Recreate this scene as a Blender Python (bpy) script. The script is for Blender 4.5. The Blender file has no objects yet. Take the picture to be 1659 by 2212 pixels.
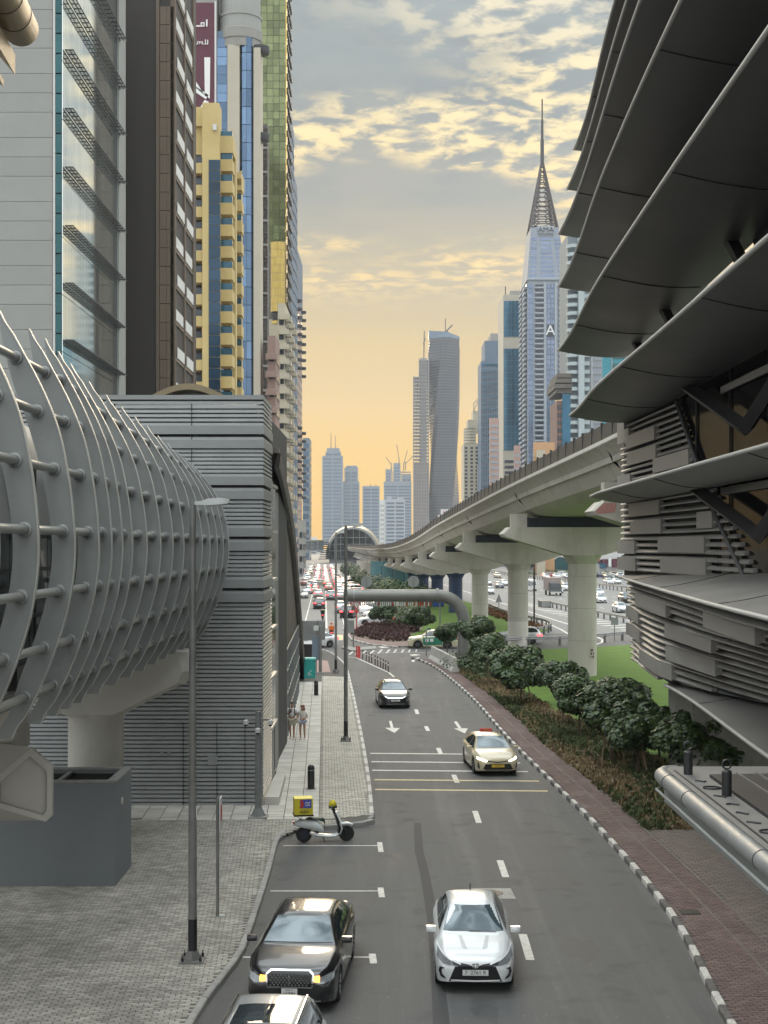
import bpy, bmesh, math, random
from mathutils import Vector, Matrix
from mathutils.bvhtree import BVHTree
R = math.radians
random.seed(7)
S = bpy.context.scene
# ---------------------------------------------------------------- camera
EYE, FOC, CX, YH = 9.4, 3045.0, 829.5, 1178.0
cam = bpy.data.cameras.new('camera')
cam.sensor_fit = 'HORIZONTAL'; cam.sensor_width = 36.0
cam.lens = 36.0 * FOC / 1659.0
cam.shift_y = (YH - 1106.0) / 1659.0
cam.clip_start = 0.2; cam.clip_end = 12000
camo = bpy.data.objects.new('camera', cam); S.collection.objects.link(camo)
camo.location = (0, 0, EYE); camo.rotation_euler = (R(90), 0, 0)
S.camera = camo
# ---------------------------------------------------------------- view
S.view_settings.view_transform = 'Standard'; S.view_settings.look = 'None'
S.view_settings.exposure = 1.28; S.view_settings.gamma = 1.0
S.view_settings.use_curve_mapping = False
S.render.engine = 'CYCLES'
S.cycles.use_denoising = True
S.cycles.max_bounces = 5; S.cycles.diffuse_bounces = 3; S.cycles.glossy_bounces = 3
S.cycles.volume_bounces = 1; S.cycles.transparent_max_bounces = 8
S.cycles.sample_clamp_indirect = 6.0
# ---------------------------------------------------------------- sky: hazy evening cloud over a low sun straight ahead
SUN_EL, SUN_AZ = 9.0, -4.0          # azimuth measured from +Y, negative towards -X
world = bpy.data.worlds.new('World'); S.world = world; world.use_nodes = True
wn, wl = world.node_tree.nodes, world.node_tree.links
wn.clear()
def wnode(t, **k):
    n = wn.new(t)
    for a, b in k.items(): setattr(n, a, b)
    return n
def wmath(op, a, b=None, c=None, clamp=False):
    n = wnode('ShaderNodeMath', operation=op, use_clamp=clamp)
    for i, v in enumerate((a, b, c)):
        if v is None: continue
        if isinstance(v, (int, float)): n.inputs[i].default_value = v
        else: wl.new(v, n.inputs[i])
    return n.outputs[0]
def wmix(f, a, b, mode='MIX'):
    n = wnode('ShaderNodeMix', data_type='RGBA', blend_type=mode)
    for s, v in ((n.inputs[0], f), (n.inputs[6], a), (n.inputs[7], b)):
        if isinstance(v, (int, float)): s.default_value = v
        elif isinstance(v, tuple): s.default_value = (*v, 1)
        else: wl.new(v, s)
    return n.outputs[2]
def wramp(f, stops):
    n = wnode('ShaderNodeValToRGB'); n.color_ramp.interpolation = 'EASE'
    e = n.color_ramp.elements
    while len(e) < len(stops): e.new(0.5)
    for el, (p, c) in zip(e, stops):
        el.position = p; el.color = (*c, 1)
    wl.new(f, n.inputs[0]); return n.outputs[0]
tc = wnode('ShaderNodeTexCoord')
sep = wnode('ShaderNodeSeparateXYZ'); wl.new(tc.outputs['Generated'], sep.inputs[0])
dx, dy, dz = sep.outputs
el = wmath('MAXIMUM', dz, 0.0)
warm = wramp(el, [(0.0, (0.47, 0.262, 0.020)), (0.06, (0.44, 0.262, 0.036)), (0.125, (0.355, 0.255, 0.105)), (0.19, (0.258, 0.229, 0.160)),
                  (0.25, (0.188, 0.195, 0.180)), (0.34, (0.168, 0.196, 0.202)), (0.55, (0.85, 0.92, 0.94)), (1.0, (2.5, 2.65, 2.7))])  # zenith above the view raised as fill light for the ground
cool = wramp(el, [(0.0, (0.52, 0.53, 0.53)), (0.16, (0.56, 0.58, 0.58)), (0.34, (0.70, 0.73, 0.74)), (0.55, (1.1, 1.17, 1.19)), (1.0, (2.5, 2.65, 2.7))])  # unseen sky behind the camera brightened to fill surfaces facing it
hl = wmath('SQRT', wmath('ADD', wmath('MULTIPLY', dx, dx), wmath('MULTIPLY', dy, dy)))
sdot = wmath('DIVIDE', wmath('ADD', wmath('MULTIPLY', dx, math.sin(R(SUN_AZ))), wmath('MULTIPLY', dy, math.cos(R(SUN_AZ)))), wmath('MAXIMUM', hl, 0.001))
side = wmath('POWER', wmath('MULTIPLY_ADD', sdot, 0.5, 0.5, clamp=True), 5.0)
base = wmix(side, cool, warm)
# broken altocumulus seen on a plane overhead
inv = wmath('DIVIDE', 1.0, wmath('ADD', el, 0.07))
cv = wnode('ShaderNodeCombineXYZ')
wl.new(wmath('MULTIPLY', dx, inv), cv.inputs[0]); wl.new(wmath('MULTIPLY', dy, inv), cv.inputs[1]); cv.inputs[2].default_value = 3.7
def wnoise(scale, detail, rough, dist, off=0.0):
    m = wnode('ShaderNodeVectorMath', operation='ADD'); wl.new(cv.outputs[0], m.inputs[0]); m.inputs[1].default_value = (off, off * .7, off * .3)
    n = wnode('ShaderNodeTexNoise'); n.inputs['Scale'].default_value = scale; n.inputs['Detail'].default_value = detail
    n.inputs['Roughness'].default_value = rough; n.inputs['Distortion'].default_value = dist
    wl.new(m.outputs[0], n.inputs['Vector']); return n.outputs[0]
def wrange(v, a, b, c=0.0, d=1.0):
    n = wnode('ShaderNodeMapRange', interpolation_type='SMOOTHSTEP'); wl.new(v, n.inputs[0])
    for i, q in zip((1, 2, 3, 4), (a, b, c, d)): n.inputs[i].default_value = q
    return n.outputs[0]
fine = wnoise(13.0, 9, 0.60, 0.25)
big = wnoise(1.5, 3, 0.5, 0.3, 5.3)
dark = wnoise(2.4, 6, 0.6, 0.2, 11.0)
band = wmath('MULTIPLY', wrange(el, 0.158, 0.205), wrange(el, 0.5, 0.36))
cmask = wmath('MULTIPLY', wmath('MULTIPLY', wrange(fine, 0.42, 0.60), wrange(big, 0.40, 0.56)), band)
dmask = wmath('MULTIPLY', wrange(dark, 0.42, 0.60), wmath('MULTIPLY', wrange(el, 0.17, 0.30), 0.8))
lit = wramp(el, [(0.0, (0.5, 0.32, 0.11)), (0.20, (0.56, 0.40, 0.165)), (0.30, (0.53, 0.435, 0.245)), (0.36, (0.46, 0.41, 0.295)), (0.6, (0.7, 0.7, 0.66)), (1.0, (2.6, 2.65, 2.7))])
litc = wmix(side, (0.75, 0.77, 0.77), lit)
col = wmix(dmask, base, wmix(side, (0.45, 0.47, 0.48), (0.135, 0.160, 0.170)))
col = wmix(wmath('MULTIPLY', cmask, 1.0), col, litc)
nish = wnode('ShaderNodeTexSky', sky_type='NISHITA'); nish.sun_disc = False
nish.sun_elevation = R(SUN_EL); nish.sun_rotation = R(SUN_AZ); nish.dust_density = 4.0
nsc = wmix(1.0, nish.outputs[0], (0.0006, 0.0006, 0.0006), 'MULTIPLY')
col = wmix(1.0, col, nsc, 'ADD')
bg = wnode('ShaderNodeBackground'); bg.inputs[1].default_value = 0.80
wl.new(col, bg.inputs[0])
wo = wnode('ShaderNodeOutputWorld'); wl.new(bg.outputs[0], wo.inputs[0])
# the veiled sun
sl = bpy.data.lights.new('sun', 'SUN'); sl.energy = 0.55; sl.angle = R(22); sl.color = (1.0, 0.80, 0.55)
slo = bpy.data.objects.new('sun', sl); S.collection.objects.link(slo)
sv = Vector((math.sin(R(SUN_AZ)) * math.cos(R(18)), math.cos(R(SUN_AZ)) * math.cos(R(18)), math.sin(R(18))))
slo.rotation_euler = sv.to_track_quat('Z', 'Y').to_euler(); slo.location = (0, 60, 80)

# ---------------------------------------------------------------- helpers
COL = S.collection
def PD(x, y, d):
    return ((x - CX) / FOC * d, d, EYE - (y - YH) / FOC * d)
def XD(x, d): return (x - CX) / FOC * d
def ZD(y, d): return EYE - (y - YH) / FOC * d
def GD(x, y, z=0.0):
    d = (EYE - z) * FOC / (y - YH)
    return ((x - CX) / FOC * d, d)
def lerp(a, b, t): return a + (b - a) * t
def interp(pts, x):
    if x <= pts[0][0]: return pts[0][1]
    for (a, va), (b, vb) in zip(pts, pts[1:]):
        if x <= b: return va + (vb - va) * (x - a) / (b - a)
    return pts[-1][1]
def sinterp(pts, x):
    if x <= pts[0][0]: return pts[0][1]
    n = len(pts)
    for i in range(n - 1):
        a, va = pts[i]; b, vb = pts[i + 1]
        if x <= b:
            ma = 0 if i == 0 else (vb - pts[i - 1][1]) / (b - pts[i - 1][0])
            mb = 0 if i == n - 2 else (pts[i + 2][1] - va) / (pts[i + 2][0] - a)
            h = b - a; t = (x - a) / h
            return (2*t**3-3*t*t+1)*va + (t**3-2*t*t+t)*h*ma + (-2*t**3+3*t*t)*vb + (t**3-t*t)*h*mb
    return pts[-1][1]
def tag(o, label=None, cat=None, group=None, kind=None):
    if label: o['label'] = label
    if cat: o['category'] = cat
    if group: o['group'] = group
    if kind: o['kind'] = kind
    return o
def accum(p):
    v = Vector((0, 0, 0))
    while p is not None:
        v += p.location; p = p.parent
    return v
def thing(name, loc, label, cat, group=None, rz=0.0):
    o = bpy.data.objects.new(name, None); COL.objects.link(o)
    o.empty_display_size = 0.3
    o.location = loc; o.rotation_euler = (0, 0, rz)
    return tag(o, label, cat, group)
def link(name, me, parent=None, loc=None, rot=None, scale=None, local=False):
    o = bpy.data.objects.new(name, me); COL.objects.link(o)
    l = Vector(loc) if loc is not None else Vector((0, 0, 0))
    if parent is not None:
        o.parent = parent
        if not local: l = l - accum(parent)
    o.location = l
    if rot is not None: o.rotation_euler = rot
    if scale is not None: o.scale = scale
    return o
class MB:
    def __init__(s): s.v = []; s.f = []; s.m = []; s.mi = 0
    def add(s, vs, fs):
        k = len(s.v); s.v += [tuple(p) for p in vs]
        for f in fs: s.f.append(tuple(i + k for i in f)); s.m.append(s.mi)
        return s
    def box(s, x0, x1, y0, y1, z0, z1, bottom=True):
        fs = [(4, 5, 6, 7), (0, 1, 5, 4), (1, 2, 6, 5), (2, 3, 7, 6), (3, 0, 4, 7)]
        if bottom: fs.append((3, 2, 1, 0))
        return s.add([(x0, y0, z0), (x1, y0, z0), (x1, y1, z0), (x0, y1, z0), (x0, y0, z1), (x1, y0, z1), (x1, y1, z1), (x0, y1, z1)], fs)
    def obox(s, c, size, rz=0.0, rx=0.0, ry=0.0):
        M = Matrix.Translation(c) @ Matrix.Rotation(rz, 4, 'Z') @ Matrix.Rotation(ry, 4, 'Y') @ Matrix.Rotation(rx, 4, 'X')
        a, b, h = size[0] / 2, size[1] / 2, size[2] / 2
        vs = [M @ Vector(p) for p in ((-a, -b, -h), (a, -b, -h), (a, b, -h), (-a, b, -h), (-a, -b, h), (a, -b, h), (a, b, h), (-a, b, h))]
        return s.add(vs, [(4, 5, 6, 7), (0, 1, 5, 4), (1, 2, 6, 5), (2, 3, 7, 6), (3, 0, 4, 7), (3, 2, 1, 0)])
    def prism(s, poly, z0, z1, bottom=False):
        n = len(poly)
        a = sum(poly[i][0] * poly[(i+1) % n][1] - poly[(i+1) % n][0] * poly[i][1] for i in range(n))
        if a < 0: poly = poly[::-1]
        vs = [(p[0], p[1], z0) for p in poly] + [(p[0], p[1], z1) for p in poly]
        fs = [tuple(range(n, 2 * n))] + [(i, (i + 1) % n, n + (i + 1) % n, n + i) for i in range(n)]
        if bottom: fs.append(tuple(range(n - 1, -1, -1)))
        return s.add(vs, fs)
    def extrude(s, pts, vec):
        n = len(pts); vec = Vector(vec)
        vs = [Vector(p) for p in pts]; vs += [p + vec for p in vs]
        return s.add(vs, [tuple(range(n - 1, -1, -1)), tuple(range(n, 2 * n))] + [(i, (i + 1) % n, n + (i + 1) % n, n + i) for i in range(n)])
    def loft(s, rings, closed=True, caps=True):
        n = len(rings[0]); vs = [p for r in rings for p in r]; fs = []
        for i in range(len(rings) - 1):
            for j in range(n if closed else n - 1):
                k = (j + 1) % n
                fs.append((i * n + j, i * n + k, (i + 1) * n + k, (i + 1) * n + j))
        if caps and closed:
            fs.append(tuple(range(n - 1, -1, -1))); b = (len(rings) - 1) * n; fs.append(tuple(range(b, b + n)))
        return s.add(vs, fs)
    def tube(s, path, r, n=10, caps=True):
        path = [Vector(p) for p in path]; rings = []
        up = None
        for i, p in enumerate(path):
            t = (path[min(i + 1, len(path) - 1)] - path[max(i - 1, 0)]).normalized()
            if up is None:
                up = Vector((0, 0, 1)) if abs(t.z) < 0.9 else Vector((1, 0, 0))
            a = t.cross(up).normalized(); b = a.cross(t).normalized(); up = b
            rr = r[i] if isinstance(r, (list, tuple)) else r
            rings.append([p + (a * math.cos(q) + b * math.sin(q)) * rr for q in (2 * math.pi * k / n for k in range(n))])
        return s.loft(rings, True, caps)
    def lathe(s, prof, c=(0, 0, 0), n=16, axis='Z'):
        rings = []
        for r, h in prof:
            ring = []
            for k in range(n):
                q = 2 * math.pi * k / n; x, y = r * math.cos(q), r * math.sin(q)
                if axis == 'Z': p = (x, y, h)
                elif axis == 'X': p = (h, x, y)
                else: p = (y, h, x)
                ring.append((c[0] + p[0], c[1] + p[1], c[2] + p[2]))
            rings.append(ring)
        return s.loft(rings)
    def quad(s, a, b, c, d): return s.add([a, b, c, d], [(0, 1, 2, 3)])
    def mesh(s, name, mats, smooth=False):
        me = bpy.data.meshes.new(name); me.from_pydata(s.v, [], s.f)
        for m in (mats if isinstance(mats, (list, tuple)) else [mats]): me.materials.append(m)
        if any(s.m): me.polygons.foreach_set('material_index', s.m)
        if smooth is True: me.shade_smooth()
        elif smooth:
            me.shade_smooth(); me.set_sharp_from_angle(angle=R(smooth))
        me.update(); return me
    def build(s, name, mat, parent=None, smooth=False, loc=None, local=False, rot=None, flip=False):
        me = s.mesh(name, mat, smooth)
        bm = bmesh.new(); bm.from_mesh(me); bmesh.ops.recalc_face_normals(bm, faces=bm.faces); bm.to_mesh(me); bm.free()
        return link(name, me, parent, loc, rot, local=local)
TMP = bpy.data.scenes.new('bake')
def bake(o):
    TMP.collection.objects.link(o); vl = TMP.view_layers[0]; vl.update()
    me = bpy.data.meshes.new_from_object(o.evaluated_get(vl.depsgraph)); bpy.data.objects.remove(o); return me
# ---------------------------------------------------------------- materials
def mat(name, col, rough=0.6, metal=0.0, var=0.12, scale=0.8, bump=0.0, bscale=30.0, island=0.0, spec=0.5, tint=None, coat=0.0, emit=None, estr=0.0, objcol=False, dirt=None, dscale=0.6, damt=0.5, trans=0.0, alpha=1.0, stretch=None, dstretch=None, speck=None, ior=1.5):
    m = bpy.data.materials.new(name); m.use_nodes = True
    nt = m.node_tree; N, L = nt.nodes, nt.links
    b = N['Principled BSDF']
    b.inputs['Roughness'].default_value = rough; b.inputs['Metallic'].default_value = metal
    b.inputs['Specular IOR Level'].default_value = spec; b.inputs['Coat Weight'].default_value = coat
    b.inputs['Coat Roughness'].default_value = 0.04; b.inputs['IOR'].default_value = ior
    b.inputs['Transmission Weight'].default_value = trans; b.inputs['Alpha'].default_value = alpha
    geo = N.new('ShaderNodeNewGeometry')
    pos = geo.outputs['Position']
    if stretch:
        mp = N.new('ShaderNodeVectorMath'); mp.operation = 'MULTIPLY'; mp.inputs[1].default_value = stretch
        L.new(pos, mp.inputs[0]); pos = mp.outputs[0]
    if objcol:
        oi = N.new('ShaderNodeObjectInfo'); src = oi.outputs['Color']
    else:
        rgb = N.new('ShaderNodeRGB'); rgb.outputs[0].default_value = (*col, 1); src = rgb.outputs[0]
    def mixn(f, a, c, mode='MIX'):
        n = N.new('ShaderNodeMix'); n.data_type = 'RGBA'; n.blend_type = mode
        if isinstance(f, float): n.inputs[0].default_value = f
        else: L.new(f, n.inputs[0])
        for s, v in ((n.inputs[6], a), (n.inputs[7], c)):
            if isinstance(v, tuple): s.default_value = (*v, 1)
            else: L.new(v, s)
        return n.outputs[2]
    if var > 0:
        t = N.new('ShaderNodeTexNoise'); t.inputs['Scale'].default_value = scale; t.inputs['Detail'].default_value = 6; t.inputs['Roughness'].default_value = 0.62
        L.new(pos, t.inputs['Vector'])
        mr = N.new('ShaderNodeMapRange'); L.new(t.outputs[0], mr.inputs[0])
        mr.inputs[1].default_value = 0.3; mr.inputs[2].default_value = 0.7; mr.inputs[3].default_value = 1 - var; mr.inputs[4].default_value = 1 + var
        hv = N.new('ShaderNodeVectorMath'); hv.operation = 'SCALE'; L.new(src, hv.inputs[0]); L.new(mr.outputs[0], hv.inputs['Scale'])
        src = hv.outputs[0]
        rr = N.new('ShaderNodeMapRange'); L.new(t.outputs[0], rr.inputs[0]); rr.inputs[1].default_value = 0.3; rr.inputs[2].default_value = 0.7
        rr.inputs[3].default_value = max(0.02, rough - 0.08 * min(1, var * 6)); rr.inputs[4].default_value = min(1, rough + 0.08 * min(1, var * 6))
        L.new(rr.outputs[0], b.inputs['Roughness'])
    if dirt:
        t2 = N.new('ShaderNodeTexNoise'); t2.inputs['Scale'].default_value = dscale; t2.inputs['Detail'].default_value = 8; t2.inputs['Roughness'].default_value = 0.68
        if dstretch:
            mq = N.new('ShaderNodeVectorMath'); mq.operation = 'MULTIPLY'; mq.inputs[1].default_value = dstretch; L.new(pos, mq.inputs[0]); L.new(mq.outputs[0], t2.inputs['Vector'])
        else: L.new(pos, t2.inputs['Vector'])
        m2 = N.new('ShaderNodeMapRange'); L.new(t2.outputs[0], m2.inputs[0]); m2.inputs[1].default_value = 0.5; m2.inputs[2].default_value = 0.72; m2.inputs[4].default_value = damt
        src = mixn(m2.outputs[0], src, dirt)
    if speck:
        t4 = N.new('ShaderNodeTexNoise'); t4.inputs['Scale'].default_value = 7.0; t4.inputs['Detail'].default_value = 3; t4.inputs['Roughness'].default_value = 0.7; L.new(pos, t4.inputs['Vector'])
        m4 = N.new('ShaderNodeMapRange'); L.new(t4.outputs[0], m4.inputs[0]); m4.inputs[1].default_value = 0.655; m4.inputs[2].default_value = 0.70; m4.inputs[4].default_value = 0.8
        src = mixn(m4.outputs[0], src, speck)
        t5 = N.new('ShaderNodeTexNoise'); t5.inputs['Scale'].default_value = 0.9; t5.inputs['Detail'].default_value = 5; L.new(pos, t5.inputs['Vector'])
        m5 = N.new('ShaderNodeMapRange'); L.new(t5.outputs[0], m5.inputs[0]); m5.inputs[1].default_value = 0.56; m5.inputs[2].default_value = 0.72; m5.inputs[4].default_value = 0.6
        src = mixn(m5.outputs[0], src, (0.04, 0.04, 0.04))
    if island > 0:
        oi2 = N.new('ShaderNodeObjectInfo')
        ad = N.new('ShaderNodeMath'); ad.operation = 'ADD'; L.new(geo.outputs['Random Per Island'], ad.inputs[0]); L.new(oi2.outputs['Random'], ad.inputs[1])
        fr = N.new('ShaderNodeMath'); fr.operation = 'FRACT'; L.new(ad.outputs[0], fr.inputs[0])
        mr2 = N.new('ShaderNodeMapRange'); L.new(fr.outputs[0], mr2.inputs[0]); mr2.inputs[3].default_value = 1 - island; mr2.inputs[4].default_value = 1 + island
        hv2 = N.new('ShaderNodeVectorMath'); hv2.operation = 'SCALE'; L.new(src, hv2.inputs[0]); L.new(mr2.outputs[0], hv2.inputs['Scale']); src = hv2.outputs[0]
        if tint: 
            pw = N.new('ShaderNodeMath'); pw.operation = 'POWER'; L.new(fr.outputs[0], pw.inputs[0]); pw.inputs[1].default_value = 2.0
            src = mixn(pw.outputs[0], src, tint)
    L.new(src, b.inputs['Base Color'])
    if bump > 0:
        t3 = N.new('ShaderNodeTexNoise'); t3.inputs['Scale'].default_value = bscale; t3.inputs['Detail'].default_value = 4; L.new(pos, t3.inputs['Vector'])
        bp = N.new('ShaderNodeBump'); bp.inputs['Strength'].default_value = bump; bp.inputs['Distance'].default_value = 0.05
        L.new(t3.outputs[0], bp.inputs['Height']); L.new(bp.outputs[0], b.inputs['Normal'])
    if emit:
        b.inputs['Emission Color'].default_value = (*emit, 1); b.inputs['Emission Strength'].default_value = estr
    return m
# ================================================================ materials
M = {}
M['asphalt'] = mat('asphalt', (0.082, 0.082, 0.080), 0.80, var=0.14, scale=0.35, bump=0.25, bscale=60, dirt=(0.13, 0.128, 0.122), dscale=0.9, damt=0.75, dstretch=(1, .035, 1), speck=(.2, .195, .18))
M['asphalt_dark'] = mat('asphalt_patch', (0.048, 0.048, 0.048), 0.85, var=0.15, scale=2, bump=0.2, bscale=50)
M['asphalt_stain'] = mat('oily_asphalt', (0.058, 0.058, 0.057), 0.7, var=0.3, scale=2.5, bump=0.25, bscale=60, dirt=(0.082, 0.082, 0.080), dscale=2.2, damt=1.0)
M['asphalt_light'] = mat('asphalt_glare', (0.17, 0.165, 0.155), 0.85, var=0.12, scale=0.15, bump=0.1, bscale=30)  # glare on the far avenue is put into this paler colour
M['highway'] = mat('highway_asphalt', (0.15, 0.152, 0.15), 0.8, var=0.1, scale=0.12, bump=0.1, bscale=20)
M['paint'] = mat('road_paint_white', (0.52, 0.51, 0.47), 0.7, var=0.2, scale=6, dirt=(0.2, 0.2, 0.19), dscale=5, damt=0.75)
M['paint_y'] = mat('road_paint_cream', (0.50, 0.42, 0.24), 0.7, var=0.2, scale=6, dirt=(0.2, 0.2, 0.18), dscale=5, damt=0.7)
M['concrete'] = mat('concrete_patch', (0.30, 0.29, 0.26), 0.85, var=0.15, scale=3, dirt=(0.14, 0.13, 0.11), dscale=2.5, damt=0.7)
M['kerb'] = mat('kerb_concrete', (0.27, 0.265, 0.245), 0.85, var=0.2, scale=5, island=0.12)
M['kerb_white'] = mat('kerb_white_paint', (0.50, 0.48, 0.44), 0.75, var=0.2, scale=7, dirt=(0.2, 0.18, 0.16), dscale=6, damt=0.7)
M['kerb_black'] = mat('kerb_black_paint', (0.085, 0.080, 0.076), 0.8, var=0.3, scale=7, dirt=(0.2, 0.19, 0.17), dscale=6, damt=0.7)
M['bedding'] = mat('paving_bed', (0.085, 0.08, 0.072), 0.95, var=0.2, scale=4)
M['brick'] = mat('grey_paver', (0.335, 0.318, 0.275), 0.88, var=0.22, scale=0.5, island=0.22, dirt=(0.15, 0.14, 0.12), dscale=0.7, damt=0.5)
M['brick_pale'] = mat('pale_paver', (0.42, 0.395, 0.335), 0.88, var=0.15, scale=0.6, island=0.16, dirt=(0.2, 0.19, 0.16), dscale=0.8, damt=0.45)
M['brick_red'] = mat('red_paver', (0.145, 0.098, 0.088), 0.88, var=0.18, scale=0.5, island=0.2, dirt=(0.19, 0.165, 0.145), dscale=0.5, damt=0.6)
M['brick_brown'] = mat('brown_paver', (0.150, 0.126, 0.106), 0.88, var=0.15, scale=0.5, island=0.14, dirt=(0.11, 0.09, 0.075), dscale=0.5, damt=0.5)
M['slab'] = mat('pavement_slab', (0.47, 0.45, 0.40), 0.85, var=0.14, scale=0.9, island=0.10, dirt=(0.26, 0.25, 0.22), dscale=1.2, damt=0.5)
M['soil'] = mat('soil', (0.105, 0.078, 0.05), 0.95, var=0.35, scale=2.5, bump=0.6, bscale=9, dirt=(0.16, 0.12, 0.07), dscale=1.5, damt=0.8)
M['lawn'] = mat('lawn', (0.072, 0.142, 0.008), 0.9, var=0.25, scale=0.8, bump=0.5, bscale=14, dirt=(0.105, 0.165, 0.014), dscale=0.35, damt=0.6)
M['sand'] = mat('ground_sand', (0.24, 0.21, 0.17), 0.95, var=0.15, scale=0.05)
M['iron'] = mat('cast_iron', (0.06, 0.058, 0.055), 0.6, metal=0.6, var=0.2, scale=8)
M['flowers_purple'] = mat('purple_ground_cover', (0.085, 0.04, 0.045), 0.9, var=0.4, scale=3, island=0.4, tint=(0.16, 0.10, 0.08))

def struct(o): o['kind'] = 'structure'; return o
# ---------------------------------------------------------------- ground, roads
b = MB(); b.quad((-1500, -200, -0.25), (1500, -200, -0.25), (1500, 3400, -0.25), (-1500, 3400, -0.25))
struct(b.build('ground', M['sand']))
def sheet(name, poly, z, m, parent=None):
    b = MB(); n = len(poly)
    a = sum(poly[i][0] * poly[(i+1) % n][1] - poly[(i+1) % n][0] * poly[i][1] for i in range(n))
    if a < 0: poly = poly[::-1]
    b.add([(p[0], p[1], z) for p in poly], [tuple(range(n))])
    return b.build(name, m, parent)
road = struct(sheet('road', [(-30, 8), (45, 8), (60, 150), (-4, 150), (-30, 150)], 0.0, M['asphalt']))
avenue = struct(sheet('avenue', [(-45, 150), (-3.2, 150), (8, 150.0), (4, 200), (-6, 420), (-22, 760), (-90, 760)], -0.004, M['asphalt_light']))
highway = struct(sheet('highway', [(8.02, 150), (40, 150), (60, 150), (150, 100), (230, 700), (40, 900), (-20, 760), (-4, 420), (6, 200)], -0.008, M['highway']))
# ---------------------------------------------------------------- kerbs
def resample(pts, step):
    out = []; carry = 0.0
    for a, c in zip(pts, pts[1:]):
        a = Vector(a); c = Vector(c); L = (c - a).length; t = carry
        while t < L:
            out.append(((a + (c - a) * (t / L)), math.atan2(c.y - a.y, c.x - a.x))); t += step
        carry = t - L
    return out
def smooth_path(pts, k=6):
    out = []
    P = [Vector(p) for p in pts]
    for i in range(len(P) - 1):
        p0, p1, p2, p3 = P[max(i-1, 0)], P[i], P[i+1], P[min(i+2, len(P)-1)]
        for j in range(k):
            t = j / k
            out.append(0.5 * ((2*p1) + (p2-p0)*t + (2*p0-5*p1+4*p2-p3)*t*t + (3*p1-p0-3*p2+p3)*t**3))
    out.append(P[-1]); return out
def kerb_mesh(length, m):
    b = MB(); w, h, c = 0.16, 0.155, 0.025; L = length - 0.012
    sec = [(-w/2, -0.05), (w/2, -0.05), (w/2, h - c), (w/2 - c, h), (-w/2 + c, h), (-w/2, h - c)]
    b.loft([[(0.006, y, z) for y, z in sec], [(L, y, z) for y, z in sec]])
    return b.mesh('kerb_stone', m)
def kerb(name, pts, step, mats, smooth=True):
    p = smooth_path(pts) if smooth else [Vector(q) for q in pts]
    root = bpy.data.objects.new(name, None); COL.objects.link(root); root.location = (p[0].x, p[0].y, 0); struct(root)
    ms = [kerb_mesh(step, q) for q in mats]
    for i, (q, a) in enumerate(resample(p, step)):
        link('kerb_stone', ms[i % len(ms)], root, (q.x, q.y, random.uniform(-0.004, 0.004)), (0, 0, a))
    return root
KL = [(-4.6, 8), (-4.15, 20), GD(415, 2212), GD(468, 2135), GD(520, 2060), GD(551, 1975), GD(575, 1900), GD(595, 1825)]
KL2 = [GD(612, 1806), GD(660, 1796), GD(770, 1786), GD(795, 1778)]
KL3 = [GD(803, 1768), GD(797, 1700), GD(785, 1620), GD(770, 1540), GD(757, 1480), GD(748, 1445), GD(735, 1428), GD(715, 1413), GD(690, 1405), GD(655, 1401)]
KR = [(6.3, 8), (6.55, 20), GD(1575, 2212), GD(1450, 1980), GD(1300, 1800), GD(1190, 1690), GD(1100, 1600), GD(1020, 1510), GD(950, 1450), GD(910, 1429), GD(890, 1424)]
kerb('kerb_by_parking', KL, 0.95, [M['kerb']])
kerb('kerb_by_parking_end', [KL[-1]] + KL2 + [KL3[0]], 0.5, [M['kerb']])
kerb('kerb_along_pavement', KL3, 0.75, [M['kerb_white'], M['kerb_white'], M['kerb']])
kerb('kerb_along_footpath', KR, 0.85, [M['kerb_white'], M['kerb_black']])
# ---------------------------------------------------------------- pavement bases
sKL, sKL3, sKR = smooth_path(KL), smooth_path(KL3), smooth_path(KR)
leftpoly = [(p.x - .07, p.y) for p in sKL] + [(p[0], p[1] + .05) for p in KL2] + [(p.x - .06, p.y) for p in sKL3] + [(-40, 131), (-40, 8)]
b = MB(); b.prism(leftpoly, -0.02, 0.115); pav = struct(b.build('pavement', M['bedding']))
PATH_R = [(8.35, 8), (8.75, 20), (8.9, 28), (8.85, 36), GD(1394.6, 1801.5), GD(1311.6, 1726), GD(1251, 1677), GD(1176, 1616.7), GD(1119, 1560), GD(1049.6, 1500), GD(995, 1460), GD(950, 1432)]
pathpoly = [(p.x + .07, p.y) for p in sKR] + [(p[0], p[1]) for p in PATH_R[::-1]]
b = MB(); b.prism(pathpoly, -0.02, 0.115); path = struct(b.build('footpath', M['bedding']))
c0 = GD(1394.6, 1801.5)
plaza = [(8.35, 8), (8.75, 20), (8.9, 28), (8.85, 36), (c0[0], c0[1]), (30, c0[1]), (30, 8)]
b = MB(); b.prism(plaza, -0.02, 0.108); plz = struct(b.build('forecourt_paving', M['bedding']))
SOIL_L = [c0] + PATH_R[5:]
soilpoly = [(p[0] + .01, p[1]) for p in SOIL_L] + [(6.6, 117), (7.9, 100), (9.6, 80), (11.2, 66), (12.6, 56), (13.2, c0[1] + .01)]
b = MB(); b.prism(soilpoly, -0.02, 0.09); struct(b.build('planting_bed', M['soil']))
lawnpoly = [(13.21, c0[1] + .01), (12.61, 56), (11.21, 66), (9.61, 80), (7.91, 100), (6.61, 117), (9.5, 122), (14, 126), (20, 129.5), (26, 134), (45, 138), (45, c0[1])]
b = MB(); b.prism(lawnpoly, -0.02, 0.10); struct(b.build('lawn', M['lawn']))
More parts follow.
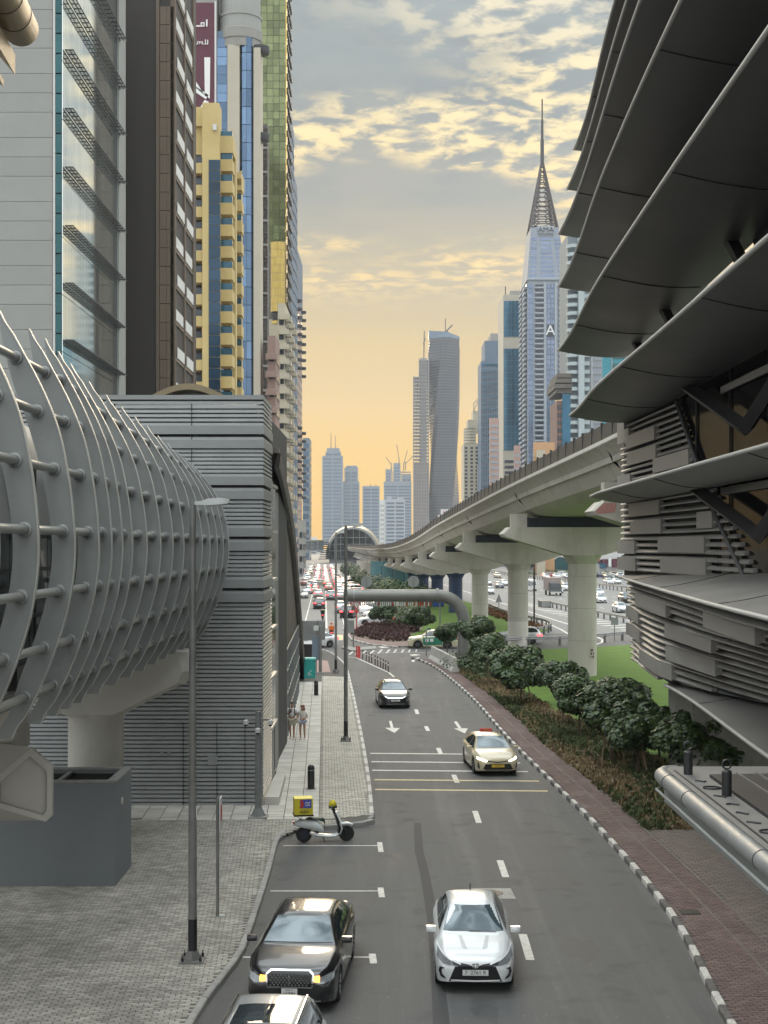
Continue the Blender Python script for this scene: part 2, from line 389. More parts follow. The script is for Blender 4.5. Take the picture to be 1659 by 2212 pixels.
def inside(poly, x, y):
    r = False; n = len(poly); j = n - 1
    for i in range(n):
        xi, yi = poly[i][0], poly[i][1]; xj, yj = poly[j][0], poly[j][1]
        if (yi > y) != (yj > y) and x < (xj - xi) * (y - yi) / (yj - yi) + xi: r = not r
        j = i
    return r
def seen(x, y, m=0.03):
    return abs(x / y) < 829.5 / FOC + m and y > 25.5
def brick_field(parent, poly, org, ang, bw, bh, z, m, gap=0.012, keep=300, name='brick', bond=True, ymax=1e9, hold=None):
    ca, sa = math.cos(ang), math.sin(ang)
    xs = [p[0] for p in poly]; ys = [p[1] for p in poly]
    corners = [((x - org[0]) * ca + (y - org[1]) * sa, -(x - org[0]) * sa + (y - org[1]) * ca) for x in (min(xs), max(xs)) for y in (min(ys), min(max(ys), ymax))]
    u0, u1 = min(c[0] for c in corners), max(c[0] for c in corners); v0, v1 = min(c[1] for c in corners), max(c[1] for c in corners)
    cells = []
    for j in range(int(v0 / bh) - 1, int(v1 / bh) + 2):
        off = bw / 2 if (bond and j % 2) else 0
        for i in range(int(u0 / bw) - 1, int(u1 / bw) + 2):
            u, v = i * bw + off, j * bh
            x, y = org[0] + u * ca - v * sa, org[1] + u * sa + v * ca
            if y < ymax and y > 25.5 and seen(x, y) and inside(poly, x, y) and not (hold and hold(x, y)): cells.append((y, x))
    cells.sort()
    a, c = (bw - gap) / 2, (bh - gap) / 2
    e = min(0.008, gap * .7)
    unit = [(-a, -c, -0.03), (a, -c, -0.03), (a, c, -0.03), (-a, c, -0.03), (-a + e, -c + e, 0), (a - e, -c + e, 0), (a - e, c - e, 0), (-a + e, c - e, 0)]
    fs = [(4, 5, 6, 7), (0, 1, 5, 4), (1, 2, 6, 5), (2, 3, 7, 6), (3, 0, 4, 7)]
    me = MB().add(unit, fs).mesh(name, m)
    rest = MB()
    for k, (y, x) in enumerate(cells):
        zz = z + random.uniform(-0.004, 0.004)
        if k < keep: link(name, me, parent, (x, y, zz), (0, 0, ang))
        else: rest.add([(x + p[0] * ca - p[1] * sa, y + p[0] * sa + p[1] * ca, zz + p[2]) for p in unit], fs)
    if rest.v:
        o = link(name + '_paving', rest.mesh(name + '_paving', m), parent); o['kind'] = 'stuff'
nearpoly = [(p.x - .09, p.y) for p in sKL] + [(GD(640, 1800)[0], 46.2), (-1.6, 47.0), (-1.2, 47.6), (-30, 47.6), (-30, 20)]
brick_field(pav, nearpoly, (-4, 30), 0.06, 0.235, 0.118, 0.135, M['brick'], gap=0.014)
def strip_x(d): return -2.46 - 0.042 * (d - 53.6)
slabpoly = [(-30, 47.7), (strip_x(47.7), 47.7), (strip_x(96), 96), (strip_x(96) - 2.6, 96), (strip_x(50) - 2.6, 50.6), (-30, 50.6)]
brick_field(pav, slabpoly, (strip_x(47.7) - .3, 47.95), 0.042, 0.60, 0.45, 0.137, M['slab'], gap=0.015, keep=300, name='slab', bond=False, ymax=96)
midpoly = [(strip_x(47.7) + .01, 47.7)] + [(p.x - .09, p.y) for p in sKL3 if p.y < 100] + [(strip_x(100) + .01, 100)]
brick_field(pav, midpoly, (-2, 60), 0.042, 0.24, 0.12, 0.134, M['brick_pale'], gap=0.013, keep=300, name='paver', ymax=100)
cornerpoly = [(strip_x(100), 100)] + [(p.x - .09, p.y) for p in sKL3 if p.y >= 100] + [(-16, 126), (-16, 100)]
sheet('tactile_paving', [(-6.2, 103), (-3.9, 103), (-4.5, 113), (-7.5, 119), (-10, 119)], 0.128, mat('pink_paving', (0.30, 0.2, 0.175), 0.85, var=0.15, scale=2), pav)
pp = [(p.x + .09, p.y) for p in sKR if p.y < 118] + [(p[0] - .005, p[1]) for p in PATH_R[::-1]]
brick_field(path, pp, (7, 40), 0.04, 0.22, 0.11, 0.134, M['brick_red'], gap=0.012, keep=300)
brick_field(plz, [(q[0] + .004, q[1]) for q in plaza], (9, 40), 0.04, 0.30, 0.15, 0.126, M['brick_brown'], gap=0.012, keep=200, name='paver')
# edging line between footpath and beds
for off in (0.0, 0.62):
    pts = [(p[0] - off, p[1]) for p in PATH_R[1:10]]
    me = kerb_mesh(0.9, M['brick_brown'])
    for q, a in resample(smooth_path(pts), 0.9):
        if q.y > 25: link('edging_stone', me, path, (q.x, q.y, -0.008), (0, 0, a), (1, .45, 1))
# ---------------------------------------------------------------- road markings
def mark(pts, m='paint', z=0.005, name='road_marking', parent=None):
    return sheet(name, [GD(*p) for p in pts], z, M[m], parent or road)
def line(p, q, w, m='paint', z=0.005, parent=None, ground=False):
    a = Vector(p if ground else GD(*p)); c = Vector(q if ground else GD(*q)); t = (c - a).normalized(); n = Vector((-t.y, t.x)) * (w / 2)
    return sheet('road_marking', [a + n, c + n, c - n, a - n], z, M[m], parent or road)
for p, q in (((1129, 2018), (1145.5, 2074)), ((1080, 1858.6), (1092.5, 1895)), ((1026, 1752), (1034.6, 1778)), ((980, 1673.7), (987.7, 1691)), ((946.4, 1615.7), (952.4, 1629)), ((920, 1569), (925, 1579)), ((898.5, 1532.6), (902, 1542.6)), ((1218, 2290), (1243, 2372))):
    line(p, q, 0.20)
def cd(x, y): return (790 + .2182 * x, 1448.3 + .2182 * y)
for pts in (((230, 500), (256, 500), (276, 572), (248, 572)), ((192, 568), (337, 571), (285, 619)), ((873, 507), (903, 505), (951, 575), (921, 577)), ((874, 574), (1012, 573), (982, 624))):
    mark([cd(*p) for p in pts])
for y, m_ in ((1627.7, 'paint'), (1645.8, 'paint'), (1664.3, 'paint'), (1684.6, 'paint_y'), (1705.8, 'paint_y')):
    d = EYE * FOC / (y - YH)
    x0 = min(sKL3, key=lambda p: abs(p.y - d)).x + .25; x1 = min(sKR, key=lambda p: abs(p.y - d)).x - .45
    line((x0, d), (x1, d - .35), 0.26, m_, z=0.009, ground=True)
for y, xa, xb in ((1827, 612, 822), (1925, 584, 824), (2068, 524, 806)):
    line((xa, y), (xb, y), 0.10, z=0.006)
    line((xb - 2, y - 7), (xb + 1, y + 14), 0.16, z=0.010)
patch = sheet('road_patch', [GD(*p) for p in ((1015, 1919), (1103, 1919), (1115, 1942), (1026, 1942))], 0.006, M['concrete'], road)
b = MB(); q = GD(1063, 1930); b.lathe([(0.30, -0.02), (0.30, 0.012), (0.26, 0.014), (0.0, 0.014)], (q[0], q[1], 0.0), 20); b.build('manhole_cover', M['iron'], road)
b = MB(); q = GD(1062, 1930.5); b.lathe([(0.42, 0.0), (0.42, 0.009), (0.33, 0.009), (0.33, 0.0)], (q[0], q[1], 0.0), 20); b.build('manhole_ring', M['concrete'], road)
sk = [((894, 1778), (909, 1778)), ((896, 1840), (915, 1840)), ((908, 1890), (928, 1890)), ((922, 1980), (945, 1975)), ((930, 2080), (955, 2080)), ((935, 2212), (972, 2212)), ((938, 2330), (985, 2330))]
sheet('asphalt_seam', [GD(*a) for a, c in sk] + [GD(*c) for a, c in sk[::-1]], 0.003, M['asphalt_dark'], road)
rs0 = random.Random(9)
for cx0, cy0, rx0 in ((668, 1990, .9), (700, 1880, .55), (690, 2110, .5), (1150, 1668, .5), (1185, 1694, .9), (985, 1960, .35), (860, 1850, .3), (1250, 2050, .6), (780, 1950, .35), (1050, 2180, .5)):
    q = GD(cx0, cy0)
    sheet('road_stain', [(q[0] + rx0 * (.7 + .5 * rs0.random()) * math.cos(k * .52) * .7, q[1] + rx0 * (.7 + .6 * rs0.random()) * math.sin(k * .52) * 1.6) for k in range(12)], 0.0018, M['asphalt_stain'], road)
for p, q in (((838.4, 1452), (851, 1462)), ((770, 1421), (838, 1452)), ((815, 1410), (935, 1410)), ((752, 1419), (770, 1421))):
    line(p, q, 0.16, z=0.005)
def ce(x, y): return (740.6 + .1984 * x, 1267.3 + .1984 * y)
for x in (60, 130, 200, 290, 375, 465, 545, 630, 707, 785):
    k = 1 - (x - 60) / 900
    mark([ce(x, 742 - (x - 60) * .045), ce(x + 18, 742 - (x - 60) * .045), ce(x + 75 * k + 14, 685), ce(x + 62 * k, 685)], z=0.0055)
mark([ce(385, 652), ce(420, 645), ce(545, 660), ce(420, 668)], z=0.0052)
mark([ce(720, 742), ce(790, 735), ce(850, 745), ce(760, 754)], z=0.0052)
# flush verge corner nose
mark([ce(742, 815), ce(765, 790), ce(830, 768), ce(835, 775), ce(790, 795), ce(775, 825)], 'kerb_white', z=0.012)
# highway lines, hatching and avenue lines
def hx(d, x200): return x200 - 0.045 * (d - 200)
for k, x200 in enumerate((20.5, 29.5, 33.2, 36.9, 40.6, 44.3)):
    if k == 0:
        line((hx(160, x200), 160), (hx(420, x200), 420), 0.3, z=0.006, parent=highway, ground=True)
    else:
        d = 165.0
        while d < 420:
            line((hx(d, x200), d), (hx(d + 3, x200), d + 3), 0.22, z=0.006, parent=highway, ground=True); d += 9
for i in range(22):
    d = 150 + i * 4.2
    w = interp([(150, 3.4), (185, 3.2), (222, 2.2), (245, .5)], d)
    x0 = interp([(150, 31.0), (169, 29.1), (186, 27.9), (199, 26.0), (222, 24.8), (245, 23.5)], d)
    line((x0 - .5, d), (x0 - .5 - w, d - 2.2), 0.9, z=0.006, parent=highway, ground=True)
pts = [GD(1175, 1343), GD(1212, 1360), GD(1232, 1372)]
for a, c in zip(pts, pts[1:]): line(a, c, 0.3, z=0.006, parent=highway, ground=True)
pts = [GD(1290, 1376), GD(1302, 1382), GD(1300, 1388), GD(1285, 1393)]
for a, c in zip(pts, pts[1:]): line(a, c, 0.25, z=0.006, parent=road if a[1] < 150 else highway, ground=True)
for x200, w in ((-13.9, .15), (-10.8, .15), (-8.2, .2), (-8.0 + 1.9, .15), (-3.3, .2)):
    line((x200 + .042 * 40, 160), (x200 - .042 * 350, 550), w, z=0.004, parent=avenue, ground=True)
mark([(690, 1371), (741, 1371), (741, 1383), (696, 1383)], 'paint_y', z=0.0045)
# round planter ring and inlet grate at the kerb
b = MB(); b.obox((7.72, 35.6, 0.132), (0.5, 0.45, 0.03), 0.0)
for i in range(6): b.obox((7.52 + i * .08, 35.6, 0.15), (0.03, 0.42, 0.02))
b.build('inlet_grate', M['iron'], path)
# avenue median kerb strip, junction island with planting
isl = [GD(*p) for p in ((744, 1362), (760, 1384), (800, 1394), (850, 1399), (960, 1396), (1010, 1390), (1010, 1375), (940, 1352), (870, 1345), (800, 1345))]
b = MB(); b.prism(isl, -0.02, 0.12); struct(b.build('junction_island', M['brick_red']))
kerb('kerb_round_island', [GD(742, 1358)] + isl[:6], 0.8, [M['kerb_white'], M['kerb']], smooth=False)
isl2 = [GD(*p) for p in ((758, 1374), (800, 1384), (850, 1389), (890, 1386), (880, 1374), (905, 1366), (880, 1347), (800, 1347))]
b = MB(); b.prism(isl2, 0.0, 0.14); struct(b.build('island_soil', M['soil']))
isl3 = [GD(*p) for p in ((882, 1376), (900, 1382), (960, 1390), (1030, 1388), (1060, 1340), (1000, 1322), (930, 1322), (908, 1366))]
b = MB(); b.prism(isl3, 0.0, 0.15); struct(b.build('island_lawn', M['lawn']))
# strip of lawn and red planting between viaduct and highway
b = MB(); b.prism([(15.0, 212), (16.0, 183), (18.2, 156), (15.6, 147.5), (11, 150), (4.5, 200), (-1, 300), (7, 330)], -0.02, 0.1); struct(b.build('verge', M['lawn']))
# paved traffic island near post signs
b = MB(); b.prism([GD(*p) for p in ((738, 1401), (760, 1408), (812, 1404), (812, 1398), (770, 1402), (745, 1397))], 0, 0.13); struct(b.build('splitter_island', M['kerb']))
# ================================================================ ribbed footbridge tube beside the camera
M['rib'] = mat('rib_grey_paint', (0.205, 0.217, 0.212), 0.5, var=0.08, scale=0.9, dirt=(0.13, 0.14, 0.135), dscale=0.8, damt=0.5)
M['rib_edge'] = mat('rib_edge_bright', (0.42, 0.42, 0.40), 0.4, metal=0.3, var=0.1, scale=3)
M['tube'] = mat('tube_steel', (0.33, 0.335, 0.32), 0.36, metal=0.55, var=0.1, scale=4, bump=0.03, bscale=60)
M['collar'] = mat('collar_steel', (0.20, 0.21, 0.205), 0.45, metal=0.4, var=0.1, scale=5)
M['cladding'] = mat('cladding_panel', (0.20, 0.205, 0.195), 0.6, var=0.08, scale=1.0)
M['dark_glass'] = mat('dark_glass', (0.012, 0.015, 0.016), 0.06, var=0.0, spec=0.7)
M['dark_metal'] = mat('dark_metal', (0.03, 0.031, 0.032), 0.45, metal=0.4, var=0.1, scale=2)
M['concrete_w'] = mat('pale_concrete', (0.46, 0.445, 0.40), 0.8, var=0.08, scale=0.4, dirt=(0.27, 0.255, 0.22), dscale=0.5, damt=0.45, bump=0.05, bscale=12)
M['concrete_g'] = mat('grey_render', (0.165, 0.18, 0.187), 0.85, var=0.06, scale=0.5, dirt=(0.14, 0.15, 0.155), dscale=0.6, damt=0.6)
M['louvre'] = mat('louvre_aluminium', (0.33, 0.345, 0.345), 0.38, metal=0.35, var=0.07, scale=1.5, spec=0.6)
M['louvre_band'] = mat('louvre_band', (0.235, 0.245, 0.243), 0.45, metal=0.2, var=0.06, scale=1.0)
M['louvre_back'] = mat('louvre_backing', (0.022, 0.024, 0.025), 0.7, var=0.1)
M['brown_metal'] = mat('brown_shell_metal', (0.045, 0.036, 0.030), 0.4, metal=0.5, var=0.15, scale=1.0)
M['tan_metal'] = mat('tan_metal', (0.22, 0.175, 0.105), 0.45, metal=0.2, var=0.1, scale=1.5)
RIB_O = [(6.15, -1.05), (6.6, -.78), (7.2, -.5), (7.8, -.27), (8.4, -.1), (9.0, -.01), (9.6, 0), (10.4, -.08), (11.2, -.23), (11.73, -.41), (12.17, -.61), (12.6, -.84), (13.0, -1.06), (13.35, -1.27)]
RIB_W = [(6.15, .26), (7.2, .40), (8.2, .40), (9.3, .38), (10.4, .42), (11.2, .48), (12.0, .46), (12.6, .32), (13.0, .17), (13.35, .01)]
RX = -5.2
ribs = [17.0, 19.0, 21.2, 23.7, 25.7, 26.9, 28.0, 29.1, 30.9, 32.8, 34.7, 36.6, 38.5, 40.3, 42.1, 43.9, 45.6, 47.2]
fb = thing('footbridge', (-9.0, 33, 0.13), 'grey footbridge tube wrapped in curved ribs and steel tubes beside the louvred building', 'footbridge')
def zsc(d): return interp([(27, 1.0), (29, .95), (31, .905), (35, .86), (38.5, .82), (40.3, .79), (47.2, .70)], d)
def rz_(z, d): return z if z < 9.5 else 9.5 + (z - 9.5) * zsc(d)
for d in ribs:
    zs = [6.15 + 7.2 * i / 36 for i in range(37)]; t = .03
    P_ = [(RX + sinterp(RIB_O, z), rz_(z, d), sinterp(RIB_W, z)) for z in zs]
    b = MB(); b.loft([[(x, -t, z), (x, t, z), (x - w, t, z), (x - w, -t, z)] for x, z, w in P_]); r = b.build('rib', M['rib'], fb, smooth=30, loc=(0, d, 0))
    b = MB(); b.loft([[(x - .005, -.05, z), (x + .012, -.05, z), (x + .012, .05, z), (x - .005, .05, z)] for x, z, w in P_]); b.build('rib_edge', M['rib_edge'], r, smooth=30, local=True)
rows = [12.55, 11.65, 10.68, 9.64, 8.63, 7.68, 6.85]
coll = MB().lathe([(0.115, 0), (0.115, .035), (0.082, .05), (0.082, .14)], n=14, axis='Y').mesh('tube_collar', M['collar'], 40)
for z in rows:
    x = RX + sinterp(RIB_O, z) - sinterp(RIB_W, z) * .5
    for a, c in zip(ribs, ribs[1:]):
        MB().tube([(x, a + .03, rz_(z, a)), (x, c - .03, rz_(z, c))], .072, 12).build('tube', M['tube'], fb, smooth=40)
        link('tube_collar', coll, fb, (x, c - .03, rz_(z, c)), scale=(1, -1, 1))
# body behind the ribs
prof = [(-12, 6.1), (-7.5, 6.1), (-6.75, 6.7), (-6.62, 7.3)]
prof2 = [(-6.5, 9.75), (-6.62, 10.6), (-6.9, 11.4), (-7.4, 12.0), (-8.3, 12.45), (-12, 12.7)]
b = MB(); b.loft([[(x, d, z) for x, z in prof] for d in (15, 49.6)], closed=False); b.build('soffit_cladding', M['cladding'], fb, smooth=30)
b = MB(); b.loft([[(x, d, rz_(z, d)) for x, z in prof2] for d in (15, 27, 29, 31, 35, 40, 49.6)], closed=False); b.build('roof_cladding', M['cladding'], fb, smooth=30)
b = MB(); b.box(-12, -7.4, 15.1, 49.5, 6.3, 11.2); b.build('inner_wall', M['louvre_back'], fb)
me = MB().box(-.012, .012, 0.02, 1.36, 7.3, 9.72).mesh('window_pane', M['dark_glass'])
d = 15.0
i = 0
while d < 49:
    link('window_pane', me, fb, (-6.56, d, 0))
    if i % 3 == 1:
        pass
    d += 1.38; i += 1
for z in (7.28, 8.1, 8.95, 9.72): MB().box(-6.56, -6.5, 15, 49.5, z - .035, z + .035).build('handrail', M['dark_metal'], fb)
me = MB().box(-6.7, -6.52, -.012, .012, 6.8, 10.9).mesh('panel_joint', M['dark_metal'])
for k in range(25): link('panel_joint', me, fb, (0, 15.4 + k * 1.38, 0))
me = MB()
for k in range(14): me.box(-6.62, -6.45, 0, .55, 10.0 + k * .14, 10.05 + k * .14)
vent = me.mesh('vent_grille', M['dark_metal'])
for d in (24.6, 33.4, 36.2): link('vent_grille', vent, fb, (0, d, 0))
# ---------------------------------------------------------------- pier with hammerhead
pier = thing('bridge_pier', (-9.2, 45, 0.13), 'round pale concrete pier with hammerhead cap under the footbridge', 'pier')
b = MB(); b.lathe([(0.87, 0), (0.87, 3.85), (0.93, 3.86), (0.93, 4.3)], (-9.2, 45, 0.1), 32); b.build('column', M['concrete_w'], pier, smooth=40)
prf = [(-6.2, 5.1), (-6.05, 5.45), (-6.2, 6.05), (-12.2, 6.05), (-12.3, 5.4), (-12.1, 5.05), (-10.2, 4.1), (-8.2, 4.1)]
b = MB(); b.loft([[(x + (.0 if abs(dy) < .8 else (-.25 if x > -9 else .25)), 45 + dy, z) for x, z in prf] for dy in (-1.0, -.75, .75, 1.0)]); b.build('hammerhead', M['concrete_w'], pier)
b = MB(); b.box(-9.9, -7.0, 44.4, 45.6, 6.04, 6.4); b.build('bearing_plinth', M['concrete_w'], pier)
p2 = thing('bridge_pier', PD(-200, 1900, 33)[:2] + (0.13,), 'pale concrete pier cap with recessed pentagonal end jutting in beside the grey box', 'pier')
pent = [(-12, 1684), (71, 1614), (116, 1652), (115, 1760), (102, 1772), (-12, 1738)]
b = MB(); pts = [Vector(PD(x, y, 29.6 + (x - 50) * .004)) for x, y in pent]
cen = sum(pts, Vector()) / len(pts)
back = [p + Vector((-4.2, 2.6, -.55 if p.z < cen.z else .05)) for p in pts]
b.loft([pts, back]); b.build('hammerhead', M['concrete_w'], p2)
fr = [p + Vector((0, -.16, 0)) for p in pts]; inn = [cen + (p - cen) * .80 + Vector((0, -.16, 0)) for p in pts]
b = MB(); b.loft([pts, fr, inn, [p + Vector((0, .15, 0)) for p in inn]], caps=False); b.build('end_rim', M['concrete_w'], p2)
b = MB(); q = PD(-200, 1900, 33); b.lathe([(0.87, 0), (0.87, 3.6), (0.93, 3.62), (0.93, 4.2)], (q[0], 33, 0.1), 24); b.build('column', M['concrete_w'], p2, smooth=40)
b = MB(); q = PD(20, 1600, 31); b.box(-11, q[0] + .25, 30.3, 31.8, 4.9, 6.15); b.build('bearing_plinth', M['concrete_w'], p2)
# ---------------------------------------------------------------- grey ventilation box
vb = thing('vent_box', (-10, 39.5, 0.13), 'dark grey rendered ventilation box with open slatted top on the paving', 'utility box')
x1 = -7.3; y0, y1, zt = 38.3, 40.7, 2.95
b = MB(); b.box(-16, x1, y0, y0 + .18, .1, zt); b.build('wall', M['concrete_g'], vb)
b = MB(); b.box(x1 - .22, x1, y0 + .18, y1, .1, zt); b.build('wall', M['concrete_g'], vb)
b = MB(); b.box(-16, x1 - .22, y1 - .18, y1, .1, zt); b.build('wall', M['concrete_g'], vb)
b = MB(); b.box(-16.02, x1 + .02, y0 - .02, y0 + .2, zt, zt + .05).box(x1 - .24, x1 + .02, y0 + .2, y1, zt, zt + .05).box(-16, x1 - .24, y1 - .2, y1, zt, zt + .05); b.build('coping', M['kerb'], vb)
b = MB(); b.box(-16, x1 - .22, y0 + .18, y1 - .18, .1, zt - .45); b.build('inner_floor', M['louvre_back'], vb)
me = MB().box(0, .12, y0 + .2, y1 - .2, zt - .16, zt - .04).mesh('grating_beam', M['kerb'])
for k in range(6): link('grating_beam', me, vb, (x1 - 1.75 - k * 1.7, 0, 0))
me = MB().box(-16, x1 - .25, 0, .03, zt - .22, zt - .10).mesh('slat', M['dark_metal'])
for k in range(14): link('slat', me, vb, (0, y0 + .3 + k * .14, 0))
b = MB(); b.lathe([(0.10, 0), (0.10, .04), (0, .04)], (x1, y0 + .9, 2.3), 12, 'X'); b.build('wall_light', M['kerb_white'], vb, smooth=40)
# ================================================================ louvred building at the corner
lb = thing('louvred_building', (-8.5, 50.2, 0.13), 'grey station building clad in horizontal metal louvres at the pavement corner', 'building')
LX, LY, LT = -4.3, 50.2, 14.75
b = MB(); b.box(-24, LX - .25, LY + .25, 66, 0, LT - .3); b.build('wall', M['louvre_back'], lb)
# L shaped slat, corner at (LX, LY), going -X and +Y
def lslat(h, depth, tilt, m, ylen=3.9):
    b = MB()
    def ring(x, y): pass
    sec = [(0, 0), (0, h), (depth, h + tilt), (depth, tilt)]      # (inset, z)
    A = [(-22, LY + i, z) for i, z in sec]; C = [(LX - i, LY + i, z) for i, z in sec]; E = [(LX - i, LY + ylen, z) for i, z in sec]
    b.loft([A, C, E]); return b.mesh('slat', m)
sl_me = lslat(0.095, 0.16, 0.06, M['louvre']); bd_me = lslat(0.30, 0.2, 0.0, M['louvre_band'])
cap_me = lslat(0.16, 0.25, 0.0, M['louvre_band'])
link('parapet_cap', cap_me, lb, (0, -.05, LT - .16))
bands = []
def c3z(y): return ZD(658 + .397 * y, LY)
for a in (668, 945, 1225, 1505): bands += [c3z(a + 37), c3z(a + 37 + 77)]
bands = [bz for bz in bands]
for z in bands: link('band', bd_me, lb, (0.04, -.06, z))
edges = [LT - .16] + [v for bz in sorted(bands, reverse=True) for v in (bz + .30, bz)] + [.12]
for hi, lo in zip(edges[0::2], edges[1::2]):
    n = max(1, round((hi - lo) / .147))
    for k in range(n): link('slat', sl_me, lb, (0, 0, lo + (hi - lo) * k / n))
# fine vertical joint and door outline on the front
me = MB().box(-.012, .012, LY - .03, LY + .1, .15, LT - .3).mesh('panel_joint', M['louvre_back'])
for x in (-6.85, -9.6): link('panel_joint', me, lb, (x, 0, 0))
me = MB().box(-.012, .012, LY - .03, LY + .1, .15, 3.1).mesh('door_joint', M['louvre_back'])
for x in (-7.15, -5.95, -4.95): link('door_joint', me, lb, (x, 0, 0))
for x, y in ((680, 1665), (658, 1655)):
    pass
for q_, z_, w_ in ((-6.1, 1.75, .34), (-7.9, 2.0, .12), (-7.65, 2.0, .12)): MB().obox((q_, LY - .03, z_), (w_, .05, w_)).build('lock_plate', M['louvre_band'], lb)
b = MB(); b.prism([(LX + .05, LY + .1), (LX + .55, LY + .1), (LX + .42, LY + 5.3), (LX + .05, LY + 5.3)], .1, .42); b.build('plinth', M['concrete_w'], lb)
# tan arch peeping over the parapet
pts = [(-8.75 + 2.9 * (i / 16), 15.15 + 0.42 * math.sin(math.pi * i / 16)) for i in range(17)]
pts = [(XD(330, 57) + (XD(482, 57) - XD(330, 57)) * i / 16, ZD(852, 57) + (ZD(828, 57) - ZD(852, 57)) * math.sin(math.pi * i / 16)) for i in range(17)]
b = MB(); b.loft([[(x, 57, z - .25), (x, 57, z), (x, 60, z), (x, 60, z - .25)] for x, z in pts]); b.build('roof_arch', M['tan_metal'], lb)
b = MB(); b.prism([(x, z - .02) for x, z in pts] + [(pts[-1][0], 14), (pts[0][0], 14)], 0, 1)
b.v = [(x, 57.3 + zz, y) for x, y, zz in b.v]; b.build('arch_infill', M['concrete_w'], lb)
# ---------------------------------------------------------------- brown curved shell along the pavement
sh = thing('station_entrance', (-5.2, 75, 0.13), 'curved brown metal entrance shell with glazed side along the pavement', 'station entrance')
def wall_x(d): return -4.25 - 0.034 * (d - 50)
crv = [(54.2, 12.95), (58, 12.6), (62, 12.1), (67, 11.4), (73, 10.3), (77, 9.2), (81, 7.8), (85, 6.2), (90, 4.2), (94, 2.6), (97, 1.2), (98.5, .1)]
ds = [54.2 + 44.3 * i / 40 for i in range(41)]
top = [(d, interp(crv, d)) for d in ds]
b = MB(); b.loft([[(wall_x(d) + .35, d, z), (wall_x(d) + .35, d, z + .22), (wall_x(d) - 3, d + .6, z + .5), (wall_x(d) - 3, d, z)] for d, z in top]); b.build('shell_roof', M['brown_metal'], sh, smooth=40)
b = MB(); b.loft([[(wall_x(d) + .36, d, z - .55), (wall_x(d) + .42, d, z - .02), (wall_x(d) + .30, d, z + .02), (wall_x(d) + .2, d, z - .55)] for d, z in top]); b.build('rim', M['brown_metal'], sh, smooth=40)
b = MB()
dd = [d for d in ds if d > 66]
b.loft([[(wall_x(d) + .12, d, max(.1, interp(crv, d) - .4)), (wall_x(d) + .12, d, min(4.4, max(.12, interp(crv, d) - .5)))] for d in dd], closed=False); b.build('side_cladding', M['brown_metal'], sh)
b = MB(); b.loft([[(wall_x(d) - .1, d, .1), (wall_x(d) - .1, d, interp(crv, d) - .3)] for d in ds if d < 67], closed=False); b.build('recessed_wall', M['cladding'], sh)
me = MB().box(-.02, .02, 0.03, 1.9, .35, 4.35).mesh('glass_pane', M['dark_glass'])
for k in range(14):
    d = 66.5 + k * 1.98
    if interp(crv, d) > 4.6: link('glass_pane', me, sh, (wall_x(d) + .2, d, 0), (0, 0, 0.034))
me = MB().box(-.04, .05, -.03, .03, .1, 4.5).mesh('mullion', M['rib'])
for k in range(13):
    d = 66.5 + k * 1.98
    if interp(crv, d) > 4.6: link('mullion', me, sh, (wall_x(d) + .2, d, 0))
for z in (1.2, 2.3, 3.4, 4.42): MB().loft([[(wall_x(d) + .18, d, z), (wall_x(d) + .25, d, z), (wall_x(d) + .25, d, z + .06), (wall_x(d) + .18, d, z + .06)] for d in (66.4, 90)]).build('transom', M['rib'], sh)
me = MB().box(-.02, .02, 0, 2.6, 0, 1).mesh('glass_pane', mat('entrance_glass', (0.05, 0.06, 0.06), 0.08, var=0, spec=0.8))
for z, h in ((10.0, 1.7), (8.1, 1.8), (6.2, 1.8), (4.3, 1.8), (2.4, 1.8)): link('glass_pane', me, sh, (wall_x(55) + .0, 54.6, z), scale=(1, 1, h))
for z in (11.75, 9.95, 8.05, 6.15, 4.25, 2.3): MB().box(wall_x(55) - .05, wall_x(55) + .1, 54.5, 57.4, z - .07, z + .05).build('transom', M['rib_edge'], sh)
b = MB(); b.box(wall_x(58) - .1, wall_x(58) + .04, 58.0, 59.8, .1, 11.6); b.build('jamb', M['cladding'], sh)
pyl = thing('information_pylon', (wall_x(60) + .05, 56.4, 0.13), 'slim grey information pylon standing against the glazed station entrance', 'pylon')
b = MB(); b.box(wall_x(60) - .02, wall_x(60) + .12, 55.4, 57.4, .2, 4.0); b.build('panel', M['cladding'], pyl)
b = MB(); b.box(wall_x(60) + .13, wall_x(60) + .15, 55.5, 57.3, 2.2, 3.9); b.build('display', M['louvre_band'], pyl)
b = MB(); b.box(wall_x(60) - .06, wall_x(60) + .18, 55.3, 57.5, .1, .22); b.build('base', M['dark_metal'], pyl)
# ---------------------------------------------------------------- tan canopy end overhead at the picture corner
cb = thing('canopy_beam', PD(20, 80, 12), 'tan rounded canopy beam end hanging overhead beyond the footbridge', 'canopy')
a, c = Vector(PD(45, 62, 12.4)), Vector(PD(-150, -330, 8.6)); a2 = a + (c - a) * 0.001
b = MB(); L = (c - a)
b.tube([a - L * .02, a, a + L * .5, c], [0.13, .155, .155, .155], 22); b.build('edge_tube', M['tan_metal'], cb, smooth=40)
me = MB()
for k in (0.12, .25, .38, .5): me.tube([a + L * k, a + L * (k + .004)], .158, 22)
me.build('seam', M['dark_metal'], cb)
v = [Vector(PD(-20, 60, 12.6)), Vector(PD(33, 118, 12.4)), Vector(PD(33, 162, 12.4)), Vector(PD(-20, 100, 12.6))]
b = MB(); b.loft([v, [p + L * .6 for p in v]]); b.build('fascia', M['tan_metal'], cb)
v = [Vector(PD(-25, 150, 12.6)), Vector(PD(8, 172, 12.6)), Vector(PD(8, 186, 12.6)), Vector(PD(-25, 168, 12.6))]
b = MB(); b.loft([v, [p + L * .6 for p in v]]); b.build('lower_fascia', M['tan_metal'], cb)
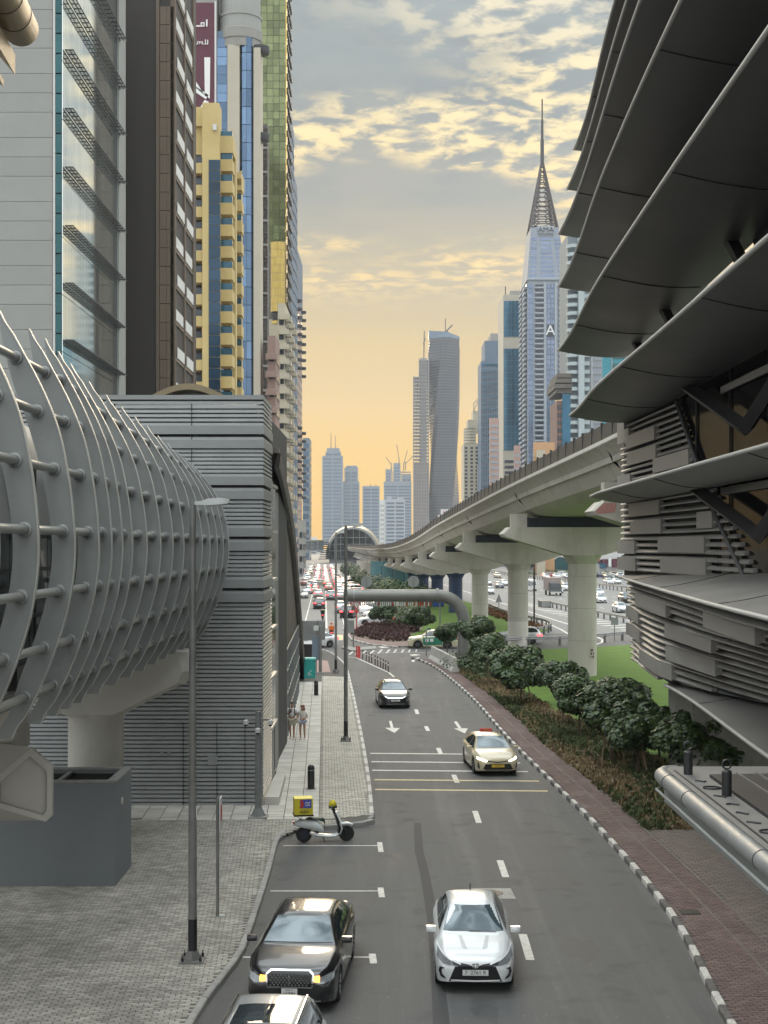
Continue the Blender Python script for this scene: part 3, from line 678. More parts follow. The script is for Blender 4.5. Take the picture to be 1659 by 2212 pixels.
# ================================================================ metro station with stacked metal blades
M['blade'] = mat('shaded_blade_metal', (0.070, 0.071, 0.071), 0.5, metal=0.2, var=0.10, scale=0.35, dirt=(0.055, 0.055, 0.055), dscale=0.5, damt=0.5)  # darkened copy: soffit shade of the upper blades is in the colour
M['blade_lit'] = mat('lit_blade_metal', (0.19, 0.185, 0.172), 0.55, metal=0.1, var=0.12, scale=0.35, dirt=(0.14, 0.135, 0.125), dscale=0.5, damt=0.6)  # same metal lightened, painting in the lit tops of the lower blades
M['blade_edge'] = mat('blade_edge', (0.36, 0.355, 0.335), 0.6, metal=0.05, var=0.08, scale=2)
M['slat_b'] = mat('bronze_slat', (0.29, 0.278, 0.258), 0.5, metal=0.12, var=0.16, scale=1.2)
M['panel_b'] = mat('bronze_panel', (0.26, 0.25, 0.232), 0.5, metal=0.2, var=0.08, scale=0.7, island=0.08)
M['back_b'] = mat('bronze_backing', (0.018, 0.017, 0.016), 0.7, var=0.1)
M['strut'] = mat('black_strut', (0.008, 0.008, 0.009), 0.5, var=0.0)
M['glass_b'] = mat('station_glass', (0.008, 0.008, 0.009), 0.08, var=0.0, spec=0.10, ior=1.12, bump=0.02, bscale=0.9)
D0 = 60.0
BL = [(855, [(.15, .098), (.4, .106), (.726, .1194), (1, .135)], 5.0), (769.5, [(.15, .098), (.4, .104), (.653, .113), (1, .1302)], 4.4),
      (672, [(.15, .097), (.35, .0985), (.57, .1041), (1, .1243)], 4.0), (558.6, [(.15, .0955), (.35, .098), (.513, .1013), (.685, .108), (1, .1241)], 3.6),
      (421, [(.15, .099), (.38, .1034), (.528, .1064), (.737, .1123), (1, .124)], 3.3), (280, [(.15, .111), (.42, .115), (.6, .119), (.807, .123), (1, .132)], 3.1),
      (106, [(.15, .128), (.49, .1337), (.656, .1363), (.938, .143), (1, .1466)], 2.2), (-68.4, [(.15, .102), (.2, .105), (.43, .1171), (.554, .1256), (.924, .1589), (1, .1667)], 2.6)]
ms = thing('metro_station', (12, 40, 0.1), 'bronze metro station with stacked curved metal blades and louvred wall beside the viaduct', 'metro station')
BZ = [EYE + dy / FOC * D0 for dy, p, w in BL]
def bx(i, t): return D0 * sinterp(BL[i][1], t)
def blade(i_name, z, xf, t0, t1, w, up=0.3, dn=0.24, n=44, tipc=0.05):
    rings = []; edge = []; joints = []
    for k in range(n + 1):
        t = t0 + (t1 - t0) * k / n; x = xf(t); y = t * D0
        e = 1.0
        sec = []
        for s in (0, .06, .2, .4, .6, .8, 1.0): sec.append((x + w * s, y, z + .05 + up * s ** 1.3))
        for s in (1.0, .8, .6, .4, .2, .06, 0): sec.append((x + w * s, y, z - .03 - dn * math.sin(math.pi * min(1, s * .72 + .0)) * 1.0))
        rings.append(sec); edge.append((x - .01, y, z + .01))
    b = MB(); b.loft(rings); o = b.build('blade', M['blade_lit'] if i_name > 5 else M['blade'], ms, smooth=35)
    b = MB(); b.tube(edge, 0.055, 8); b.build('blade_edge', M['blade_edge'], o, smooth=True)
    for tj in (.36, .52, .72, .88):
        if not t0 < tj < t1: continue
        pts = []; pu = []
        for s in (0, .1, .2, .35, .5, .65, .8, .95):
            pts.append((xf(tj) + w * s, tj * D0 + s * .6, z - .035 - dn * math.sin(math.pi * s * .72)))
            pu.append((xf(tj) + w * s, tj * D0 + s * .6, z + .052 + up * s ** 1.3))
        b = MB(); b.tube(pts, 0.018, 5); b.build('blade_joint', M['strut'], o)
        b = MB(); b.tube(pu, 0.012, 5); b.build('blade_joint', M['strut'], o)
    return o
for i, (dy, p, w) in enumerate(BL):
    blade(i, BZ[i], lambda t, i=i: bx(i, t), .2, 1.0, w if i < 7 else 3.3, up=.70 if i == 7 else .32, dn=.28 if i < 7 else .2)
b9 = [(.15, .125), (.2, .13), (.545, .1485), (.823, .164)]
Z9 = 4.5
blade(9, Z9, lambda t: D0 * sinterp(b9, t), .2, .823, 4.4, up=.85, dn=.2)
def xw(t): return D0 * sinterp([(.15, .165), (.2, .168), (.66, .178), (.85, .177), (1.03, .1735)], t)
def xl(t, z): return bx(7, t) + .45 + interp([(.2, 2.3), (.5, 1.6), (.7, .65), (.83, .15), (1, .06)], t) * max(0, 7.7 - z)
# upper inner shell, dark
rings = []
for k in range(30):
    t = .18 + (.93 - .18) * k / 29
    ring = [(bx(i, t) + BL[i][2] * .96, t * D0, BZ[i]) for i in range(6, -1, -1)] + [(bx(0, t) + 7.5, t * D0, BZ[0] + 4)]
    ring[0] = (xw(t) + .15, t * D0, BZ[6]); rings.append(ring)
b = MB(); b.loft(rings, closed=False)
rem = []
n = 8
for fi, f in enumerate(b.f):
    i, j = divmod(fi, n - 1)
    t = .18 + (.93 - .18) * i / 29
    if (j == 0 and t > .2) or (j == 1 and t > .6): rem.append(fi)
b.f = [f for k, f in enumerate(b.f) if k not in set(rem)]; b.m = [0] * len(b.f)
b.build('shell_lining', M['back_b'], ms)
# walls behind the slats
def wall(xf, za, zb, t0, t1, name, m, n=24):
    b = MB(); b.loft([[(xf(t, za), t * D0, za), (xf(t, zb), t * D0, zb)] for t in [t0 + (t1 - t0) * k / n for k in range(n + 1)]], closed=False)
    return b.build(name, m, ms)
xu = lambda t, z: xw(t) + .12
wall(xu, BZ[6], BZ[5] + .3, .78, 1.03, 'wall_backing', M['back_b'])
wall(xu, BZ[7], BZ[6] + .2, .62, 1.03, 'wall_backing', M['back_b'])
def zb9(t): return interp([(.2, 5.6), (.5, 5.3), (.83, 4.6), (1.0, 4.5)], t)
b = MB(); b.loft([[(xl(t, zb9(t)) + .14, t * D0, zb9(t) - .05), (xl(t, BZ[7]) + .14, t * D0, BZ[7])] for t in [.2 + .8 * k / 24 for k in range(25)]], closed=False); b.build('wall_backing', M['back_b'], ms)
def slat(xf, z, t0, t1, n=18, wob=0.0):
    rings = []
    for k in range(n + 1):
        t = t0 + (t1 - t0) * k / n
        x = xf(t, z) + wob * math.sin(t * 31 + z * 5); y = t * D0
        zz = z + wob * .6 * math.sin(t * 23 + z * 3)
        rings.append([(x - .13, y, zz), (x - .15, y, zz + .05), (x - .08, y, zz + .12), (x + .05, y, zz + .15), (x + .05, y, zz + .03)])
    b = MB(); b.loft(rings); return b.build('slat', M['slat_b'], ms, smooth=50)
z = BZ[6] + .35
while z < BZ[5] - .05:
    tb = lerp(.79, .85, (z - 11.8) / 3.0); slat(lambda t, zz: xw(t), z, tb, 1.02, wob=.02); z += .235
z = BZ[7] + .3
while z < BZ[6] - .1:
    tb = lerp(.655, .765, (z - BZ[7]) / (BZ[6] - BZ[7])); slat(lambda t, zz: xw(t), z, tb, 1.02, wob=.012); z += .25
z = 4.55
while z < BZ[7] - .15:
    slat(xl, z, interp([(4.5, .86), (4.6, .83), (5.3, .5), (5.6, .2)], z), 1.0, n=30, wob=.012); z += .245
# flat panels standing proud of the slats
def tpx(xf, px):
    lo, hi = .16, 1.05
    for _ in range(40):
        m_ = (lo + hi) / 2
        if xf(m_) / (m_ * D0) > (px - CX) / FOC: lo = m_
        else: hi = m_
    return lo
def panel(xf, pa, pb, yc, h=.55):
    ta, tb = tpx(xf, pa), tpx(xf, pb); tm = (ta + tb) / 2
    px = CX + xf(tm) / (tm * D0) * FOC
    zc = ZD(yc, tm * D0); t0, t1 = min(ta, tb), max(ta, tb)
    rings = []
    for k in range(7):
        t = t0 + (t1 - t0) * k / 6; x = xf(t); y = t * D0
        rings.append([(x - .20, y, zc - h / 2), (x - .20, y, zc + h / 2), (x - .17, y, zc + h / 2), (x + .02, y, zc + h / 2 - .1), (x + .02, y, zc - h / 2 + .1), (x - .17, y, zc - h / 2)])
    b = MB(); b.loft(rings); b.build('panel', M['panel_b'], ms)
for pa, pb, yc in ((1330, 1358, 920), (1331, 1368, 943), (1362, 1424, 946), (1364, 1427, 984), (1421, 1499, 997), (1334, 1371, 1040), (1368, 1434, 1099), (1371, 1438, 1138), (1342, 1380, 1182), (1432, 1533, 1176.5), (1341, 1382, 1218), (1437, 1537, 1222.6), (1517, 1551, 1123)):
    panel(lambda t: xw(t), max(pa, 1343), pb, yc)
for pa, pb, yc in ((1382, 1451, 1303), (1349, 1389, 1326.8), (1351, 1392, 1365.5), (1448, 1551, 1374.4), (1535, 1651, 1349), (1450, 1559, 1425), (1391, 1463, 1434)):
    zc = 6.3
    for _ in range(4): zc = min(7.6, max(4.6, ZD(yc, D0 * tpx(lambda t: xl(t, zc), (pa + pb) / 2))))
    panel(lambda t: xl(t, zc), max(pa, 1362), pb, yc, .5)
# glazing, sloping frames and V struts
def zone(za, zb, ta_, tb_):
    b = MB()
    k = 0; t = .2
    while t < tb_ - .02:
        t2 = min(t + .075, tb_)
        e = 0.0
        o = MB().quad((xw(t) + .02, (t + e) * D0, za), (xw(t2) + .02, (t2 - e) * D0, za), (xw(t2) + .02, (t2 - e) * D0, zb), (xw(t) + .02, (t + e) * D0, zb)).build('glass_pane', M['glass_b'], ms)
        MB().tube([(xw(t2) - .02, t2 * D0, za), (xw(t2) - .02, t2 * D0, zb)], .035, 5).build('mullion', M['strut'], ms)
        t = t2
zone(BZ[6] + .2, BZ[5] + .3, .2, .84); zone(BZ[7] + .25, BZ[6] + .1, .2, .75)
def tq(px, off): return tpx(lambda t: xw(t) + off, px)
def beam(p, q, r, off, name, m):
    pts = []
    for px, py in (p, q):
        t = tq(px, off); pts.append((xw(t) + off, t * D0, ZD(py, t * D0)))
    b = MB(); b.tube(pts, r, 4 if name == 'strut' else 6); return b.build(name, m, ms)
beam((1459, 862), (1506, 1000), .09, -.12, 'frame_post', M['blade']); beam((1529, 1076), (1616, 1262), .10, -.12, 'frame_post', M['blade'])
for p, q in (((1480, 832), (1611, 924)), ((1611, 924), (1690, 800)), ((1508, 1060), (1640, 1157)), ((1640, 1157), (1720, 1040))): beam(p, q, .24, -.55, 'strut', M['strut'])
for za in (BZ[5] - .75, BZ[6] - .5):
    b = MB(); b.loft([[(xw(t) - .1, t * D0, za), (xw(t) - .02, t * D0, za), (xw(t) - .02, t * D0, za + .22), (xw(t) - .1, t * D0, za + .22)] for t in (.2, .4, .6, .74)]); b.build('fascia_rail', M['panel_b'], ms)
# open bracing seen between two blades near the tip
for px, py, qx, qy in ((1395, 715, 1425, 735), (1470, 612, 1525, 655)):
    pass
for t in (.93, .8, .62):
    b = MB(); x = bx(4, t) + 2.6; b.tube([(x, t * D0, BZ[4] - .2), (x + .9, t * D0 - .8, BZ[5] + .3)], .2, 4); b.build('strut', M['strut'], ms)
# floor slab, core and lining closing the building
b = MB(); b.loft([[(xl(t, zb9(t)) + .1, t * D0, zb9(t) - .04), (26, t * D0, 6.8), (26, t * D0, 7.0), (xl(t, zb9(t)) + .1, t * D0, zb9(t) + .2)] for t in [.2 + .8 * k / 12 for k in range(13)]]); b.build('floor_slab', M['concrete_g'], ms)
b = MB(); b.box(11.7, 25, 53.5, 58, .05, 4.48); b.build('core_wall', M['concrete'], ms)
b = MB(); b.box(18, 26, 14, 58, 4.72, 33); b.build('inner_block', M['back_b'], ms)
# ================================================================ viaduct
M['deck'] = mat('viaduct_concrete', (0.46, 0.432, 0.378), 0.75, var=0.09, scale=0.25, dirt=(0.26, 0.235, 0.195), dscale=0.9, damt=0.55, dstretch=(1, 1, .22))
M['grey_stone_j'] = mat('joint_grey', (.22, .205, .18), .8, var=.1)
M['deck_edge'] = mat('viaduct_edge', (0.58, 0.55, 0.49), 0.7, var=0.08, scale=1)
M['parapet'] = mat('parapet_panel', (0.055, 0.052, 0.047), 0.5, var=0.1, scale=1)
M['navy'] = mat('navy_cladding', (0.010, 0.030, 0.085), 0.5, var=0.2, scale=0.4)
M['bearing'] = mat('cap_gap_shade', (0.008, 0.012, 0.022), 0.6, var=0)  # near-black colour that paints the shade above the pier caps
M['pink'] = mat('faded_pink_paint', (0.42, 0.20, 0.175), 0.75, var=0.15, scale=2, dirt=(0.5, 0.4, 0.35), dscale=3, damt=0.4)
XLp = [(60, 11.3), (70, 10.75), (101, 8.95), (132, 7.3), (164, 5.8), (194, 4.6), (225, 3.25), (256, 1.9), (287, .6), (400, -4.6), (600, -13.3), (745, -19.6)]
ZLp = [(60, 14.85), (70, 14.55), (101, 13.68), (132, 12.65), (164, 11.6), (194, 10.5), (225, 9.65), (256, 9.1), (287, 8.8), (400, 8.4), (600, 8.45), (745, 8.6)]
def vxl(d): return sinterp(XLp, d)
def vzl(d): return sinterp(ZLp, d)
va = thing('metro_viaduct', (14, 101, 0.1), 'pale concrete metro viaduct sweeping down to the domed station', 'viaduct')
piers = [70 + 31 * k for k in range(9)]
secL = [(0, 0), (0, -.2), (.35, -.42), (.75, -.95), (1.25, -1.75), (1.9, -2.15), (2.6, -2.28)]
W_ = 10.2
def ring(d):
    x, z = vxl(d), vzl(d)
    r = [(x + a, d, z + c) for a, c in secL] + [(x + W_ - a, d, z + c) for a, c in secL[::-1]]
    r += [(x + W_ - .5, d, z), (x + W_ - .6, d, z - 1.0), (x + .6, d, z - 1.0), (x + .5, d, z)]
    return r
cuts = [60] + [p for p in piers] + [340 + 45 * k for k in range(10)]
for a, c in zip(cuts, cuts[1:]):
    n = max(3, int((c - a) / 5)); b = MB()
    b.loft([ring(a + .03 + (c - a - .06) * k / n) for k in range(n + 1)]); b.build('deck_span', M['deck'], va, smooth=25)
    b = MB(); b.loft([[(vxl(d) - .03, d, vzl(d) - .16), (vxl(d) - .03, d, vzl(d) + .03), (vxl(d) + .22, d, vzl(d) + .03), (vxl(d) + .22, d, vzl(d) - .0)] for d in [a + (c - a) * k / n for k in range(n + 1)]]); b.build('edge_beam', M['deck_edge'], va)
d = 61.0; k = 0
while d < 330:
    s = 2.4 if d < 150 else 4.8
    b = MB(); x0, z0, x1_, z1_ = vxl(d) + .15, vzl(d) + .03, vxl(d + s) + .15, vzl(d + s) + .03
    b.loft([[(x0, d + .15, z0), (x0 + .04, d + .15, z0), (x0 + .10, d + .15, z0 + .86), (x0 + .06, d + .15, z0 + .86)], [(x1_, d + s - .1, z1_), (x1_ + .04, d + s - .1, z1_), (x1_ + .10, d + s - .1, z1_ + .86), (x1_ + .06, d + s - .1, z1_ + .86)]])
    b.build('parapet_panel', M['parapet'], va)
    b = MB(); b.obox((x0 + .06, d, z0 + .48), (.14, .16, .98), rx=-.2); b.build('parapet_post', M['dark_metal'], va)
    d += s
b = MB(); b.loft([[(vxl(q) + .15, q, vzl(q) + .02), (vxl(q) + .2, q, vzl(q) + .95)] for q in [330 + 20 * i for i in range(21)]], closed=False); b.build('parapet_panel', M['parapet'], va)
b = MB(); b.loft([[(vxl(q) + W_ - .3, q, vzl(q) + .02), (vxl(q) + W_ - .3, q, vzl(q) + .95)] for q in [60 + 10 * i for i in range(60)]], closed=False); b.build('parapet_panel', M['parapet'], va)
for k, d in enumerate(piers + [318 + 31 * j for j in range(1, 9)]):
    x, z = vxl(d), vzl(d) - 2.28; cx = x + W_ / 2 + .15
    xe = x - .65
    blue = k >= 4
    sec = [(xe + .1, z - .75), (xe, z - .95), (xe + .35, z - 1.35), (cx - 1.35, z - 2.75), (cx + 1.35, z - 2.75), (2 * cx - xe - .35, z - 1.35), (2 * cx - xe, z - .95), (2 * cx - xe - .1, z - .75), (cx + 2.3, z - .45), (cx - 2.3, z - .45)]
    sec = [(xe + .5, z - .72), (xe, z - 1.2), (xe + .15, z - 1.4), (cx - 1.4, z - 2.7), (cx + 1.4, z - 2.7), (2 * cx - xe - .15, z - 1.4), (2 * cx - xe, z - 1.2), (2 * cx - xe - .5, z - .72)]
    b = MB(); b.loft([[(cx + (px - cx) * s, d + dy, pz) for px, pz in sec] for dy, s in ((-1.25, .97), (-1.1, 1), (1.1, 1), (1.25, .97))]); b.build('pier_cap', M['deck'], va)
    if k < 3:
        b = MB(); b.loft([[(cx + (xe - cx) * .972 - .0 + (.1 if s < 1 else 0), d - 1.258, z - 1.02 + (pz + 1.02) * s) for pz in (0,)] for s in (1,)]) if False else None
        e = [(xe + .62, z - .80), (xe + .2, z - 1.2), (xe + .32, z - 1.34), (xe + 1.15, z - 1.25), (xe + 1.25, z - .82)]
        b = MB(); b.add([(p[0], d - 1.262, p[1]) for p in e], [tuple(range(5))]); b.build('cap_end_paint', M['pink'] if k == 0 else M['deck'], va)
    b = MB(); b.box(xe + .75, xe + 1.9, d - .5, d + .5, z - .72, z + .25); b.build('bearing', M['deck'], va)
    b = MB(); b.box(xe + 1.9, 2 * cx - xe - 1.9, d - 1.2, d + 1.2, z - .72, z - .02); b.build('gap_shade_box', M['bearing'], va)  # dark box added as the shade between cap and deck
    b = MB(); r = 1.02 if k < 2 else .95
    b.lathe([(r, 0), (r, z - 3.3), (r * 1.04, z - 3.28), (r * 1.38, z - 2.72), (r * 1.38, z - 2.6)], (cx, d, .0), 28); b.build('column', M['navy'] if blue else M['deck'], va, smooth=30)
    for zz in ((2.6, 4.9, 7.2) if k < 4 else ()): MB().lathe([(r + .004, zz), (r + .004, zz + .02)], (cx, d, 0), 28).build('column_joint', M['grey_stone_j'], va)
    if k < 3:
        b = MB(); b.lathe([(r + .012, 0), (r + .012, 2.3)], (cx, d, .0), 28); b.build('column_collar', M['deck_edge'] if k == 2 else M['deck'], va, smooth=30)
# graffiti tag on the first visible column
b = MB()
cxp = vxl(101) + W_ / 2 + .15
for i in range(4):
    for j in range(3):
        if (i + j) % 4 == 3: continue
        a = R(-62 + i * 5); rr = 1.036
        b.obox((cxp + rr * math.cos(a), 101 + rr * math.sin(a), 1.95 - j * .24), (.02, .07, .17), a)
o = b.build('painted_tag', mat('tag_paint', (0.16, 0.09, 0.08), 0.8, var=0.2), va); o['kind'] = 'stuff'
# ---------------------------------------------------------------- domed station far down the line
M['gold_shell'] = mat('pale_gold_shell', (0.36, 0.315, 0.235), 0.4, metal=0.3, var=0.1, scale=0.1)
ds_ = thing('domed_station', (-16.4, 745, 0), 'domed metro station with pale gold shell at the end of the viaduct', 'metro station')
cxs, yb = -16.4, 742.0
def dome(a, h, y, n=28, z0=2.0): return [(cxs + a * math.cos(math.pi * k / n), y, z0 + h * math.sin(math.pi * k / n) ** .85) for k in range(n + 1)]
b = MB(); b.loft([dome(14.0, 17.0, yb), dome(14.9, 18.2, yb + 12), dome(15.2, 18.6, yb + 40), dome(13, 15, yb + 95), dome(7, 7, yb + 120)], closed=False); b.build('shell', M['gold_shell'], ds_, smooth=True)
b = MB(); b.loft([dome(14.1, 17.1, yb - .4), dome(13.0, 15.9, yb - .6), dome(13.0, 15.9, yb + .6), dome(14.1, 17.1, yb + .5)], closed=False); b.build('rim', M['rib'], ds_, smooth=30)
b = MB(); r_ = dome(13.1, 16.0, yb + 1.5); b.add(r_, [tuple(range(len(r_)))]); b.build('end_glass', M['dark_glass'], ds_)
for k in range(1, 8):
    x = cxs - 13 + k * 3.3; h = 16 * max(.05, math.sin(math.acos(max(-1, min(1, (x - cxs) / 13.1))))) ** .85
    b = MB(); b.box(x - .12, x + .12, yb + 1.0, yb + 1.4, 2, 2 + h); b.build('mullion', M['rib'], ds_)
for z in (6.5, 10, 13.5):
    a = 12.9 * math.sqrt(max(0, 1 - ((z - 2) / 16) ** 2)); b = MB(); b.box(cxs - a, cxs + a, yb + .9, yb + 1.3, z - .15, z + .15); b.build('transom', M['rib'], ds_)
for k in range(9):
    b = MB(); z = -0 + 2.0 + k * 1.1; b.box(cxs - 18.0 + k * .35, cxs - 12.5, yb - 2, yb + 8, z, z + .45); b.build('blade', M['dark_metal'], ds_)
b = MB(); b.box(cxs - 12.5, cxs + 13, yb + 2, yb + 60, .0, 5.0); b.build('concourse', M['rib'], ds_)
lbk = thing('link_bridge', (-42, 735, 0), 'glazed link footbridge reaching the domed station across the avenue', 'footbridge')
b = MB(); b.box(-75, -30.5, 733, 739, 6.2, 7.0); b.build('deck', M['rib'], lbk)
b = MB(); b.box(-75, -30.5, 733.1, 738.9, 11.6, 12.2); b.build('roof', M['concrete_w'], lbk)
me = MB().box(0, 2.9, 733.3, 733.4, 7.0, 11.6).mesh('glass_pane', mat('link_glass', (0.10, 0.12, 0.125), 0.15, var=0.1, scale=0.3))
for k in range(14): link('glass_pane', me, lbk, (-74 + k * 3.05, 0, 0))
b = MB(); b.loft([[(x, 731, 12.4 + 2.2 * math.sin(math.pi * (x + 75) / 44)), (x, 741, 12.4 + 2.2 * math.sin(math.pi * (x + 75) / 44))] for x in [-75 + 2 * i for i in range(23)]], closed=False); b.build('roof_vault', M['concrete_w'], lbk, smooth=True)
for x in (-62, -45): MB().box(x - .8, x + .8, 735, 737, 0, 6.2).build('pier', M['concrete_w'], lbk)
# ---------------------------------------------------------------- hoardings under the far viaduct
hd = thing('hoarding', (0, 290, 0), 'teal hoarding wall under the viaduct behind the navy columns', 'hoarding')
M['teal_board'] = mat('teal_board', (0.10, 0.24, 0.27), 0.7, var=0.2, scale=0.15, dirt=(0.25, 0.36, 0.37), dscale=0.2, damt=0.8)
xs0, dd0 = XD(822, 300), 300.0
me = MB().box(0.05, 2.35, -.1, .1, 0, 6.0).mesh('board', M['teal_board'])
for k in range(5): link('board', me, hd, (XD(800, 300) + k * 2.4, 300 - k * 1.5, 0))
hd2 = thing('abutment_wall', (-7, 360, 0), 'pale ribbed concrete wall under the far end of the viaduct', 'wall')
me = MB().box(0.05, 1.45, -.3, .3, 0, 5.2).mesh('wall_panel', M['deck'])
for k in range(8): link('wall_panel', me, hd2, (XD(766, 360) + k * .62, 392 - k * 9.5, 0), (0, 0, -.5))
# ================================================================ flat canopy roof with edge pipe below the camera
M['galv'] = mat('galvanised_pipe', (0.215, 0.22, 0.217), 0.5, metal=0.35, var=0.14, scale=3, bump=0.08, bscale=25, dirt=(0.2, 0.2, 0.19), dscale=2.5, damt=0.6, spec=0.6)
M['roof_sheet'] = mat('roof_sheet_grey', (0.14, 0.137, 0.128), 0.6, var=0.12, scale=1.5, dirt=(0.10, 0.095, 0.085), dscale=1.8, damt=0.7)
M['grate'] = mat('dark_roof_panel', (0.018, 0.016, 0.016), 0.6, var=0.1, scale=3)
cr = thing('canopy_roof', (7, 20, 0.1), 'flat grey canopy roof with galvanised edge pipe in front of the planting bed', 'canopy')
PX, PZ, PR = 4.33, 5.80, 0.12
yE = 22.3
pa = [(PX, 9, PZ), (PX, yE - .6, PZ), (PX + .02, yE - .25, PZ), (PX + .12, yE - .02, PZ), (PX + .3, yE + .08, PZ)]
b = MB(); b.tube(pa, [PR, PR, PR, PR * .98, PR * .9], 26); b.build('edge_pipe', M['galv'], cr, smooth=60)
for d in (yE - .95, yE - 2.35, 16.1, 12.8): MB().tube([(PX, d, PZ), (PX, d + .015, PZ)], PR + .006, 26).build('pipe_seam', M['strut'], cr)
b = MB(); b.box(PX + .08, 16, 9, yE + .02, PZ - .02, PZ + .10); b.build('roof_sheet', M['roof_sheet'], cr)
b = MB(); b.box(PX + .1, 16, 9, yE - .02, PZ - .45, PZ - .03); b.build('roof_edge', M['cladding'], cr)
xg = PX + .58
MB().box(PX + .17, PX + .20, 9, yE - .4, PZ + .10, PZ + .108).build('flashing_line', M['strut'], cr)
b = MB(); b.prism([(xg, yE - 1.05), (xg + 1.25, yE - .95), (16, yE - .95), (16, 9), (xg, 9)], PZ + .102, PZ + .15); b.build('dark_roofing', M['grate'], cr)
me = MB().box(-.012, .012, 9, yE - 1.0, PZ + .15, PZ + .175).mesh('seam', M['roof_sheet'])
for k in range(1, 30): link('seam', me, cr, (xg + k * .3 + .12, 0, 0))
for x, y in ((PX + .32, yE - .75), (PX + .46, yE - 2.6)):
    b = MB(); b.lathe([(.07, 0), (.07, .34), (.05, .36), (0, .36)], (x, y, PZ + .1), 14); o = b.build('lifting_post', M['dark_metal'], cr, smooth=40)
    b = MB(); b.tube([(x + .062 * math.cos(2 * math.pi * i / 16), y, PZ + .54 + .062 * math.sin(2 * math.pi * i / 16)) for i in range(17)], .014, 6); b.build('eye_ring', M['dark_metal'], o)
rs = random.Random(5)
for k in range(16):
    y = yE - 1.4 - k * .62; x = PX + .26 + rs.uniform(-.02, .03)
    pts = [(x + rs.uniform(0, .02) + .05 * j, y - .03 * j + rs.uniform(-.04, .04), PZ + .112) for j in range(4)]
    if k % 5 == 1: pts = [(x + .12 + .13 * math.cos(q * .55), y + .10 * math.sin(q * .55), PZ + .115) for q in range(12)]
    MB().tube(pts, .012, 5).build('roof_cable', M['strut'], cr)
MB().tube([(PX - .13, 9, PZ - .17), (PX - .12, yE - .5, PZ - .17), (PX + .2, yE - .1, PZ - .17)], .02, 6).build('under_rail', M['rib'], cr)
for y in (12, 19): MB().box(9, 9.5, y, y + .5, .1, PZ - .45).build('support_post', M['concrete_w'], cr)
# ================================================================ towers
def gl(name, col, rough=.08, metal=.75, var=.12, scale=.12, island=.12): return mat(name, col, rough, metal=metal, var=var, scale=scale, island=island, spec=.6)
M['grey_panel'] = mat('grey_panel', (0.285, 0.29, 0.275), 0.6, var=0.05, scale=0.5, island=0.03)
M['teal_glass'] = gl('teal_glass', (0.035, 0.11, 0.12), metal=.5)
M['pale_glass'] = gl('pale_mirror_glass', (0.80, 0.88, 0.88), .05, .9, island=.06)
M['steel_dark'] = mat('dark_steel', (0.05, 0.052, 0.052), 0.5, metal=0.3, var=0.1)
M['brown_dark'] = mat('dark_brown_wall', (0.038, 0.033, 0.029), 0.75, var=0.08, scale=0.2)
M['brown_panel'] = mat('brown_panel', (0.135, 0.102, 0.074), 0.7, var=0.08, scale=0.3, island=0.05)
M['white_wall'] = mat('white_wall', (0.55, 0.55, 0.53), 0.7, var=0.06, scale=0.3)
M['yellow'] = mat('yellow_render', (0.50, 0.39, 0.175), 0.8, var=0.06, scale=0.2, dirt=(0.43, 0.31, 0.11), dscale=0.25, damt=0.5)
M['blue_rail'] = gl('blue_rail_glass', (0.03, 0.10, 0.15), .15, .3)
M['navy_glass'] = gl('navy_strip_glass', (0.02, 0.05, 0.085), .1, .4, island=.35)
M['blue_glass'] = gl('blue_curtain_glass', (0.14, 0.22, 0.34), .08, .7, island=.3)
M['cream'] = mat('cream_stone', (0.42, 0.385, 0.315), 0.75, var=0.05, scale=0.3)
M['grey_stone'] = mat('grey_stone', (0.26, 0.255, 0.235), 0.75, var=0.08, scale=0.3)
M['dusk_grey'] = mat('textured_grey', (0.115, 0.105, 0.09), 0.8, var=0.35, scale=0.8)
M['green_glass'] = gl('green_gold_glass', (0.175, 0.20, 0.095), .12, .6, island=.3)
M['gold_glass'] = gl('gold_glass', (0.52, 0.38, 0.11), .12, .7, island=.1)
M['mauve'] = mat('mauve_render', (0.24, 0.165, 0.14), 0.8, var=0.06, scale=0.2)
M['beige'] = mat('beige_render', (0.44, 0.40, 0.31), 0.8, var=0.05, scale=0.2)
M['window'] = gl('window_dark', (0.045, 0.055, 0.065), .12, .3)
M['steel_blue'] = gl('steel_blue_facade', (0.10, 0.155, 0.215), .2, .5)
M['steel_matte'] = mat('steel_blue_matte', (0.10, 0.145, 0.20), 0.65, var=0.08, scale=0.1)
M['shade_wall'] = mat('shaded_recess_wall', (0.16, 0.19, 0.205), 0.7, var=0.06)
M['silver_wall'] = mat('silver_white_wall', (0.31, 0.345, 0.385), 0.6, var=0.05, scale=0.1)
M['lilac_glass'] = gl('lilac_glass', (0.20, 0.25, 0.36), .12, .6)
M['deep_blue'] = gl('deep_blue_glass', (0.035, 0.135, 0.215), .1, .55, var=.25, scale=.06)
M['cyan_glass'] = gl('cyan_glass', (0.05, 0.30, 0.37), .1, .5)
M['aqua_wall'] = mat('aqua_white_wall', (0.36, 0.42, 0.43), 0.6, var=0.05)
M['frame_conc'] = mat('raw_concrete_frame', (0.22, 0.22, 0.215), 0.85, var=0.1, scale=0.1)
M['lattice'] = mat('lattice_steel', (0.055, 0.044, 0.042), 0.6, var=0.1)
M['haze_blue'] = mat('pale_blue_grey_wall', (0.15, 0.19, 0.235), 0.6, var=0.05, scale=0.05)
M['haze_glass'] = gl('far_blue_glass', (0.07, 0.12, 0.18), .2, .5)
M['twist'] = mat('twist_floor_edge', (.03, .038, .05), .6, var=.1, scale=.05)
M['banner'] = mat('maroon_banner', (0.095, 0.022, 0.04), 0.7, var=0.05, scale=0.1)
M['white_print'] = mat('white_print', (0.7, 0.7, 0.69), 0.7, var=0.0)
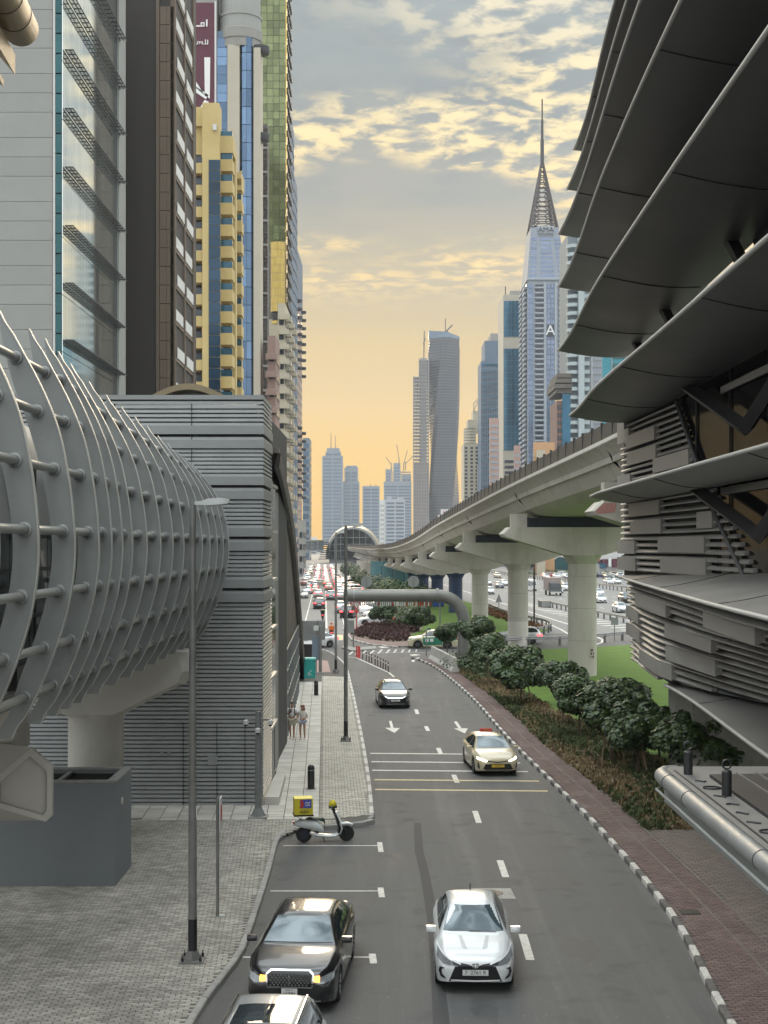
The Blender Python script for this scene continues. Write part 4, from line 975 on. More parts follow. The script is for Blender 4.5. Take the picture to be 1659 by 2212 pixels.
M['red_print'] = mat('red_print', (0.45, 0.03, 0.05), 0.6, var=0)
M['pinkwall'] = mat('pink_render', (0.40, 0.27, 0.23), 0.8, var=0.06, scale=0.2)
ROAD_M = 0
def rep(parent, name, me, locs, rot=None):
    for l in locs: link(name, me, parent, l, rot)
def bm_(x0, x1, y0, y1, z0, z1): return MB().box(x0, x1, y0, y1, z0, z1)
def stroke(parent, name, m, pts, w, y, dep=.3):
    """flat lettering stroke in the XZ plane"""
    P = [Vector((p[0], p[1])) for p in pts]; L = []; Rr = []
    for i, p in enumerate(P):
        t = (P[min(i+1, len(P)-1)] - P[max(i-1, 0)]).normalized(); n = Vector((-t.y, t.x)) * w / 2
        L.append(p + n); Rr.append(p - n)
    b = MB(); b.loft([[(a.x, y, a.y), (c.x, y, c.y), (c.x, y + dep, c.y), (a.x, y + dep, a.y)] for a, c in zip(L, Rr)])
    return b.build(name, m, parent)
def font(parent, name, body, m, loc, size, rot=(R(90), 0, 0), ext=.01, align='CENTER'):
    cu = bpy.data.curves.new(name, 'FONT'); cu.body = body; cu.size = size; cu.extrude = ext; cu.align_x = align; cu.align_y = 'CENTER'
    cu.materials.append(m); cu.resolution_u = 2
    me = bake(bpy.data.objects.new(name, cu))
    o = link(name, me, parent, loc, rot); return o
# ---------------------------------------------------------------- A: grey panelled tower with sunshades
tA = thing('office_tower', (-23, 100, 0), 'grey panelled office tower with mirror glass side and slatted sunshades', 'tower')
XA, A1, A2 = XD(135, 90), 90.0, 111.7
MB().box(-45, XA - .12, A1 + .15, A2 - .1, 0, 56).build('core', M['steel_dark'], tA)
xp = XD(114, 90)
me = bm_(0, 4.6, A1, A1 + .14, 0, 1.19).mesh('wall_panel', M['grey_panel'])
k = 0; z = 15.0
while z < 54:
    hp_ = 1.62 if k % 3 == 0 else 1.235
    for x_ in (xp - 4.62, xp - 9.24): link('wall_panel', me, tA, (x_, 0, z), scale=(1, 1, (hp_ - .025) / 1.19))
    z += hp_; k += 1
MB().box(xp + .02, xp + .16, A1 - .05, A1 + .2, 10, 56).build('corner_trim', M['white_wall'], tA)
me = bm_(0, XA - xp - .26, A1 - .02, A1 + .1, 0.03, 1.22).mesh('glass_pane', M['teal_glass'])
rep(tA, 'glass_pane', me, [(xp + .18, 0, 14 + i * 1.277) for i in range(32)])
me = bm_(-.05, .0, 0.015, .875, 0.015, 1.245).mesh('glass_pane', M['pale_glass'])
zf = [ZD(y, 109) for y in (915, 810, 708, 605, 500, 395, 290, 190, 85, -20)]
locs = []
for f in range(9):
    for c in range(21):
        locs.append((XA, A1 + .05 + c * .89, zf[f] - 3.83))
me3 = bm_(-.05, .0, 0.015, .875, 0.02, 3.0).mesh('glass_pane', M['pale_glass']); me4 = bm_(-.05, 0, .015, .875, 3.04, 3.8).mesh('spandrel_pane', M['pale_glass'])
rep(tA, 'glass_pane', me3, locs); rep(tA, 'spandrel_pane', me4, locs)
MB().box(XA - .1, XA + .06, A1 + 18.8, A2, 10, 56).build('corner_pier', M['grey_panel'], tA)
sb = MB()
for (o_, w_) in ((0, .05), (.27, .03), (.50, .04)): sb.box(XA + .06 + o_, XA + .06 + o_ + w_, A1 + .4, 109.3, -.035, .035)
for i in range(23): sb.box(XA + .05, XA + .6, A1 + .4 + i * .83, A1 + .47 + i * .83, -.03, .03)
for i in range(10): sb.box(XA + .1 + i * .048, XA + .112 + i * .048, A1 + .45, 109.2, -.008, .008)
sme = sb.mesh('sunshade', M['steel_dark'])
for zz in zf[1:]: link('sunshade', sme, tA, (0, 0, zz))
# ---------------------------------------------------------------- B: brown tower with white fronted balconies
tB = thing('apartment_tower', (-20, 122, 0), 'dark brown apartment tower with white fronted balconies next to the grey tower', 'tower')
B1 = 116.0; xb0, xb1, xb2 = XD(262, B1), XD(337, B1), XD(376, B1)
MB().box(xb0 - 8, xb1, B1, 131, 0, 60).build('dark_wall', M['brown_dark'], tB)
MB().box(xb1 + .02, xb1 + .28, B1 - .12, 131, 0, 60).build('pilaster', M['brown_panel'], tB)
MB().box(xb1 + .3, xb2 - .05, B1 + .1, 130, 0, 60).build('core', M['brown_dark'], tB)
me = bm_(0, (xb2 - xb1 - .32) / 2 - .02, B1, B1 + .12, 0.02, 1.5).mesh('wall_panel', M['brown_panel'])
for i in range(2):
    rep(tB, 'wall_panel', me, [(xb1 + .31 + i * (xb2 - xb1 - .32) / 2, 0, 14 + k * 1.53) for k in range(26)])
sl_ = bm_(-.4, .05, 0, 5.1, 0, .32).mesh('balcony_slab', M['brown_panel']); pp_ = bm_(0.02, .1, 0.3, 4.4, .34, 1.25).mesh('balcony_front', M['white_wall'])
for k in range(14):
    z = 15.6 + k * 3.02
    for y in (B1 + .3, B1 + 5.9): link('balcony_slab', sl_, tB, (xb2, y, z)); link('balcony_front', pp_, tB, (xb2, y + (.8 if k % 2 else 0), z))
for y in (B1 + .0, B1 + 5.5, B1 + 11.1): MB().box(xb2 - .3, xb2 + .12, y, y + .3, 0, 60).build('fin', M['brown_panel'], tB)
# ---------------------------------------------------------------- C: yellow block
tC = thing('apartment_block', (-27, 215, 0), 'yellow apartment block with stepped balconies and a blue glass strip', 'tower')
C1 = 212.0
def cxp(x, d=C1): return XD(x, d)
MB().box(cxp(400), cxp(437), C1 + 2.2, 235, 0, ZD(265, C1)).build('rear_wall', M['yellow'], tC)
MB().box(cxp(437), cxp(473), C1, C1 + 3.5, 0, ZD(222, C1)).build('front_wall', M['yellow'], tC)
MB().box(cxp(400), cxp(437) - .01, C1 + 1.6, 230, ZD(265, C1), ZD(224, C1)).build('top_wall', M['yellow'], tC)
MB().box(cxp(473) + .01, cxp(500), C1 + 6, C1 + 8, 0, ZD(300, C1)).build('side_wall', M['yellow'], tC)
MB().box(XD(500, 226.5), XD(522, 226.5), 226.5, 228, 0, ZD(375, 226)).build('side_wall', M['yellow'], tC)
me = bm_(0, 1.75, C1 - .12, C1 - .01, .04, 1.61).mesh('glass_pane', M['navy_glass'])
nn = int((ZD(345, C1) - 28) / 1.65)
rep(tC, 'glass_pane', me, [(cxp(451), 0, ZD(345, C1) - (i + 1) * 1.65) for i in range(nn)])
par = bm_(0, cxp(437) - cxp(412) - .1, C1 + .6, C1 + 2.19, 0, 1.55).mesh('balcony_wall', M['yellow']); ral = bm_(0, cxp(435) - cxp(412), C1 + .62, C1 + .7, 1.56, 2.5).mesh('balcony_rail', M['window'])
win = bm_(0, 1.2, C1 + 2.1, C1 + 2.19, 1.5, 3.2).mesh('window', M['brown_dark'])
z0 = ZD(330, C1)
for i in range(16):
    z = z0 - 2.9 - i * 3.3
    link('balcony_wall', par, tC, (cxp(412), 0, z)); link('balcony_rail', ral, tC, (cxp(412), 0, z)); link('window', win, tC, (cxp(412) + .1, 0, z))
def balc_col(xa, xb, d, ytop, name='balcony'):
    w = XD(xb, d) - XD(xa, d)
    a = bm_(0, w, d, d + 3.4, 0, 1.75).mesh('balcony_wall', M['yellow']); c = bm_(0.05, w, d + .02, d + .1, 1.76, 2.72).mesh('balcony_rail', M['blue_rail'])
    e = bm_(.3, w - .5, d + 3.35, d + 3.39, 1.7, 3.3).mesh('window', M['window']); s = bm_(w - .35, w - .1, d + 1.2, d + 1.5, 1.76, 3.32).mesh('balcony_post', M['yellow'])
    z = ZD(ytop, d); k = 0
    while z > 24:
        for n_, m_ in (('balcony_wall', a), ('balcony_rail', c), ('window', e), ('balcony_post', s)): link(n_, m_, tC, (XD(xa, d), 0, z))
        z -= 3.3; k += 1
    return
balc_col(474, 502, C1 + 2.2, 322); balc_col(499, 522, 223.0, 410)
MB().box(cxp(473), cxp(500), C1 + 2, C1 + 6, ZD(322, C1), ZD(285, C1)).build('cornice', M['yellow'], tC)
MB().box(XD(500, 223), XD(521, 223), 223, 228, ZD(400, 223), ZD(371, 223)).build('cornice', M['yellow'], tC)
MB().lathe([(.02, 0), (1.0, .4), (1.05, .45)], (cxp(427), C1 + 3, ZD(264, C1)), 16, 'Z').build('satellite_dish', M['cream'], tC, smooth=True)
MB().box(cxp(460), cxp(468), C1 - .4, C1 - .02, ZD(282, C1), ZD(270, C1)).build('wall_unit', M['white_wall'], tC)
# ---------------------------------------------------------------- E: blue and cream tower with maroon banner
tE = thing('glass_tower', (-28, 268, 0), 'cream and blue glass tower with a rounded bay and maroon advertising banner', 'tower')
E1 = 262.0
MB().box(XD(405, E1), XD(467, E1), E1 + 1, 268, 0, 122).build('banner_wall', M['grey_stone'], tE)
bo = MB().box(XD(411, E1), XD(462, E1), E1 + .6, E1 + .9, ZD(232, E1), ZD(3, E1)).build('banner', M['banner'], tE)
MB().box(XD(462, E1) + .05, XD(467, E1) - .05, E1 + .55, E1 + .95, ZD(232, E1), ZD(0, E1)).build('banner_frame', M['white_wall'], tE)
def bs(pts, w): return stroke(bo, 'banner_lettering', M['white_print'], [(XD(x, E1), ZD(y, E1)) for x, y in pts], w, E1 + .45, .12)
bs([(446, 40), (446, 55)], .28); bs([(416, 54), (432, 54), (440, 54), (440, 47), (434, 47), (434, 54)], .26); bs([(418, 54), (418, 48)], .26)
bs([(448, 84), (448, 93), (443, 93)], .17); bs([(443, 83), (443, 93), (437, 93), (437, 88), (431, 88), (437, 93)], .15); bs([(430, 93), (430, 88), (426, 88), (426, 93), (420, 93)], .16); bs([(422, 83), (422, 93)], .16); bs([(416, 83), (416, 91), (413, 94)], .17)
bs([(414, 172), (447, 208), (447, 122)], 1.1); bs([(447, 208), (414, 186)], .9); bs([(437, 232), (446, 216)], .9)
MB().box(XD(467, E1) + .05, XD(491, E1), E1 + 1.2, 268, 0, ZD(62, E1)).build('core', M['steel_blue'], tE)
MB().box(XD(491, E1), XD(517, E1), E1 + .2, 268, 0, ZD(95, E1)).build('stone_pier', M['cream'], tE)
MB().box(XD(517, E1), XD(547, E1), E1 + 1.5, 268, 0, ZD(60, E1)).build('core', M['steel_blue'], tE)
MB().box(XD(547, E1), XD(562, E1), E1 + .6, 268, 0, ZD(100, E1)).build('stone_pier', M['cream'], tE)
me = bm_(0, XD(490, E1) - XD(468, E1) - .08, E1 + 1.05, E1 + 1.18, .04, 1.66).mesh('glass_pane', M['blue_glass'])
rep(tE, 'glass_pane', me, [(XD(467.6, E1), 0, 36 + i * 1.7) for i in range(40)])
bx0, bx1 = XD(517, E1), XD(547, E1)
for j in range(4):
    a0, a1 = math.pi * j / 4, math.pi * (j + 1) / 4
    xm, rr = (bx0 + bx1) / 2, (bx1 - bx0) / 2 - .05
    p = [(xm - rr * math.cos(a0 + .02), E1 + 1.45 - 1.1 * math.sin(a0 + .02)), (xm - rr * math.cos(a1 - .02), E1 + 1.45 - 1.1 * math.sin(a1 - .02))]
    me = MB().loft([[(p[0][0], p[0][1], .05), (p[1][0], p[1][1], .05), (p[1][0], p[1][1] + .1, .05), (p[0][0], p[0][1] + .1, .05)], [(p[0][0], p[0][1], 3.3), (p[1][0], p[1][1], 3.3), (p[1][0], p[1][1] + .1, 3.3), (p[0][0], p[0][1] + .1, 3.3)]]).mesh('bay_pane', M['blue_glass'])
    rep(tE, 'bay_pane', me, [(0, 0, 34 + i * 3.36) for i in range(21)])
cx_ = (XD(467, E1) + XD(562, E1)) / 2; cr_ = (XD(562, E1) - XD(467, E1)) / 2
MB().lathe([(cr_ * .98, ZD(96, E1)), (cr_ * .98, ZD(78, E1)), (cr_ * 1.02, ZD(77, E1)), (cr_ * 1.02, ZD(56, E1)), (cr_ * .96, ZD(54, E1))], (cx_, E1 + cr_, 0), 40).build('crown_ring', M['grey_stone'], tE, smooth=30)
MB().lathe([(cr_ * .96, ZD(54, E1)), (cr_ * .96, ZD(28, E1)), (cr_ * 1.0, ZD(27, E1)), (cr_ * 1.0, ZD(21, E1)), (cr_ * .93, ZD(20, E1)), (cr_ * .93, ZD(-60, E1))], (cx_, E1 + cr_, 0), 40).build('crown_drum', M['grey_panel'], tE, smooth=30)
for y in (95, 285): MB().lathe([(1.6, 0), (1.7, .3), (1.7, 1.3), (1.2, 1.4)], (XD(560, E1), E1 + 2.5, ZD(y + 12, E1)), 16).build('corner_drum', M['steel_dark'], tE, smooth=30)
font(tE, 'tower_lettering', 'RAMADA', M['steel_dark'], (XD(528, E1), E1 - .3, ZD(43, E1)), 1.1) if False else None
# ---------------------------------------------------------------- F: narrow textured tower
tF = thing('narrow_tower', (XD(568, 290), 292, 0), 'narrow dark textured tower between the cream tower and the green glass tower', 'tower')
F1 = 288.0
MB().box(XD(556, F1), XD(577, F1), F1 + .4, 293, 0, ZD(266, F1)).build('core', M['dusk_grey'], tF)
me = MB()
rs = random.Random(2)
for i in range(5):
    for j in range(10):
        me.box(i * .38, i * .38 + rs.uniform(.2, .34), F1 + rs.uniform(-.1, .2), F1 + .4, j * .42, j * .42 + rs.uniform(.2, .38))
me = me.mesh('screen_panel', M['dusk_grey'])
z = ZD(268, F1) - 4.6
while z > 30:
    link('screen_panel', me, tF, (XD(559, F1), 0, z)); MB().box(XD(558, F1), XD(578, F1), F1 - .35, F1 + .4, z - .5, z - .1).build('ledge', M['grey_stone'], tF); z -= 4.95
# ---------------------------------------------------------------- G: green and gold glass tower
tG = thing('green_tower', (-23, 340, 0), 'tall green and gold mirror glass tower with a hanging golden drum', 'tower')
G1 = 335.0; gx0, gx1 = XD(550, G1), XD(617, G1)
MB().box(gx0, gx1 - .1, G1 + .15, 352, 0, 175).build('core', M['dusk_grey'], tG)
me = bm_(.05, 1.41, G1 - .02, G1 + .12, .05, 1.75).mesh('glass_pane', M['green_glass'])
locs = []
for i in range(5):
    for j in range(58):
        z = ZD(535, G1) + j * 1.8
        if z < 142: locs.append((gx1 - .05 - (i + 1) * 1.46, 0, z))
rep(tG, 'glass_pane', me, locs[:300])
MB().box(gx1 - .02, gx1 + .3, G1 - .1, G1 + .4, ZD(690, G1), 175).build('gold_strip', M['gold_glass'], tG)
gr = (XD(615, 326) - XD(583, 326)) / 2; gxc = (XD(615, 326) + XD(583, 326)) / 2
n = 14
for j in range(n):
    a0, a1 = math.pi + math.pi * j / n, math.pi + math.pi * (j + 1) / n
    p0, p1 = (gxc + gr * math.cos(a0 + .015), 328 + gr * math.sin(a0 + .015)), (gxc + gr * math.cos(a1 - .015), 328 + gr * math.sin(a1 - .015))
    me = MB().quad((p0[0], p0[1], .03), (p1[0], p1[1], .03), (p1[0], p1[1], 1.77), (p0[0], p0[1], 1.77)).mesh('drum_pane', M['gold_glass'])
    rep(tG, 'drum_pane', me, [(0, 0, ZD(672, 326) + i * 1.8) for i in range(9)])
MB().lathe([(gr * .97, ZD(672, 326)), (gr * .97, ZD(522, 326))], (gxc, 328, 0), 24).build('drum_core', M['steel_dark'], tG)
MB().lathe([(gr * .7, 0), (gr * 1.0, 1.2), (gr * 1.0, 1.5)], (gxc, 328, ZD(690, 326)), 24).build('drum_base', M['steel_dark'], tG, smooth=30)
MB().lathe([(gr * .9, 0), (gr * .9, .6)], (gxc, 328, ZD(697, 326)), 24).build('drum_base', M['gold_glass'], tG, smooth=30)
MB().box(gx0, gx1 + .5, G1 - .2, 352, 0, ZD(690, G1)).build('podium', M['beige'], tG)
sc = MB()
for k in range(4): sc.box(0, .45, G1 + .6 + k * 4, G1 + 3.8 + k * 4, 0, .9)
sc = sc.mesh('balcony_row', M['steel_dark'])
for i in range(34): o = link('balcony_row', sc, tG, (gx1 + .1, 0, ZD(690, G1) + i * 3.4)); o['kind'] = 'stuff'
# ---------------------------------------------------------------- generic receding towers
def slab_tower(name, label, pxa, pxb, pxc, ytop, d, wall, band, fh, bandh=1.6, side_band=None, front=True, z_lo=0, cat='tower', nfl=None, proud=.15, sidem=None):
    """box with its front between pxa and pxb at distance d and the road side receding to pxc"""
    t = thing(name, ((XD(pxa, d) + XD(pxb, d)) / 2, d, 0), label, cat)
    if pxb < CX: x0, x1, d2 = XD(pxa, d), XD(pxb, d), d * (CX - pxb) / (CX - pxc) if pxc != pxb else d + 25
    else: x0, x1, d2 = XD(pxb, d), XD(pxa, d), d * (pxb - CX) / (pxc - CX) if pxc != pxb else d + 25
    zt = ZD(ytop, d)
    MB().box(min(x0, x1), max(x0, x1), d, d2, 0, zt).build('wall', wall, t)
    xs = x1 if pxb < CX else x0
    n = int((zt - 1.5 - z_lo) / fh) if nfl is None else nfl
    if front:
        me = bm_(min(x0, x1) + .3, max(x0, x1) - .3, d - proud, d - .01, 0, bandh).mesh('window_band', band)
        rep(t, 'window_band', me, [(0, 0, zt - 1.5 - (i + 1) * fh) for i in range(n)])
    if d2 - d > 2:
        sb_ = side_band or band
        s = proud if pxb < CX else -proud
        me = bm_(min(xs + .01 * (1 if s > 0 else -1), xs + s), max(xs + .01 * (1 if s > 0 else -1), xs + s), d + .5, d2 - .5, 0, bandh).mesh('window_band', sb_)
        rep(t, 'window_band', me, [(0, 0, zt - 1.5 - (i + 1) * fh) for i in range(n)])
    return t, min(x0, x1), max(x0, x1), zt, d2
t, x0, x1, zt, d2 = slab_tower('apartment_tower', 'mauve apartment tower with small curved balconies behind the louvred building', 578, 595, 604, 725, 262, M['mauve'], M['window'], 3.3, 1.3, z_lo=18)
me = MB().lathe([(.0, 0), (1.1, 0), (1.1, 1.1), (1.0, 1.15)], (0, 0, 0), 14).mesh('balcony', M['mauve'])
rep(t, 'balcony', me, [(XD(586, 262), 262, zt - 4.5 - i * 3.3) for i in range(10)])
t, x0, x1, zt, d2 = slab_tower('apartment_tower', 'beige balconied apartment tower between the mauve and the blue tower', 600, 616, 633, 655, 305, M['beige'], M['window'], 3.2, 1.5, z_lo=12)
me = bm_(0, 1.15, 0, 3.0, 0, 1.15).mesh('balcony', M['beige'])
rep(t, 'balcony', me, [(x1, 307 + j * 9.5, zt - 3.6 - i * 3.2) for i in range(16) for j in range(3)])
me = bm_(0, 2.0, -1.0, 0, 0, 1.1).mesh('balcony', M['beige'])
rep(t, 'balcony', me, [(XD(604, 305), 305, zt - 3.6 - i * 3.2) for i in range(16)])
slab_tower('slender_tower', 'slender pale blue tower edge behind the green glass tower', 615, 626, 635, 244, 430, M['steel_matte'], M['haze_blue'], 3.6, .8, side_band=M['steel_matte'], z_lo=40)
slab_tower('blue_tower', 'dark navy tower with flat top rising beyond the green glass tower', 618, 634, 642, 372, 520, M['steel_matte'], M['deep_blue'], 4.2, 2.8, side_band=M['steel_matte'], z_lo=10)
t, x0, x1, zt, d2 = slab_tower('ringed_tower', 'slim tower with stacked rounded balconies at the end of the row', 632, 642, 652, 655, 600, M['pinkwall'], M['steel_blue'], 3.6, 1.8, z_lo=6)
me = MB().lathe([(1.4, 0), (1.6, .5), (1.6, 1.2), (1.3, 1.3)], (0, 0, 0), 14).mesh('balcony', M['steel_dark'])
rep(t, 'balcony', me, [(x1 + .4, 604 + j * 30, zt + 1 - i * 3.6 - (i // 9) * 22) for i in range(27) for j in range(2) if zt - i * 3.6 - (i // 9) * 22 > 10])
MB().box(x0, x1, 602, 640, zt, ZD(535, 600)).build('penthouse', M['steel_matte'], t)
slab_tower('corner_podium', 'low stone podium building at the foot of the slim tower', 645, 655, 661, 1124, 420, M['grey_stone'], M['window'], 3.6, 1.6, cat='building')
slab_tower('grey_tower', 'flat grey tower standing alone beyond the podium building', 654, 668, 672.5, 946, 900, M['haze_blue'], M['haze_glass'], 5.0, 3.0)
for i, (a, c, y, dd_) in enumerate(((672, 683, 1160, 1500), (683, 697, 1167, 1600))):
    slab_tower('low_building', ('small white building on the horizon beside the grey tower', 'low white building on the horizon under the yellow sky')[i], a, c, c, y, dd_, M['white_wall'], M['window'], 4, 1.5, cat='building')
# ---------------------------------------------------------------- spired tower across the road
tS = thing('spired_tower', (XD(1182, 742), 742, 0), 'silver tower with lattice spire and lettering across the highway', 'tower')
S1 = 742.0
def sx(x): return XD(x, S1)
def sz(y): return ZD(y, S1)
MB().box(sx(1139), sx(1225), S1, S1 + 38, 0, sz(603)).build('wall', M['silver_wall'], tS)
MB().box(sx(1139) - .0, sx(1139) + .6, S1 - .3, S1 + 38, 0, sz(603)).build('corner_pier', M['silver_wall'], tS)
for a, c in ((1174.5, 1180), (1197.5, 1203)): MB().box(sx(a), sx(c), S1 - .9, S1 - .01, 0, sz(610)).build('pier', M['silver_wall'], tS)
MB().box(sx(1138), sx(1226), S1 - 1.2, S1 + 38.5, sz(605), sz(600)).build('cornice', M['silver_wall'], tS)
pitch = 11.0 / FOC * S1
wl_ = bm_(sx(1156), sx(1173.5), S1 - .5, S1 - .02, 0, 1.3).mesh('window', M['window']); bl_ = bm_(sx(1155), sx(1174), S1 - 1.6, S1 - .02, -.9, -.1).mesh('balcony', M['silver_wall'])
wr_ = bm_(sx(1207), sx(1222), S1 - .5, S1 - .02, 0, 1.3).mesh('window', M['window']); br_ = bm_(sx(1206), sx(1223), S1 - 1.6, S1 - .02, -.9, -.1).mesh('balcony', M['silver_wall'])
wc1 = bm_(sx(1181.5), sx(1188), S1 - .5, S1 - .02, -.7, 1.6).mesh('window', M['lilac_glass']); wc2 = bm_(sx(1190), sx(1196.5), S1 - .5, S1 - .02, -.7, 1.6).mesh('window', M['lilac_glass'])
wg_ = bm_(sx(1141), sx(1151), S1 - .5, S1 - .02, -.7, 1.7).mesh('window', M['lilac_glass'])
bsid = bm_(sx(1139) - 1.3, sx(1139) - .02, S1 + 3, S1 + 14, -.4, .8).mesh('balcony', M['silver_wall']); bsid2 = bm_(sx(1139) - 1.3, sx(1139) - .02, S1 + 20, S1 + 34, -.4, .8).mesh('balcony', M['silver_wall'])
wsd = bm_(sx(1139) - .2, sx(1139) - .02, S1 + 2, S1 + 36, .8, 2.1).mesh('window_band', M['window'])
for i in range(36):
    z = sz(620) - i * pitch
    for n_, m_ in (('window', wl_), ('balcony', bl_), ('window', wr_), ('balcony', br_), ('window', wc1), ('window', wc2), ('window', wg_), ('balcony', bsid), ('balcony', bsid2), ('window_band', wsd)): link(n_, m_, tS, (0, 0, z))
# tapering top
def tap(y): return (interp([(484, 1150), (603, 1139)], y), interp([(484, 1210), (603, 1225)], y))
b = MB(); b.loft([[(sx(tap(603)[0]), S1, sz(600)), (sx(tap(603)[1]), S1, sz(600)), (sx(1225), S1 + 38, sz(600)), (sx(1124) + 4, S1 + 38, sz(600))], [(sx(1150), S1 + 8, sz(484)), (sx(1211), S1 + 8, sz(484)), (sx(1211), S1 + 30, sz(484)), (sx(1150), S1 + 30, sz(484))]]); b.build('tapered_top', mat('dimmed_silver_wall', (0.19, 0.215, 0.25), .65, var=.05), tS)  # silver wall darkened here to offset strong sky light on the slope
for i in range(9):
    y = 508 + i * 10.6; f = (603 - y) / 119; yy = S1 + 8 * f - .4
    l, r = tap(y); sp = (r - l)
    for a, c in ((.05, .22), (.34, .68), (.8, .97)):
        MB().box(sx(l + sp * a), sx(l + sp * c), yy - .2, yy + .6, sz(y + 6), sz(y)).build('window', M['lilac_glass'], tS)
hb = MB().box(sx(1165), sx(1199), S1 + 6.4, S1 + 9, sz(505), sz(482)).build('sign_block', M['silver_wall'], tS)
font(hb, 'sign_lettering', 'AMA', M['steel_dark'], (sx(1182), S1 + 6.1, sz(491)), 4.0, ext=.1); font(hb, 'sign_lettering', 'HOLDING', M['steel_dark'], (sx(1182), S1 + 6.1, sz(500.5)), 1.75, ext=.1)
MB().box(sx(1180), sx(1197), S1 - .85, S1 - .5, sz(728), sz(702)).build('letter_panel', M['window'], tS)
font(tS, 'letter', 'A', M['white_print'], (sx(1188.5), S1 - 1.2, sz(715)), 7.5, ext=.15)
# lattice spire
apex = (sx(1180), S1 + 19, sz(330)); base = [(sx(1151), S1 + 9), (sx(1210), S1 + 9), (sx(1210), S1 + 29), (sx(1151), S1 + 29)]
def leg(i, f): return Vector((lerp(base[i][0], apex[0] + (.5 if i in (1, 2) else -.5), f), lerp(base[i][1], apex[1], f), lerp(sz(484), apex[2], f)))
lv = [1 - (1 - i / 15) ** 1.0 for i in range(16)]
for i in range(4): MB().tube([leg(i, 0), leg(i, 1)], .55, 5).build('spire_leg', M['lattice'], tS)
for k in range(15):
    b = MB()
    for i in range(4):
        j = (i + 1) % 4; a0, a1, c0_, c1_ = leg(i, lv[k]), leg(i, lv[k + 1]), leg(j, lv[k]), leg(j, lv[k + 1])
        b.tube([a0, c0_], .28, 4)
        q0, q1 = a0.lerp(c0_, .33), c0_.lerp(a0, .33)
        b.tube([a0, a1.lerp(c1_, .3)], .24, 4); b.tube([c0_, c1_.lerp(a1, .3)], .24, 4); b.tube([q0, a1], .24, 4); b.tube([q1, c1_], .24, 4)
    o = b.build('spire_bracing', M['lattice'], tS); o['kind'] = 'stuff'
for k, (r_, ya, yb_) in enumerate(((1.0, 335, 280), (.7, 280, 235), (.4, 235, 190))): MB().tube([(apex[0], apex[1], sz(ya)), (apex[0], apex[1], sz(yb_))], r_, 8).build('mast', M['steel_dark'], tS)
# ---------------------------------------------------------------- blue rectangular tower
tR = thing('blue_glass_tower', (XD(1105, 800), 800, 0), 'blue glass tower in a cream frame left of the spired tower', 'tower')
R1 = 800.0
MB().box(XD(1087, R1), XD(1128, R1), R1, R1 + 36, 0, ZD(637, R1)).build('frame', M['cream'], tR)
MB().box(XD(1104, R1), XD(1128, R1), R1 + 6, R1 + 30, ZD(637, R1), ZD(624, R1)).build('plant_room', M['grey_stone'], tR)
MB().tube([(XD(1095, R1), R1 + 10, ZD(637, R1)), (XD(1095, R1), R1 + 10, ZD(612, R1))], .3, 5).build('mast', M['steel_dark'], tR)
me = bm_(.04, 2.2, R1 - .3, R1 - .01, .04, 3.3).mesh('glass_pane', M['deep_blue'])
locs = []
for i in range(5):
    for ya, yb_ in ((650, 737), (753, 980)):
        z = ZD(ya, R1) - 3.4
        while z > ZD(yb_, R1): locs.append((XD(1088.5, R1) + i * 2.1, 0, z)); z -= 3.4
me = bm_(.03, 2.05, R1 - .3, R1 - .01, .04, 3.36).mesh('glass_pane', M['deep_blue'])
rep(tR, 'glass_pane', me, locs)
for i in range(3): MB().box(XD(1090, R1), XD(1114, R1), R1 - .3, R1 - .01, ZD(1000 + i * 12, R1), ZD(994 + i * 12, R1)).build('window_band', M['window'], tR)
# ---------------------------------------------------------------- stepped blue-grey tower, beige tower, pink block
tT = thing('stepped_tower', (XD(1058, 880), 880, 0), 'blue grey tower with stepped top beside the blue glass tower', 'tower')
for i, (a, c, y, dd_) in enumerate(((1039, 1078, 780, 880), (1047, 1078, 736, 883), (1060, 1078, 720, 886))):
    MB().box(XD(a, dd_), XD(c, dd_), dd_, dd_ + 30, 0, ZD(y, dd_)).build('wall', (M['steel_matte'], M['steel_matte'], M['grey_stone'])[i], tT)
for i in range(9):
    MB().box(XD(1041 + i * 3.9, 880), XD(1042.2 + i * 3.9, 880), 879.2, 879.98, 0, ZD(800, 880)).build('fin', M['haze_blue'], tT)
me = bm_(XD(1040, 880), XD(1076, 880), 879.4, 879.7, 0, 1.2).mesh('window_band', M['deep_blue'])
rep(tT, 'window_band', me, [(0, 0, ZD(790, 880) - i * 4.0) for i in range(28)])
tW = thing('beige_tower', (XD(1020, 920), 920, 0), 'beige tower with rounded banded top and square windows beside the twisted tower', 'tower')
W1 = 920.0
MB().box(XD(1002, W1), XD(1040, W1), W1, W1 + 30, 0, ZD(958, W1)).build('wall', M['beige'], tW)
cxw = (XD(1002, W1) + XD(1030, W1)) / 2; rw = (XD(1030, W1) - XD(1002, W1)) / 2
for i in range(5):
    MB().lathe([(rw, 0), (rw, 1.5)], (cxw, W1 + rw, ZD(957 - i * 6.2, W1)), 22).build('band', M['beige'], tW); MB().lathe([(rw * .95, 0), (rw * .95, .7)], (cxw, W1 + rw, ZD(957 - i * 6.2 - 4.6, W1)), 22).build('window_band', M['window'], tW)
MB().box(XD(1012, W1), XD(1040, W1), W1 + 6, W1 + 28, ZD(930, W1), ZD(905, W1)).build('upper_block', M['beige'], tW)
MB().box(XD(1024, W1), XD(1040, W1), W1 + 8, W1 + 28, ZD(905, W1), ZD(885, W1)).build('upper_block', M['beige'], tW)
